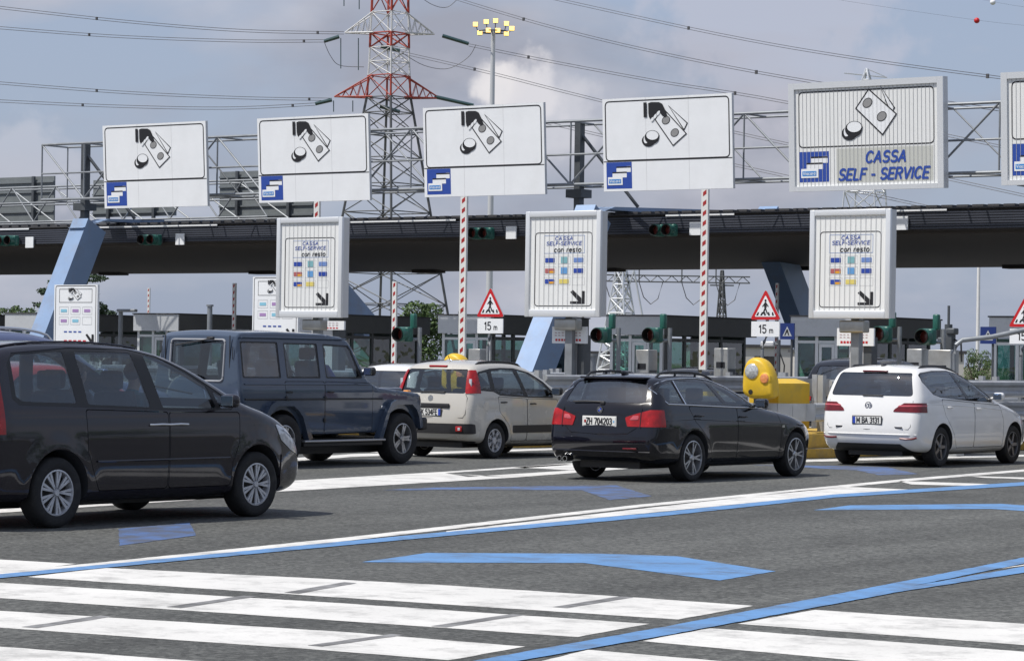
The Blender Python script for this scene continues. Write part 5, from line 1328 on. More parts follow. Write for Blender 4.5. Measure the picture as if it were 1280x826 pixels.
def pipe_gate():
    a = at(1192, 470, 50); t = thing('height_bar', 'bent steel tube rising from the payment machine at the right edge', 'steel tube', (a.x, a.y, 0))
    P = [at(x, y, 50)-Vector((a.x, a.y, 0)) for x, y in ((1192, 480), (1192, 442), (1195, 431), (1203, 425), (1240, 421), (1300, 408))]
    P = [Vector((P[0].x, P[0].y, 0))]+P
    m = MB(); m.path(P, .045, 8); m.build('tube', M['galv'], t, 50); m = MB(); m.box((P[0].x, P[0].y, .03), (.3, .3, .06)); m.build('base_plate', M['galv'], t)
pipe_gate()
def flood_mast():
    Z = 180.0; top = at(616.5, 38, Z); t = thing('floodlight_mast', 'tall grey mast with a crown of lit yellow floodlights', 'floodlight mast', (top.x, top.y, 0))
    m = MB(); m.tube((0, 0, 0), (0, 0, top.z), .24, 12, r2=.14); m.build('pole', M['sign_edge'], t, 40)
    m = MB(); m.lathe([(.95, .08), (1.0, .08), (1.0, .0), (.95, .0)], 'z', c=(0, 0, top.z-.15), n=24, close=True); m.tube((-1, 0, top.z-.1), (1, 0, top.z-.1), .05, 6); m.tube((0, -1, top.z-.1), (0, 1, top.z-.1), .05, 6); m.build('ring', M['steel_dark'], t)
    cx = Vector((math.cos(PHI), math.sin(PHI), 0)); fw = Vector((-math.sin(PHI), math.cos(PHI), 0))
    lit = mat('lit_sodium_lamp', (.9, .7, .2), .4, emit=(1.0, .62, .18, 2.2))
    for u, v, d in ((-1.15, .28, .3), (-.45, .36, -.5), (.15, .42, -.6), (.85, .30, -.2), (1.2, .05, .3), (-.85, -.32, -.2), (-.30, -.22, -.8), (.30, -.22, -.8), (.85, -.34, -.2)):
        c = cx*u+fw*d+Vector((0, 0, top.z+v+.1)); rot = Matrix((cx, -fw, Vector((0, 0, 1)))).transposed()
        m = MB(); m.rbox(c, (.36, .26, .33), .10, rot=rot); h = m.build('floodlight', M['steel_dark'], t, 40)
        m = MB(); m.rbox(c-fw*.135, (.31, .03, .28), .012, rot=rot); m.build('lamp_glass', lit, h)
        m = MB(); m.tube(c, Vector((c.x*.85, c.y*.85, top.z-.1)), .03, 5); m.build('arm', M['steel_dark'], h)
flood_mast()

# ------------------------------------------------------------------ pylons and cables
PY = dict(grey=mat('pylon_grey', (.11, .115, .12), .6, .3), red=mat('pylon_red', (.36, .055, .035), .6), white=mat('pylon_white', (.62, .62, .62), .6), bright=mat('pylon_zinc', (.68, .70, .72), .4, .5))
def lattice(t, levels, rot, col, leg=.12, br=.06, name='lattice_section'):
    """levels: [(z, half diagonal)]; each stage its own mesh in its own colour"""
    def C(z, h): return [Vector((h*math.cos(rot+k*math.pi/2), h*math.sin(rot+k*math.pi/2), z)) for k in range(4)]
    for i in range(len(levels)-1):
        a, b = C(*levels[i][:2]), C(*levels[i+1][:2]); m = MB()
        for k in range(4):
            k2 = (k+1) % 4
            m.tube(a[k], b[k], leg, 5); m.tube(a[k], b[k2], br, 4); m.tube(a[k2], b[k], br, 4); m.tube(b[k], b[k2], br, 4)
            if levels[i+1][0]-levels[i][0] > 4.5:
                ma, mb_ = (a[k]+b[k])/2, (a[k2]+b[k2])/2; mid = (a[k]+b[k2]+a[k2]+b[k])/4; m.tube(ma, mid, br*.7, 4); m.tube(mb_, mid, br*.7, 4)
        m.build(name, PY[col(levels[i][0]) if callable(col) else col], t)
def main_pylon():
    Z = 350.0; b = at(481, 455, Z); t = thing('power_pylon', 'huge red, white and grey lattice pylon behind the second and third signs', 'pylon', (b.x, b.y, 0))
    def zz(py): return at(481, py, Z).z
    rot = PHI+R(8)
    z122, z95, z60, z40, z17 = zz(122), zz(95), zz(60), zz(42), zz(16)
    L = [(0, 9.2)]; n = 10
    for k in range(1, n+1): u = k/n; L.append((z122*(1-(1-u)**1.25), 9.2+(2.75-9.2)*(1-(1-u)**1.25)))
    lattice(t, L, rot, 'grey', .17, .07)
    lattice(t, [(z122, 2.7), (z95, 2.6)], rot, 'red', .14, .07); lattice(t, [(z95, 2.6), ((z95+z60)/2, 2.5), (z60, 2.45)], rot, 'white', .12, .06)
    lattice(t, [(z60, 2.45), (z40, 2.4)], rot, 'red', .16, .09); lattice(t, [(z40, 2.4), (z17, 2.3)], rot, 'white', .12, .06); lattice(t, [(z17, 2.3), (z17+4, 2.2), (z17+9, 2.0), (z17+14, 1.7)], rot, 'red', .17, .09)
    cx = Vector((math.cos(PHI), math.sin(PHI), 0)); fw = Vector((-math.sin(PHI), math.cos(PHI), 0))
    def arm(z0, z1, span, s, col):
        tip = cx*(s*span)+Vector((0, 0, z0)); m = MB(); r = 2.0
        for d in (-1.3, 1.3):
            a = cx*(s*r)+fw*d+Vector((0, 0, z0)); c = cx*(s*r)+fw*d+Vector((0, 0, z1)); m.tube(a, tip, .10, 5); m.tube(c, tip, .09, 5)
            for k in range(1, 5):
                u = k/5; m.tube(a.lerp(tip, u), c.lerp(tip, max(0, u-.1)), .05, 4); m.tube(a.lerp(tip, u), c.lerp(tip, min(1, u+.12)), .045, 4)
        for k in range(5): u = k/5; m.tube((cx*(s*r)+fw*-1.3+Vector((0, 0, z0))).lerp(tip, u), (cx*(s*r)+fw*1.3+Vector((0, 0, z0))).lerp(tip, min(1, u+.15)), .045, 4)
        m.build('cross_arm', PY[col], t); return tip
    for s, sp in ((-1, 6.8), (1, 6.4)):
        arm(z122, z95, sp, s, 'red')
    for s, sp in ((-1, 5.6), (1, 5.6)): arm(z40, z17, sp, s, 'white')
    ins = mat('glass_insulator', (.03, .07, .07), .3, coat=.6)
    for a, c in (((415, 125), (394, 130)), ((543, 121), (592, 132)), ((424, 46), (405, 52)), ((553, 45), (586, 55)), ((475, 133), (500, 140)), ((476, 58), (500, 64))):
        A, B_ = at(*a, Z)-b, at(*c, Z)-b; A.z += b.z; B_.z += b.z; m = MB(); m.tube(A, B_, .25, 8, r2=.23); m.build('insulator', ins, t)
    for x, y0, y1 in ((426, 48, 86), (448, 48, 88), (417, 126, 140), (441, 126, 140), (430, -5, 8), (449, -5, 12)):
        A, B_ = at(x, y0, Z)-b, at(x, y1, Z)-b; A.z += b.z; B_.z += b.z; m = MB(); m.tube(A, B_, .07, 6); m.build('insulator', ins, t)
main_pylon()
CABLE = mat('cable_grey', (.10, .10, .11), .6, .3)
def cable(pts, label, Za=350, Zb=350, r=.036, double=3.0):
    n = len(pts); P = []
    # smooth curve through the pixel points, at distances running from Za to Zb
    for i in range(n-1):
        p0, p1, p2, p3 = pts[max(0, i-1)], pts[i], pts[i+1], pts[min(n-1, i+2)]
        for k in range(6):
            u = k/6; q = [.5*((2*p1[j])+(-p0[j]+p2[j])*u+(2*p0[j]-5*p1[j]+4*p2[j]-p3[j])*u*u+(-p0[j]+3*p1[j]-3*p2[j]+p3[j])*u**3) for j in (0, 1)]
            P.append((q, (i+u)/(n-1)))
    P.append((pts[-1], 1)); base = at(*pts[0], Za); t = thing('power_cable', label, 'power cable', base)
    for d in ([0, double] if double else [0]):
        m = MB(); m.path([at(q[0], q[1]+d*(1 if (double or 0) > 0 else 1), Za+(Zb-Za)*u)-base for q, u in P], r*(Za+Zb)/700, 5); m.build('conductor', CABLE, t)
    if double:
        for q, u in P[5::11]:
            m = MB(); m.box(at(q[0], q[1]+double/2, Za+(Zb-Za)*u)-base, (.22, .22, .38)); m.build('spacer', CABLE, t)
cable([(-20, 6), (150, 25), (300, 37), (430, 40)], 'topmost double cable left of the big pylon')
cable([(-20, 32), (140, 44), (300, 50), (405, 50)], 'second double cable from the top, left of the big pylon')
cable([(-20, 101), (150, 114), (300, 121), (415, 123)], 'third double cable from the top, left of the big pylon')
cable([(-20, 124), (130, 131), (280, 134), (394, 129)], 'lowest double cable left of the big pylon')
cable([(586, 55), (680, 74), (820, 100), (985, 127), (1290, 190)], 'double cable running right from the upper insulator of the pylon', 350, 260)
cable([(500, 64), (613, 90), (720, 117), (900, 160), (1290, 245)], 'lower double cable running right behind the fourth sign', 350, 270)
cable([(540, -12), (680, 30), (830, 66), (1015, 101), (1290, 142)], 'double cable crossing above the fourth sign towards the CASSA sign', 350, 240)
cable([(660, -10), (900, 42), (1080, 73), (1290, 101)], 'topmost double cable on the right, above the CASSA sign', 350, 230)
cable([(592, 132), (700, 156), (850, 190), (1290, 285)], 'double cable from the lower insulator, passing behind the gantry', 350, 270)
cable([(502, 66), (530, 82), (560, 86), (585, 72), (595, 56)], 'slack jumper loop right of the pylon body', 349, 349, .04, 0)
cable([(405, 52), (413, 70), (425, 82), (455, 84)], 'slack jumper loop left of the pylon body', 349, 349, .04, 0)
cable([(520, -8), (540, 6), (560, 9), (578, -8)], 'slack jumper loop at the top edge right of the pylon', 349, 349, .04, 0)
def balloons():
    for px, py, mt, nm in ((1221, 26, 'sign_red', 'small red marker ball hanging in the sky at the top right'), (1241, 3, 'sign_white', 'small white marker ball at the top edge on the right')):
        p = at(px, py, 230); o = MB(); o.ball((0, 0, 0), .24, 12, 8); q = o.build('marker_ball', M[mt], None, 60); q.location = p; tag(q, nm, 'marker ball')
balloons()
cable([(900, -25), (1060, 2), (1221, 25.5), (1300, 34)], 'very thin cable through the small red marker ball', 230, 230, .012, 0)
cable([(1120, -22), (1241, 2.5), (1300, 12)], 'very thin cable through the small white marker ball', 230, 230, .012, 0)
def pylon_b():
    Z = 300.0; b = at(1078, 455, Z); t = thing('power_pylon', 'white lattice pylon behind the CASSA SELF - SERVICE sign, its peak showing on top', 'pylon', (b.x, b.y, 0))
    z1 = at(1075, 240, Z).z; z2 = at(1072, 100, Z).z; z3 = at(1072, 86, Z).z
    L = [(z1*k/7, 4.2+(2.4-4.2)*k/7) for k in range(8)]+[(z1+(z2-z1)*k/5, 2.4+(.5-2.4)*k/5) for k in range(1, 6)]+[(z3, .1)]
    lattice(t, L, PHI+.3, 'bright', .10, .06)
    cx = Vector((math.cos(PHI), math.sin(PHI), 0)); m = MB(); m.tube(cx*-2.4+Vector((0, 0, z3-.5)), cx*2.2+Vector((0, 0, z3-.9)), .07, 5); m.tube(Vector((0, 0, z3)), cx*2.2+Vector((0, 0, z3-.9)), .05, 5); m.build('cross_arm', PY['bright'], t)
pylon_b()
def substation():
    Z = 200.0; b = at(775, 455, Z); t = thing('power_pylon', 'short bright lattice mast right of the middle lightbox, under the canopy edge', 'pylon', (b.x, b.y, 0))
    zt = at(790, 338, Z).z; cx = Vector((math.cos(PHI), math.sin(PHI), 0))
    lattice(t, [(zt*k/8, 1.9-1.5*k/8) for k in range(9)], PHI+.2, 'bright', .07, .05)
    m = MB()
    for s in (-1.0, 1.5): m.tube(cx*(s*1.7)+Vector((0, 0, 0)), cx*(.9)+Vector((0, 0, zt)), .07, 5)
    m.build('stay', PY['bright'], t)
    t2 = thing('power_gantry', 'dark lattice crossbar with hanging insulators, seen under the canopy', 'power gantry', (b.x, b.y, 0)); z = at(800, 352, Z).z
    m = MB(); a, c = cx*-3.0, cx*9.2
    for dz in (0, .45): m.tube(a+Vector((0, 0, z+dz)), c+Vector((0, 0, z+dz)), .05, 5)
    for k in range(24): u0, u1 = k/24, (k+1)/24; m.tube(a.lerp(c, u0)+Vector((0, 0, z+(.45 if k % 2 else 0))), a.lerp(c, u1)+Vector((0, 0, z+(0 if k % 2 else .45))), .03, 4)
    m.build('crossbar', PY['grey'], t2)
    for u in (.15, .35, .60, .8):
        m = MB(); p = a.lerp(c, u)+Vector((0, 0, z)); q = a.lerp(c, u+.14)+Vector((0, 0, z))
        m.path([p, p.lerp(q, .2)-Vector((0, 0, 1.1)), p.lerp(q, .5)-Vector((0, 0, 1.6)), p.lerp(q, .8)-Vector((0, 0, 1.2)), q], .035, 5); m.build('jumper', CABLE, t2)
        m = MB(); m.tube(p, p+Vector((0, 0, 1.3)), .05, 5); m.build('insulator', PY['grey'], t2)
    m = MB(); m.tube(Vector((0, 0, 0))+a*.9, a*.9+Vector((0, 0, z)), .1, 6); m.build('support', PY['grey'], t2)
    d = at(901, 455, 330); t3 = thing('power_pylon', 'small dark distant pylon left of the right warning triangle', 'pylon', (d.x, d.y, 0)); h = at(901, 338, 330).z
    lattice(t3, [(h*k/7, 1.15-1.0*k/7) for k in range(8)], PHI+.3, 'grey', .09, .06)
    m = MB(); m.tube(cx*-1.4+Vector((0, 0, h*.86)), cx*1.4+Vector((0, 0, h*.86)), .09, 5); m.build('cross_arm', PY['grey'], t3)
substation()

# ------------------------------------------------------------------ trees, far buildings
LEAF = [mat('leaf_green', (.085, .135, .045), .8, var=.45, vscale=1.5), mat('leaf_dark', (.045, .075, .035), .8, var=.45, vscale=1.5)]
BARK = mat('bark', (.09, .07, .05), .9, var=.3)
def leaf_tree(px, pyt, pyb, Z, halfpx, label, n=1500, kind='round', mt=0, seed=1, name='tree', cat='tree'):
    random.seed(seed); s = FPX/Z; b = at(px, pyb, Z); top = at(px, pyt, Z).z; r = halfpx/s; cz0 = max(.4, at(px, pyb, Z).z); t = thing(name, label, cat, (b.x, b.y, 0))
    H_ = top; m = MB(); m.tube((0, 0, 0), (.05*r, 0, H_*.55), .06*H_*.5, 8, r2=.03*H_*.5); limbs = []
    for k in range(9):
        a = random.uniform(0, 6.28); e = Vector((math.cos(a)*r*.65, math.sin(a)*r*.65, H_*random.uniform(.55, .9))); st = Vector((0, 0, H_*random.uniform(.25, .5))); m.tube(st, e, .02*H_*.6, 5, r2=.006*H_); limbs.append((st, e))
    m.build('trunk', BARK, t)
    c = MB(); clumps = []
    if kind == 'round':
        for k in range(26):
            a = random.uniform(0, 6.28); ph = random.uniform(-.6, 1); q = random.uniform(.35, .95); clumps.append((Vector((math.cos(a)*r*.80*q*math.sqrt(max(.1, 1-ph*ph*.6)), math.sin(a)*r*.80*q, cz0*.5+(H_-cz0*.5)*(.5+.42*ph))), r*random.uniform(.2, .42)))
    else:
        for k in range(6):
            z = H_*(.35+.62*k/5); w = r*(1.05-.75*k/5)
            for j in range(7):
                a = j*.9+k; clumps.append((Vector((math.cos(a)*w*.6, math.sin(a)*w*.6, z+random.uniform(-.05, .05)*H_)), w*.42))
    ls = max(.03, r*.045)
    for k in range(n):
        p, cr = random.choice(clumps); d = Vector((random.gauss(0, 1), random.gauss(0, 1), random.gauss(0, 1))).normalized()*cr*random.uniform(.35, 1)**.5
        if kind != 'round': d.z *= .28
        o = p+d; u = Vector((random.gauss(0, 1), random.gauss(0, 1), random.gauss(0, 1))).normalized(); v = u.cross(Vector((random.gauss(0, 1), random.gauss(0, 1), random.gauss(0, 1)))).normalized(); q = ls*random.uniform(.6, 1.4)
        c.add([o-u*q, o+v*q*.6, o+u*q, o-v*q*.6], [(0, 1, 2, 3)])
    me = bpy.data.meshes.new('crown'); me.from_pydata(c.v, [], c.f); meshobj('crown', me, LEAF[mt], t)
leaf_tree(1222, 439, 474, 100, 24, 'small green tree behind the white post near the right edge', 3500, seed=5)
def clump_tree(px, Z, clumps, label, n, mt, seed, name='tree', cat='tree', ls=.10):
    """tree behind the booths: each clump is a leafy mass around a limb (photo point, half width and half height in pixels)"""
    rd = random.Random(seed); s = FPX/Z; b = at(px, 450, Z); t = thing(name, label, cat, (b.x, b.y, 0)); c = MB(); m = MB(); H_ = max(at(px, q[1], Z).z for q in clumps)
    m.tube((0, 0, 0), (0, 0, H_*.9), .16, 8, r2=.05); tot = sum(q[2]*q[3] for q in clumps)
    for (qx, qy, hw, hh) in clumps:
        o = at(qx, qy, Z)-b; o = Vector((o.x, o.y, at(qx, qy, Z).z)); m.tube((0, 0, max(.3, o.z*.7)), o, .06, 5, r2=.02); a_, h_ = hw/s, hh/s
        for j in range(int(n*hw*hh/tot)):
            d = Vector((rd.gauss(0, 1), rd.gauss(0, 1), rd.gauss(0, 1))).normalized()*rd.uniform(.25, 1)**.4
            if rd.random() < .12: d *= rd.uniform(1, 1.25)
            p = o+Vector((d.x*a_, d.y*a_, d.z*h_)); u = Vector((rd.gauss(0, 1), rd.gauss(0, 1), rd.gauss(0, 1))).normalized(); v = u.cross(Vector((rd.gauss(0, 1), rd.gauss(0, 1), rd.gauss(0, 1)))).normalized(); k = ls*rd.uniform(.5, 1.3)
            c.add([p-u*k, p+v*k*.6, p+u*k, p-v*k*.6], [(0, 1, 2, 3)])
    m.build('trunk', BARK, t); me = bpy.data.meshes.new('crown'); me.from_pydata(c.v, [], c.f); meshobj('crown', me, LEAF[mt], t)
clump_tree(528, 150, [(520, 388, 17, 12), (540, 392, 16, 13), (510, 402, 13, 12), (528, 404, 24, 14), (550, 410, 13, 14), (518, 422, 18, 14), (540, 428, 20, 16), (526, 444, 26, 14)], 'round green tree behind the booths, right of the pylon legs', 4200, 0, 3)
clump_tree(92, 130, [(112, 348, 24, 5), (82, 352, 22, 6), (62, 364, 17, 5), (104, 366, 20, 6), (54, 381, 13, 4), (78, 380, 22, 6), (120, 384, 15, 7), (96, 393, 34, 9), (134, 392, 12, 5), (66, 398, 26, 8)], 'dark cedar with flat layers behind the left portal leg', 5200, 1, 8, ls=.08)
clump_tree(12, 150, [(4, 394, 14, 9), (20, 391, 10, 9), (14, 402, 26, 9)], 'rounded green bush top at the left edge', 2200, 0, 6, 'bush', 'bush', .07)
clump_tree(38, 155, [(37, 393, 9, 8), (40, 402, 14, 9)], 'small green bush left of the blue portal leg', 1100, 0, 9, 'bush', 'bush', .07)
def far_building(px0, px1, yt, Z, label, m, name='warehouse', floors=1):
    a = at(px0, 450, Z); b = at(px1, 450, Z); zt = at((px0+px1)/2, yt, Z).z; d = (b-a); L = math.hypot(d.x, d.y)
    t = thing(name, label, 'building', (a.x, a.y, 0), math.atan2(d.y, d.x))
    q = MB(); q.bbox(0, L, 0, 14, 0, zt); q.build('wall', m, t); q = MB(); q.bbox(-.2, L+.2, -.2, 14.2, zt+.003, zt+.25); q.build('roof', M['roof_dark'], t)
    for k in range(int(L/4)):
        q = MB(); q.bbox(1+4*k, 3+4*k, -.06, -.002, zt*.45, zt*.75); q.build('window', M['gloss_black'], t)
far_building(1010, 1205, 441, 220, 'low pale warehouse behind the right booths', mat('pale_render', (.55, .53, .50), .8))
far_building(870, 990, 434, 240, 'low pale warehouse behind the boom and the yellow beacon', mat('pale_render', (.55, .53, .50), .8))
far_building(-60, 200, 420, 260, 'low grey warehouse behind the left booths', mat('grey_render', (.25, .25, .26), .8))
far_building(570, 830, 441, 300, 'low grey warehouse behind the middle booths', mat('grey_render', (.25, .25, .26), .8))

def shading_trees():
    """row of trees along the right edge of the plaza; the cars' flanks mirror it"""
    random.seed(21)
    for k in range(9):
        y = -75+24*k; x = 34+random.uniform(-2, 2); h = random.uniform(8, 11); t = thing('tree', f'unseen tree added right of the plaza to darken the cars', 'tree', (x, y, 0), group='unseen trees added right of the plaza to darken the cars')
        m = MB(); m.tube((0, 0, 0), (0, 0, h*.5), .25, 8, r2=.12); m.build('trunk', BARK, t); c = MB()
        cl = [(Vector((random.uniform(-2, 2), random.uniform(-9, 9), random.uniform(1.6, h-2))), random.uniform(1.8, 3.0)) for _ in range(26)]
        for j in range(2600):
            p, r_ = random.choice(cl); d = Vector((random.gauss(0, 1), random.gauss(0, 1), random.gauss(0, 1))).normalized()*r_*random.uniform(.4, 1); o = p+d
            u = Vector((random.gauss(0, 1), random.gauss(0, 1), random.gauss(0, 1))).normalized(); v = u.orthogonal().normalized(); q = random.uniform(.16, .34); c.add([o-u*q, o+v*q*.7, o+u*q, o-v*q*.7], [(0, 1, 2, 3)])
        me = bpy.data.meshes.new('crown'); me.from_pydata(c.v, [], c.f); meshobj('crown', me, LEAF[k % 2], t)
shading_trees()
# ------------------------------------------------------------------ the cars
def rotcw(d): return R(90-d)
P_VIOLET = paint('dark_aubergine_paint', (.014, .012, .018), .0, .16)
P_GBLUE = paint('slate_blue_paint', (.056, .078, .118), .10, .16)
P_BEIGE = paint('beige_silver_paint', (.56, .535, .48), .15, .26)
P_NIGHT = paint('black_blue_paint', (.005, .005, .009), .0, .14)
P_WHITE = paint('white_paint', (.78, .78, .77), .0, .22)
P_ICE = paint('ice_blue_paint', (.16, .19, .32), .4, .3)
P_RED = paint('red_paint', (.40, .02, .02), .0, .25)
P_COAL = paint('coal_paint', (.015, .016, .022), .2, .22)

def ring(mb, c, r, t, ax='x', n=28):
    mb.lathe([(r-t, -.003), (r, -.003), (r, .003), (r-t, .003)], ax, c=c, n=n, close=True)

# --- dark people carrier, nearest
def ex_mpv(car, rear, flank, top, B):
    for s in (-1, 1):
        m = MB()
        for (x0, x1, z) in ((.10, .34, .95),): pass
        y = flank(1.1, .62, s, .0)
        m = MB(); m.path([(x, flank(x, .60, s, .004), .60) for x in np.linspace(.50, 2.38, 10)], .012, 6); m.build('side_moulding', P_VIOLET, car, 40)
    m = MB(); m.path([(x, -.62, top(x, -.62)+.012) for x in np.linspace(-.5, 1.3, 10)], .012, 6); m.build('roof_strip', P_VIOLET, car, 40)
    w = MB(); w.path([(2.34, -.45, 1.22), (2.22, .1, 1.31)], .01, 5); w.build('wiper', M['black'], car)
make_car(dict(name='people_carrier', label='dark aubergine people carrier with silver multi-spoke hubcaps, nearest car at the left edge',
    group='cars queueing at the toll station', pos=(-19.094, 18.526), rot=rotcw(-.44), paint=P_VIOLET,
    body=dict(outline=[(-.80, .24), (-.95, .34), (-.97, .62), (-.93, .85), (-.90, 1.10), (-.80, 1.42), (-.66, 1.60), (-.45, 1.665), (.2, 1.70), (.9, 1.69), (1.45, 1.635), (1.92, 1.485), (2.40, 1.26), (2.68, 1.12), (3.05, 1.03), (3.38, .90), (3.62, .74), (3.70, .60), (3.72, .40), (3.64, .27), (3.3, .22), (1.2, .22)],
        widths=[(.2, .84), (.32, .895), (.6, .915), (.85, .915), (1.0, .90), (1.1, .88), (1.4, .80), (1.72, .70)], r=.09, bulge=(.02, .05, .06), tf=.20, lf=1.0, tr=.05, flare=[(0, .33, .40, .014), (2.823, .33, .40, .014)], n=120),
    cabin=[(-.70, .80), (-.70, 1.75), (2.9, 1.75), (2.9, .95), (2.42, .80), (2.36, .36), (.46, .36), (.42, .80)],
    dlo=[[(-.56, 1.18), (-.55, 1.50), (-.46, 1.60), (.3, 1.655), (1.1, 1.65), (1.5, 1.585), (1.85, 1.455), (2.2, 1.285), (2.50, 1.12), (2.42, 1.065), (1.5, 1.07), (.3, 1.105), (-.48, 1.125)]],
    panes=[[(-.50, 1.20), (-.49, 1.55), (-.40, 1.585), (.20, 1.62), (.27, 1.14), (-.42, 1.16)], [(.36, 1.62), (1.12, 1.615), (1.27, 1.10), (.42, 1.13)], [(1.29, 1.60), (1.55, 1.555), (1.85, 1.43), (2.11, 1.30), (2.22, 1.085), (1.44, 1.095)], [(2.17, 1.275), (2.44, 1.135), (2.40, 1.09), (2.28, 1.08)]],
    pane_m=['glass_clear', 'glass_clear', 'glass_clear', 'glass_clear'],
    rglass=[(-.58, 1.15), (.58, 1.15), (.52, 1.58), (-.52, 1.58)], rg_x=-.45, wshield=[(-.66, 1.17), (.66, 1.17), (.56, 1.60), (-.56, 1.60)], ws_x=1.45, rg_m='glass_tint',
    doors=[('rear_door', [(.37, 1.08), (1.49, 1.05), (1.49, .33), (.55, .33), (.44, .55), (.38, .70)]), ('front_door', [(1.515, 1.05), (2.54, 1.04), (2.52, .75), (2.42, .55), (2.40, .33), (1.515, .33)])],
    handles=[(1.36, .935), (1.62, .935)], handle_w=.13, handle_m='chrome',
    arch_r=.385, wheel_r=.325, wb=2.823, track=.80, rim='ten', rim_r=.215, tyre_w=.205,
    skins=[('tail_lamp', 'x', [(-1.0, .86), (-.70, .88), (-.66, 1.52), (-1.0, 1.56)], (-1.3, -.685), 'red_lamp', .008), ('tail_lamp', 'x', [(1.0, .86), (.70, .88), (.66, 1.52), (1.0, 1.56)], (-1.3, -.685), 'red_lamp', .008),
           ('headlamp', 'y', [(3.10, .93), (3.34, .86), (3.60, .70), (3.62, .60), (3.42, .66), (3.22, .76)], (.42, 1.2), 'clear_lamp', .006),
           ('front_bumper', 'y', [(3.22, .62), (3.66, .56), (3.76, .60), (3.76, .24), (3.24, .20), (3.20, .40)], (.1, 1.2), 'paint', .010)],
    mirror=(2.30, 1.14), mirror_m='paint', seats=[(1.45, .38, True), (1.45, -.38, True), (.55, .42, True), (.55, -.42, True)], seat_z=.55, dash=2.10, dash_z=.98, extras=ex_mpv))
# place a seated driver in world coordinates
def in_car(pos, rot, x, y, z):
    c, s = math.cos(rot), math.sin(rot); return (pos[0]+c*x-s*y, pos[1]+s*x+c*y, z)
person('person in a teal shirt on the front passenger seat of the dark people carrier', in_car((-19.094, 18.526), rotcw(-.44), 1.60, -.38, .66), M['shirt_teal'], arms='lap', rotz=rotcw(-.44), scale=.97)
person('person at the wheel of the dark people carrier, far side', in_car((-19.094, 18.526), rotcw(-.44), 1.60, .38, .66), M['shirt_grey'], rotz=rotcw(-.44), scale=.97)

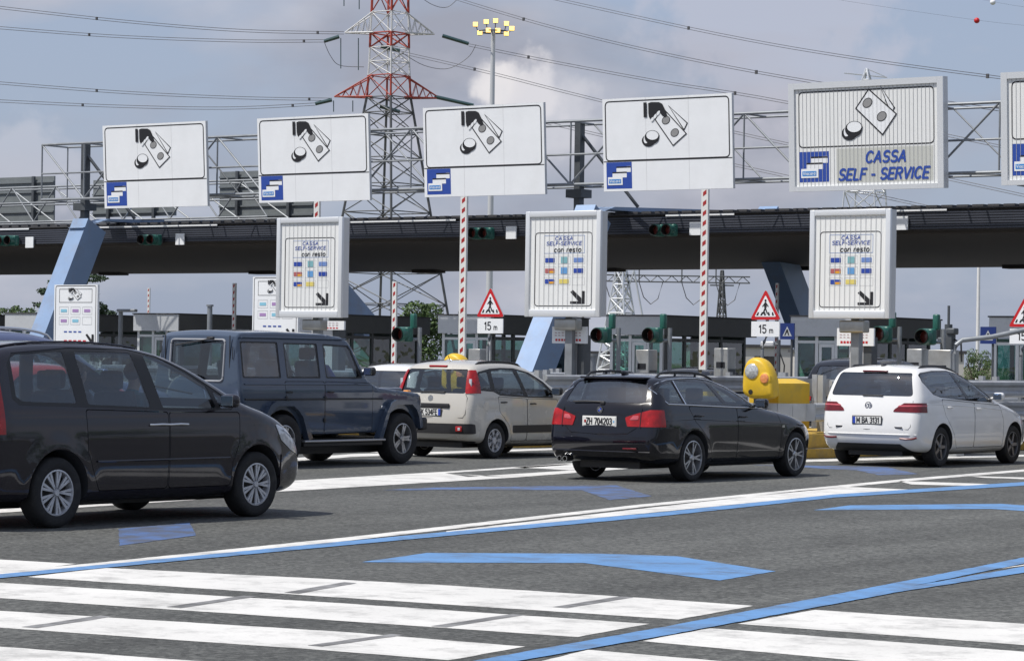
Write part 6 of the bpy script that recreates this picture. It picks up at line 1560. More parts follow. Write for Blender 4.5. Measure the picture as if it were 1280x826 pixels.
# --- boxy off-roader
def ex_offroad(car, rear, flank, top, B):
    for s in (-1, 1):
        for cx, kind in ((0, 'r'), (2.85, 'f')):
            m = MB(); n = 16; pts = []
            # angular wheel-arch extension
            prof = [(-.62, .40), (-.42, .80), (-.30, .93), (-.18, .975), (.25, .975), (.38, .90), (.46, .74), (.50, .56)] if kind == 'f' else [(-.52, .52), (-.46, .76), (-.36, .90), (-.22, .965), (.20, .965), (.33, .90), (.45, .76), (.62, .42)]
            prof2 = [(x*.86, z-.075 if abs(x) < .4 else z-.03) for x, z in prof]
            poly = prof + prof2[::-1]
            y0 = flank(1.4, .9, s, -.02); m.prism([(cx+x, z) for x, z in poly], 'y', y0, y0+s*.105)
            m.build('wheel_arch_extension', P_GBLUE, car)
        m = MB(); y = flank(1.4, .6, s, 0)
        m.rbox((1.38, y+s*.05, .375), (1.95, .15, .035), .012); m.build('running_board', mat('brushed_steel', (.42, .42, .43), .35, .8), car, 40)
        m = MB(); m.rbox((1.38, y+s*.04, .325), (1.90, .08, .06), .012); m.build('sill', M['black'], car, 40)
        m = MB(); m.path([(x, flank(max(-.8, min(x, 3.1)), 1.20, s, .006), 1.205) for x in np.linspace(-.84, 2.1, 12)], .012, 6); m.build('belt_moulding', P_GBLUE, car, 40)
        m = MB(); m.path([(x, flank(x, .98, s, .006), .99) for x in np.linspace(-.84, 2.4, 12)], .016, 6); m.build('side_moulding', M['black'], car, 40)
        m = MB(); yr = s*.70; m.path([(x, s*.735, 1.872) for x in np.linspace(-.84, 1.58, 12)], .013, 6); m.build('rain_gutter', P_GBLUE, car, 40)
        m = MB(); m.rbox((3.30, s*.62, 1.09), (.10, .10, .05), .02); m.build('indicator_lamp', mat('amber_lamp', (.8, .3, .04), .2, coat=1), car, 40)
        for x in (.35, 1.25):
            m = MB()
            for z in (1.0, .68): m.rbox((x-.26, flank(x, z, s, .008), z), (.05, .03, .06), .008)
            m.build('door_hinge', M['black'], car, 40)
    # flat wings and bonnet hump
    m = MB(); m.rbox((2.78, 0, 1.10), (1.16, .98, .10), .03); m.build('bonnet', P_GBLUE, car, 40)
    m = MB(); m.rbox((3.52, 0, .60), (.16, 1.62, .20), .04); m.build('front_bumper', M['black'], car, 40)
    m = MB(); m.rbox((-.98, 0, .60), (.14, 1.60, .16), .04); m.build('rear_bumper', M['black'], car, 40)
    m = MB(); m.rbox((3.465, 0, .93), (.03, .80, .22), .02)
    for k in range(4): m.box((3.485, 0, .85+k*.05), (.02, .74, .016))
    m.build('grille', M['black'], car, 40)
    # spare wheel in a bright ring on the tail door
    m = MB(); m.lathe([(.001, -.20), (.30, -.20), (.36, -.16), (.365, -.02), (.001, -.02)], 'x', c=(rear(.05, .95), .05, .95), n=40)
    m.build('spare_wheel_cover', P_GBLUE, car, 40)
    m = MB(); m.lathe([(.365, -.15), (.385, -.15), (.385, -.04), (.365, -.04)], 'x', c=(rear(.05, .95), .05, .95), n=40, close=True); m.build('spare_wheel_ring', M['chrome'], car, 40)
    # frame round the tail window, wiper, seams
    x = rear(0, 1.55)
    m = MB(); po = rounded([(-.50, 1.24), (.50, 1.24), (.50, 1.83), (-.50, 1.83)], .06)
    m.path([(rear(y, z, .004), y, z) for y, z in po]+[(rear(*po[0], .004), *po[0])], .016, 6); m.build('window_seal', mat('grey_seal', (.30, .31, .33), .5), car, 40)
    m = MB(); m.path([(x-.05, -.30, 1.84), (x-.045, -.02, 1.80), (x-.035, .36, 1.745)], .012, 6); m.rbox((x-.03, -.28, 1.85), (.05, .12, .04), .01); m.build('wiper', M['black'], car, 40)
    m = MB()
    for y in (-.60, .60): m.box((rear(y, 1.5, .0), y, 1.38), (.012, .010, 1.02))
    m.build('tail_door_seam', M['black'], car)
    for s in (-1, 1):
        m = MB(); m.rbox((rear(s*.70, .68), s*.68, .72), (.04, .14, .10), .01); m.build('tail_lamp', M['red_lamp'], car, 40)
        m = MB(); m.box((rear(s*.66, 1.40), s*.66, 1.64), (.01, .006, .18)); m.build('side_seam', M['black'], car)
    m = MB(); m.box((2.42, flank(2.42, .86, -1, .004), .86), (.10, .008, .05)); m.build('side_badge', M['chrome'], car)
make_car(dict(name='off_roader', label='boxy slate blue off-roader with wide wheel arches behind the aubergine people carrier',
    group='cars queueing at the toll station', pos=(-26.79, 30.964), rot=rotcw(-1.2), paint=P_GBLUE,
    body=dict(outline=[(-.88, .48), (-.93, .55), (-.95, 1.18), (-.90, 1.86), (-.80, 1.935), (0, 1.955), (1.1, 1.94), (1.55, 1.90), (1.70, 1.83), (1.78, 1.74), (2.04, 1.30), (2.12, 1.235), (2.30, 1.16), (3.36, 1.07), (3.45, 1.02), (3.47, .62), (3.42, .50), (1.3, .465)],
        widths=[(.4, .80), (.8, .815), (1.15, .815), (1.22, .80), (1.88, .69), (1.96, .68)], r=.035, tf=.03, tr=.01, lf=.4, sharp=.05, bulge=(.03, .02, .02), n=130),
    cabin=[(-.80, .75), (-.80, 1.96), (2.0, 1.96), (2.0, 1.0), (2.35, .90), (2.30, .60), (.55, .60), (.50, 1.02), (-.60, 1.02)],
    dlo=[[(-.86, 1.29), (-.84, 1.81), (0, 1.81), (0, 1.29)], [(.13, 1.29), (.13, 1.80), (.92, 1.80), (.92, 1.29)], [(1.05, 1.29), (1.05, 1.795), (1.66, 1.78), (1.72, 1.72), (1.93, 1.31), (1.90, 1.29)]],
    panes=[[(-.82, 1.31), (-.80, 1.79), (-.03, 1.79), (-.03, 1.31)], [(.16, 1.315), (.16, 1.78), (.89, 1.78), (.89, 1.315)], [(1.08, 1.315), (1.08, 1.77), (1.65, 1.755), (1.70, 1.70), (1.88, 1.315)]],
    pane_m=['glass_dark', 'glass_clear', 'glass_clear'],
    rglass=[(-.48, 1.26), (.48, 1.26), (.48, 1.81), (-.48, 1.81)], rg_x=-.7, wshield=[(-.62, 1.28), (.62, 1.28), (.58, 1.80), (-.58, 1.80)], ws_x=1.6, rg_m='glass_tint',
    doors=[('rear_door', [(.07, 1.24), (.99, 1.24), (.99, .48), (.50, .48), (.42, .78), (.10, 1.0)]), ('front_door', [(1.015, 1.24), (2.16, 1.22), (2.16, .50), (1.015, .48)])],
    handles=[(.15, 1.09), (1.12, 1.09)], handle_w=.06, handle_m='black',
    arch_r=.44, wheel_r=.385, wb=2.85, track=.76, rim='five', rim_r=.235, tyre_w=.265, mirror=(1.98, 1.38),
    seats=[(1.30, .38, True), (1.30, -.38, True), (.45, .40, True), (.45, -.40, True)], seat_z=.85, dash=1.75, dash_z=1.15, extras=ex_offroad))
person('person in a blue top on the near front seat of the boxy off-roader', in_car((-26.79, 30.964), rotcw(-1.2), 1.46, -.36, .93), M['shirt_blue'], arms='lap', rotz=rotcw(-1.2), scale=.95)

# --- beige city car
def ex_city(car, rear, flank, top, B):
    plate(car, rear(0, .74, 0), .745, 'EK 534FE', blue='both', w=.50)
    m = MB(); m.rbox((rear(0, .85), .0, .850), (.03, .80, .075), .012); m.build('tailgate_handle_strip', M['black'], car, 40)
    m = MB(); m.lathe([(.001, -.012), (.045, -.012), (.052, 0), (.052, .01)], 'x', c=(rear(0, .965), 0, .965), n=24); m.build('badge', M['chrome'], car, 40)
    m = MB(); m.rbox((rear(0, 1.485), 0, 1.485), (.05, .36, .035), .012); m.build('high_brake_lamp', M['red_lamp'], car, 40)
    m = MB(); m.rbox((rear(0, 1.06), -.02, 1.065), (.03, .50, .022), .01); m.build('wiper', M['black'], car, 40)
    m = MB(); m.rbox((rear(-.58, .48, .01), -.60, .48), (.03, .13, .09), .015); m.build('fog_lamp', M['red_lamp'], car, 40)
    m = MB(); m.rbox((rear(-.60, .48, .026), -.615, .48), (.008, .05, .045), .01); m.build('reversing_lamp', M['clear_lamp'], car, 40)
    m = MB(); m.path([(-.16, 0, 1.56), (-.20, 0, 1.60), (-.24, 0, 1.66)], .006, 5); m.build('aerial', M['black'], car)
    for s in (-1, 1):
        m = MB(); m.lathe([(.001, -.003), (.075, -.003), (.078, .003), (.001, .003)], 'y', c=(-.28, flank(-.28, .85, s, 0), .85), n=20)
        if s < 0: m.build('fuel_flap', P_BEIGE, car, 40)
        m = MB(); m.rbox((rear(s*.69, 1.22, .006), s*.70, 1.22), (.02, .055, .13), .02); m.build('reversing_lamp', M['clear_lamp'], car, 40)
    m = MB(); m.path([(rear(y, z, .001), y, z) for y, z in [(-.66, 1.04), (-.70, .98), (-.70, .72), (-.66, .66), (0, .655), (.66, .66), (.70, .72), (.70, .98)]], .005, 5); m.build('tailgate_seam', M['black'], car)
make_car(dict(name='city_car', label='beige city car with black bumper strip and tall red tail lamps',
    group='cars queueing at the toll station', pos=(-27.298, 36.988), rot=rotcw(.35), paint=P_BEIGE,
    body=dict(outline=[(-.50, .24), (-.68, .32), (-.72, .52), (-.70, .76), (-.64, 1.02), (-.52, 1.38), (-.44, 1.50), (-.15, 1.555), (.45, 1.57), (.90, 1.53), (1.35, 1.36), (1.74, 1.14), (2.02, 1.06), (2.5, .98), (2.85, .86), (2.98, .68), (3.02, .42), (2.92, .25), (2.5, .21), (1, .20)],
        widths=[(.2, .76), (.35, .815), (.6, .825), (.85, .82), (1.0, .805), (1.2, .765), (1.4, .70), (1.58, .62)], r=.10, tf=.16, lf=.8, tr=.07, lr=.4, flare=[(0, .3, .36, .02), (2.3, .3, .36, .02)], bulge=(.03, .045, .06), n=110),
    cabin=[(-.50, .82), (-.50, 1.6), (2.2, 1.6), (2.2, .9), (1.9, .80), (1.86, .34), (.42, .34), (.38, .82)],
    dlo=[[(-.44, 1.10), (-.45, 1.32), (-.36, 1.40), (-.02, 1.455), (.3, 1.47), (.65, 1.465), (1.05, 1.40), (1.40, 1.25), (1.62, 1.09), (1.62, .975), (.9, .985), (.12, 1.02), (-.05, 1.08)]],
    panes=[[(-.40, 1.13), (-.40, 1.33), (-.30, 1.38), (-.10, 1.40), (-.10, 1.11)], [(0, 1.10), (0, 1.41), (.3, 1.44), (.62, 1.435), (.82, 1.02), (.14, 1.05)], [(.72, 1.435), (1.05, 1.375), (1.38, 1.22), (1.57, 1.08), (1.58, 1.0), (.90, 1.01)]],
    pane_m=['glass_tint', 'glass_clear', 'glass_clear'],
    rglass=[(-.66, 1.05), (.66, 1.05), (.60, 1.44), (-.60, 1.44)], rg_x=-.30, wshield=[(-.6, 1.12), (.6, 1.12), (.52, 1.46), (-.52, 1.46)], ws_x=.9, rg_m='glass_tint',
    doors=[('rear_door', [(.06, 1.0), (.86, .965), (.86, .28), (.44, .28), (.36, .52), (.10, .75)]), ('front_door', [(.88, .965), (1.74, .95), (1.80, .70), (1.82, .28), (.88, .28)])],
    handles=[(.20, .91), (1.02, .885)], handle_w=.07, handle_m='black',
    arch_r=.34, wheel_r=.29, wb=2.30, track=.715, rim='cover', rim_r=.19, tyre_w=.18,
    skins=[('tail_lamp', 'x', [(-.9, 1.06), (-.655, 1.05), (-.60, 1.43), (-.85, 1.43)], (-1.0, -.40), 'red_lamp', .012), ('tail_lamp', 'x', [(.9, 1.06), (.655, 1.05), (.60, 1.43), (.85, 1.43)], (-1.0, -.40), 'red_lamp', .012),
           ('bumper_insert', 'x', [(-.80, .40), (.80, .40), (.80, .565), (-.80, .565)], (-1.0, -.52), 'black', .010),
           ('side_protector', 'y', [(.46, .41), (1.84, .41), (1.84, .535), (.46, .535)], (.4, 1.2), 'black', .008),
           ('lower_valance', 'x', [(-.75, .18), (.75, .18), (.75, .285), (-.75, .285)], (-1.0, -.45), 'black', .004)],
    mirror=(1.60, 1.07), seats=[(.85, .34, True), (.85, -.34, True), (.05, .34, True), (.05, -.34, True)], dash=1.5, dash_z=.90, rails=(-.30, 1.0, .58, .018), extras=ex_city))

# --- black estate
def ex_estate(car, rear, flank, top, B):
    plate(car, rear(0, .80, -.01), .80, 'ZH 704203', blue='none', w=.52, frame=False)
    m = MB(); m.box((rear(0, .80, -.01)-.018, .225, .80), (.003, .030, .035)); m.build('plate_crest', M['red_lamp'], car)
    m = MB(); m.box((rear(0, .80, -.01)-.018, -.235, .80), (.003, .022, .026)); m.build('plate_crest', mat('pale_blue', (.2, .45, .7), .5), car)
    x = rear(0, .955)
    m = MB(); m.lathe([(.001, -.010), (.040, -.010), (.043, 0), (.043, .02)], 'x', c=(x, 0, .955), n=24); b = m.build('badge', M['ink'], car, 40)
    for q, mt in ((0, 'chrome'), (1, 'plate_blue'), (2, 'chrome'), (3, 'plate_blue')):
        k = MB(); vs = [(x-.0125, 0, .955)]+[(x-.0125, .027*math.cos(math.pi/2*q+a), .955+.027*math.sin(math.pi/2*q+a)) for a in np.linspace(0, math.pi/2, 6)]
        k.add(vs, [tuple(range(len(vs)))]); k.build('badge_quarter', M[mt], b)
    k = MB(); ring(k, (x-.010, 0, .955), .043, .005); k.build('badge_ring', M['chrome'], b)
    m = MB(); m.rbox((-.545, 0, 1.385), (.26, 1.04, .030), .014); m.build('roof_spoiler', P_NIGHT, car, 40)
    m = MB(); m.path([(rear(.0, 1.06, .02), 0, 1.06), (rear(.2, 1.065, .03), .25, 1.065), (rear(.45, 1.06, .03), .47, 1.058)], .012, 6); m.rbox((rear(0, 1.045), -.02, 1.045), (.05, .07, .05), .015); m.build('wiper', M['black'], car, 40)
    for y in (.53, .62):
        m = MB(); m.lathe([(.030, -.06), (.038, -.06), (.038, .10), (.030, .10)], 'x', c=(-.93, y, .285), n=18, close=True); m.build('exhaust_pipe', M['chrome'], car, 40)
    for s in (-1, 1):
        # bright line round the side glass
        pts = [(-.585, 1.05), (-.70, 1.19), (-.69, 1.25), (-.60, 1.315), (-.35, 1.365), (0, 1.385), (.45, 1.39), (.75, 1.365), (1.10, 1.28), (1.40, 1.14), (1.66, .995)]
        m = MB(); m.path([(px_, flank(px_, pz, s, .004), pz) for px_, pz in pts], .0085, 6)
        pts = [(1.66, .985), (1.0, .998), (.2, 1.022), (-.30, 1.038), (-.585, 1.045)]
        m.path([(px_, flank(px_, pz, s, .004), pz) for px_, pz in pts], .0085, 6); m.build('window_chrome', M['chrome'], car, 40)
        m = MB(); m.path([(-.155, flank(-.155, 1.04, s, .008), 1.04), (-.225, flank(-.225, 1.35, s, .008), 1.355)], .012, 6); m.build('pillar_chrome', M['chrome'], car)
        m = MB(); m.path([(x_, flank(x_, z_, s, .002), z_) for x_, z_ in [(-.66, .82), (0, .84), (1.2, .80), (2.5, .76)]], .007, 5); m.build('side_crease', P_NIGHT, car, 60)
    m = MB(); m.rbox((rear(-.45, .44, .0), -.50, .445), (.02, .22, .025), .008); m.build('bumper_reflector', M['dark_red_lamp'], car, 40)
    m = MB(); m.box((2.36, flank(2.36, .72, -1, .004), .72), (.07, .006, .035)); m.build('side_badge', M['chrome'], car)
    m = MB(); m.path([(rear(y, z, .002), y, z) for y, z in [(-.62, 1.02), (-.57, .72), (-.45, .645), (0, .63), (.45, .645), (.57, .72), (.62, 1.02)]], .006, 5); m.build('tailgate_seam', M['gloss_black'], car)
    m = MB(); m.path([(rear(y, .40, .004), y, .40) for y in np.linspace(-.78, .78, 13)], .012, 6); m.build('bumper_ridge', P_NIGHT, car, 50)
    m = MB(); m.rbox((-.35, 0, 1.45), (.14, .05, .06), .02); m.build('roof_aerial', P_NIGHT, car, 40)
make_car(dict(name='estate_car', label='black estate car with chrome window line and white six digit number plate',
    group='cars queueing at the toll station', pos=(-20.708, 32.257), rot=rotcw(.49), paint=P_NIGHT,
    body=dict(outline=[(-.60, .22), (-.88, .29), (-.93, .42), (-.94, .60), (-.89, .72), (-.87, .98), (-.80, 1.06), (-.66, 1.30), (-.56, 1.385), (-.25, 1.42), (.3, 1.432), (.75, 1.40), (1.25, 1.25), (1.68, 1.03), (2.05, .965), (2.6, .89), (3.1, .78), (3.42, .66), (3.50, .52), (3.50, .34), (3.38, .22), (1.2, .19)],
        widths=[(.18, .82), (.32, .885), (.55, .905), (.75, .91), (.92, .885), (1.03, .86), (1.2, .77), (1.43, .64)], r=.10, tf=.22, lf=.9, tr=.08, lr=.42, flare=[(0, .32, .38, .016), (2.76, .32, .38, .016)], bulge=(.025, .07, .07), n=120),
    cabin=[(-.75, .78), (-.75, 1.45), (2.1, 1.45), (2.1, .86), (2.36, .75), (2.34, .30), (.44, .30), (.42, .78)],
    dlo=[[(-.57, 1.055), (-.685, 1.20), (-.67, 1.25), (-.58, 1.305), (-.35, 1.35), (0, 1.375), (.45, 1.38), (.75, 1.355), (1.10, 1.27), (1.40, 1.13), (1.62, 1.0), (1.0, 1.01), (.2, 1.035)]],
    panes=[[(-.56, 1.07), (-.66, 1.20), (-.64, 1.24), (-.56, 1.285), (-.36, 1.325), (-.24, 1.34), (-.17, 1.06)], [(-.10, 1.06), (-.17, 1.35), (.45, 1.36), (.58, 1.355), (.84, 1.03)], [(.68, 1.35), (.75, 1.335), (1.08, 1.25), (1.38, 1.11), (1.52, 1.02), (.94, 1.03)]],
    pane_m=['glass_tint', 'glass_tint', 'glass_clear'], surround='gloss_black',
    rglass=[(-.66, 1.055), (.66, 1.055), (.56, 1.34), (-.56, 1.34)], rg_x=-.42, wshield=[(-.62, 1.06), (.62, 1.06), (.5, 1.36), (-.5, 1.36)], ws_x=.9, rg_m='glass_dark',
    doors=[('rear_door', [(-.10, 1.01), (1.13, .985), (1.13, .27), (.52, .27), (.38, .55), (.05, .80)]), ('front_door', [(1.15, .985), (2.20, .95), (2.32, .72), (2.28, .27), (1.15, .27)])],
    handles=[(.14, .885), (1.28, .865)], handle_w=.09, handle_m='paint',
    arch_r=.365, wheel_r=.32, wb=2.76, track=.785, rim='v10', rim_r=.235, tyre_w=.235,
    skins=[('tail_lamp', 'x', [(-1.0, .74), (-.44, .74), (-.40, .86), (-.52, .90), (-.75, .965), (-1.0, .965)], (-1.3, -.70), 'red_lamp', .008), ('tail_lamp', 'x', [(1.0, .74), (.44, .74), (.40, .86), (.52, .90), (.75, .965), (1.0, .965)], (-1.3, -.70), 'red_lamp', .008),
           ('lamp_segment', 'x', [(-.46, .825), (-.60, .835), (-.60, .89), (-.52, .885)], (-1.3, -.70), 'pink_lamp', .014), ('lamp_segment', 'x', [(.46, .825), (.60, .835), (.60, .89), (.52, .885)], (-1.3, -.70), 'pink_lamp', .014),
           ('lamp_divider', 'x', [(-.625, .72), (-.635, .72), (-.635, .98), (-.625, .98)], (-1.3, -.70), 'gloss_black', .013), ('lamp_divider', 'x', [(.625, .72), (.635, .72), (.635, .98), (.625, .98)], (-1.3, -.70), 'gloss_black', .013)],
    mirror=(1.66, 1.03), mirror_m='paint', seats=[(1.05, .36, True), (1.05, -.36, True), (.20, .36, True), (.20, -.36, True)], seat_z=.36, dash=1.62, dash_z=.80, rails=(-.48, 1.05, .56, .045), extras=ex_estate))

# --- white compact van
def ex_compact(car, rear, flank, top, B):
    plate(car, rear(0, .735, 0), .735, 'M BA 3131', blue='left', w=.50)
    x = rear(0, .965)
    m = MB(); ring(m, (x-.004, 0, .965), .062, .011); 
    def bar(a, b): m.beam((x-.006, a[0], .965+a[1]), (x-.006, b[0], .965+b[1]), .010, .008, up=(1, 0, 0))
    for a, b in (((.030, .046), (0, .004)), ((-.030, .046), (0, .004)), ((.048, .020), (.022, -.046)), ((-.048, .020), (-.022, -.046)), ((.022, -.046), (0, -.006)), ((-.022, -.046), (0, -.006))): bar(a, b)
    m.build('badge', M['chrome'], car, 40)
    m = MB(); m.rbox((rear(0, 1.12), -.05, 1.125), (.03, .36, .022), .01); m.build('wiper', M['black'], car, 40)
    m = MB(); m.rbox((rear(0, 1.505), 0, 1.512), (.06, .44, .024), .01); m.build('high_brake_lamp', M['dark_red_lamp'], car, 40)
    for y, w in ((.50, .14), (-.53, .16)):
        m = MB(); m.box((rear(y, .625), y, .625), (.006, w, .030)); m.build('tail_lettering', M['chrome'], car)
    for s in (-1, 1):
        m = MB(); m.path([(rear(s*y, z, .003), s*y, z) for y, z in [(.56, .455), (.66, .447), (.76, .45), (.82, .47)]], .016, 6); m.build('bumper_reflector', M['dark_red_lamp'], car, 40)
        m = MB(); m.path([(x_, flank(x_, z_, s, .001), z_) for x_, z_ in [(-.50, 1.00), (.3, .98), (1.3, .955), (2.2, .90)]], .008, 5); m.build('side_crease', P_WHITE, car, 60)
    m = MB(); m.path([(rear(y, .515, .006), y, .515) for y in np.linspace(-.82, .82, 13)], .010, 6); m.build('bumper_ridge', P_WHITE, car, 50)
    m = MB(); m.path([(rear(y, z, .0), y, z) for y, z in [(-.74, 1.05), (-.735, .64), (-.70, .60), (0, .59), (.70, .60), (.735, .64), (.74, 1.05)]], .005, 5); m.build('tailgate_seam', M['black'], car)
    m = MB(); m.rbox((-.30, 0, 1.60), (.12, .05, .04), .015); m.build('roof_aerial', M['black'], car, 40)
make_car(dict(name='compact_van', label='white compact car with dark tinted rear windows beside the yellow crash barrier',
    group='cars queueing at the toll station', pos=(-21.069, 40.37), rot=rotcw(-.31), paint=P_WHITE,
    body=dict(outline=[(-.50, .22), (-.72, .30), (-.80, .46), (-.80, .62), (-.77, .85), (-.72, 1.05), (-.62, 1.36), (-.54, 1.50), (-.34, 1.575), (.2, 1.60), (.7, 1.575), (1.2, 1.44), (1.7, 1.22), (2.1, 1.05), (2.55, .96), (3.0, .84), (3.38, .70), (3.50, .55), (3.52, .36), (3.40, .22), (1.2, .19)],
        widths=[(.18, .82), (.30, .88), (.5, .905), (.8, .905), (1.0, .885), (1.1, .865), (1.3, .80), (1.5, .72), (1.62, .65)], r=.11, tf=.20, lf=.9, tr=.09, lr=.40, flare=[(0, .32, .38, .014), (2.685, .32, .38, .014)], bulge=(.03, .06, .07), n=115),
    cabin=[(-.62, .82), (-.62, 1.6), (2.2, 1.6), (2.2, .92), (2.3, .78), (2.27, .32), (.44, .32), (.42, .82)],
    dlo=[[(-.50, 1.35), (-.50, 1.46), (-.42, 1.495), (0, 1.53), (.55, 1.535), (1.0, 1.47), (1.4, 1.34), (1.76, 1.17), (1.90, 1.08), (1.84, 1.02), (1.0, 1.05), (0, 1.105), (-.24, 1.15)]],
    panes=[[(-.47, 1.35), (-.47, 1.45), (-.40, 1.475), (0, 1.51), (.52, 1.515), (.60, 1.50), (.94, 1.075), (0, 1.13), (-.22, 1.17)], [(.68, 1.505), (1.0, 1.445), (1.4, 1.315), (1.70, 1.175), (1.82, 1.09), (1.80, 1.045), (1.03, 1.07)]],
    pane_m=['glass_dark', 'glass_tint'], surround='gloss_black',
    rglass=[(-.73, 1.12), (.73, 1.12), (.63, 1.49), (-.63, 1.49)], rg_x=-.36, wshield=[(-.62, 1.12), (.62, 1.12), (.54, 1.52), (-.54, 1.52)], ws_x=1.0, rg_m='glass_dark',
    doors=[('rear_door', [(.02, 1.075), (1.17, 1.015), (1.17, .30), (.56, .30), (.42, .52), (.12, .82)]), ('front_door', [(1.19, 1.015), (2.12, .97), (2.26, .72), (2.24, .30), (1.19, .30)])],
    handles=[(.26, .945), (1.32, .92)], handle_w=.09, handle_m='paint',
    arch_r=.365, wheel_r=.32, wb=2.685, track=.785, rim='dark5', rim_r=.215, tyre_w=.21,
    skins=[('tail_lamp', 'x', [(-1.0, .865), (-.43, .875), (-.46, .92), (-.60, 1.015), (-1.0, 1.02)], (-1.3, -.52), 'dark_red_lamp', .008), ('tail_lamp', 'x', [(1.0, .865), (.43, .875), (.46, .92), (.60, 1.015), (1.0, 1.02)], (-1.3, -.52), 'dark_red_lamp', .008),
           ('lamp_segment', 'x', [(-.50, .955), (-.95, .965), (-.95, .985), (-.53, .98)], (-1.3, -.52), 'pink_lamp', .013), ('lamp_segment', 'x', [(.50, .955), (.95, .965), (.95, .985), (.53, .98)], (-1.3, -.52), 'pink_lamp', .013),
           ('lower_valance', 'x', [(-.78, .16), (.78, .16), (.66, .27), (.55, .365), (-.55, .365), (-.66, .27)], (-1.2, -.40), 'black', .006)],
    mirror=(1.90, 1.10), mirror_m='paint', seats=[(1.10, .36, True), (1.10, -.36, True), (.25, .36, True), (.25, -.36, True)], seat_z=.42, dash=1.72, dash_z=.88, rails=(-.30, 1.15, .60, .02), extras=ex_compact))

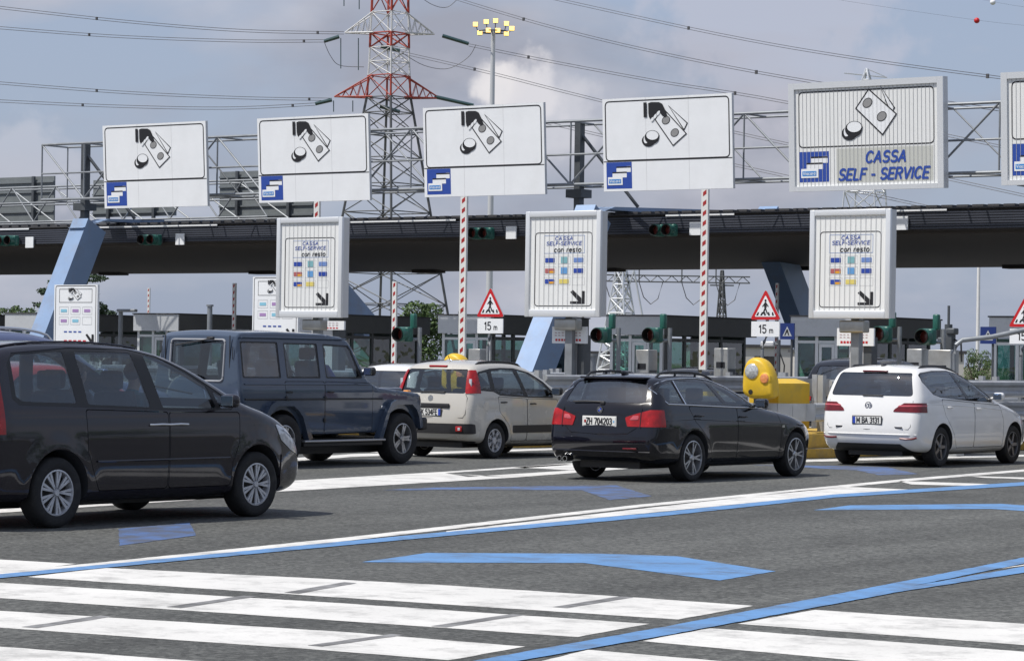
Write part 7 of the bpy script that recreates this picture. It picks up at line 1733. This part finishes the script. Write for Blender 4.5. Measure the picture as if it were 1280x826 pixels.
# --- cars further back, partly hidden
def simple(name, label, pos, rot, pnt, kind, **kw):
    o = {'suv': dict(body=dict(outline=[(-.70, .34), (-.92, .42), (-.95, .70), (-.88, 1.05), (-.78, 1.40), (-.66, 1.62), (-.45, 1.70), (.3, 1.74), (.95, 1.70), (1.40, 1.56), (1.80, 1.30), (2.05, 1.17), (2.6, 1.10), (3.1, 1.0), (3.40, .86), (3.48, .62), (3.42, .36), (1.2, .28)],
                    widths=[(.3, .86), (.5, .92), (.9, .93), (1.1, .90), (1.4, .80), (1.75, .68)], r=.10, n=90),
                 dlo=[[(-.60, 1.18), (-.55, 1.50), (-.4, 1.58), (.3, 1.63), (.9, 1.60), (1.3, 1.47), (1.66, 1.25), (1.70, 1.14), (.6, 1.15)]],
                 panes=[[(-.55, 1.20), (-.50, 1.49), (-.38, 1.55), (.05, 1.585), (.10, 1.18)], [(.14, 1.59), (.62, 1.59), (.78, 1.165), (.18, 1.175)], [(.70, 1.585), (.9, 1.57), (1.27, 1.44), (1.60, 1.23), (1.62, 1.16), (.86, 1.165)]],
                 rglass=[(-.62, 1.16), (.62, 1.16), (.55, 1.58), (-.55, 1.58)], wshield=[(-.66, 1.20), (.66, 1.20), (.56, 1.58), (-.56, 1.58)], ws_x=1.0, wheel_r=.35, wb=2.65, mirror=(1.70, 1.22), dash=1.45, dash_z=1.0, seat_z=.52, belt=1.1, cabin_top=1.75),
         'hatch': dict(body=dict(outline=[(-.55, .24), (-.72, .32), (-.76, .60), (-.70, .95), (-.58, 1.25), (-.46, 1.40), (-.2, 1.46), (.3, 1.48), (.8, 1.44), (1.2, 1.28), (1.65, 1.04), (2.1, .94), (2.7, .84), (3.1, .70), (3.22, .50), (3.18, .26), (1.2, .19)],
                    widths=[(.2, .80), (.35, .85), (.6, .87), (.9, .85), (1.05, .81), (1.25, .73), (1.48, .62)], r=.10, n=90),
                 dlo=[[(-.50, 1.05), (-.46, 1.25), (-.3, 1.34), (.2, 1.39), (.75, 1.36), (1.1, 1.23), (1.48, 1.03), (.6, 1.0)]],
                 panes=[[(-.45, 1.06), (-.42, 1.23), (-.28, 1.31), (.18, 1.35), (.30, 1.02)], [(.26, 1.355), (.74, 1.33), (1.07, 1.20), (1.38, 1.04), (.36, 1.02)]],
                 rglass=[(-.62, 1.02), (.62, 1.02), (.54, 1.36), (-.54, 1.36)], wshield=[(-.60, 1.05), (.60, 1.05), (.50, 1.36), (-.50, 1.36)], ws_x=.9, wheel_r=.31, wb=2.55, mirror=(1.45, 1.05), dash=1.3, dash_z=.84, seat_z=.40, belt=.98, cabin_top=1.5)}[kind]
    xr = min(p[0] for p in o['body']['outline']); wb = o['wb']; b = o['belt']; z0 = o['wheel_r']*2+.10
    S = dict(name=name, label=label, pos=pos, rot=rot, paint=pnt, group='cars queueing at the toll station', body=o['body'], dlo=o['dlo'], panes=o['panes'], pane_m=['glass_tint']*len(o['panes']),
             rglass=o['rglass'], rg_x=xr+.45, wshield=o['wshield'], ws_x=o['ws_x'], arch_r=o['wheel_r']+.05, wheel_r=o['wheel_r'], wb=wb, track=.76, rim='five', rim_r=o['wheel_r']*.66,
             cabin=[(xr+.15, z0), (xr+.15, o['cabin_top']), (wb-.5, o['cabin_top']), (wb-.5, b-.1), (wb-.42, .40), (.42, .40), (.40, z0)],
             skins=[('tail_lamp', 'x', [(-1.0, b-.28), (-.62, b-.26), (-.60, b+.02), (-1.0, b+.04)], (xr-.3, xr+.28), 'red_lamp', .008), ('tail_lamp', 'x', [(1.0, b-.28), (.62, b-.26), (.60, b+.02), (1.0, b+.04)], (xr-.3, xr+.28), 'red_lamp', .008)],
             mirror=o['mirror'], seats=[(.85, .36, True), (.85, -.36, True)], seat_z=o['seat_z'], dash=o['dash'], dash_z=o['dash_z'], handles=[(.2, b-.15), (1.0, b-.15)], mirror_m='paint')
    S.update(kw); return make_car(S)
simple('suv', 'ice blue sport utility car with silver roof rail at the left edge', (-26.95, 25.45), rotcw(0), P_ICE, 'suv', rails=(-.3, 1.2, .60, .05), rail_m='chrome').scale = (1.06, 1.0, 1.08)
simple('hatchback', 'red hatchback seen through the rear windows of the people carrier', (-22.8, 22.2), rotcw(1), P_RED, 'hatch')
simple('estate_car', 'white car between the off-roader and the beige city car', (-33.3, 43.3), rotcw(0), P_WHITE, 'hatch', rails=(-.3, .9, .56, .03))
simple('suv', 'black sport utility car behind the yellow crash barrier', (-27.4, tuple(onx(1062, 470, -27.2))[1]+.8), rotcw(0), P_COAL, 'suv')
simple('hatchback', 'dark car behind the upper guardrail between beige car and black estate', (-33.2, 54.0), rotcw(0), P_COAL, 'hatch')
simple('hatchback', 'dark car with lit red tail lamp at the right edge of the photo', (-21.2, 50.5), rotcw(0), P_COAL, 'hatch')
bpy.data.scenes.remove(BENCH)
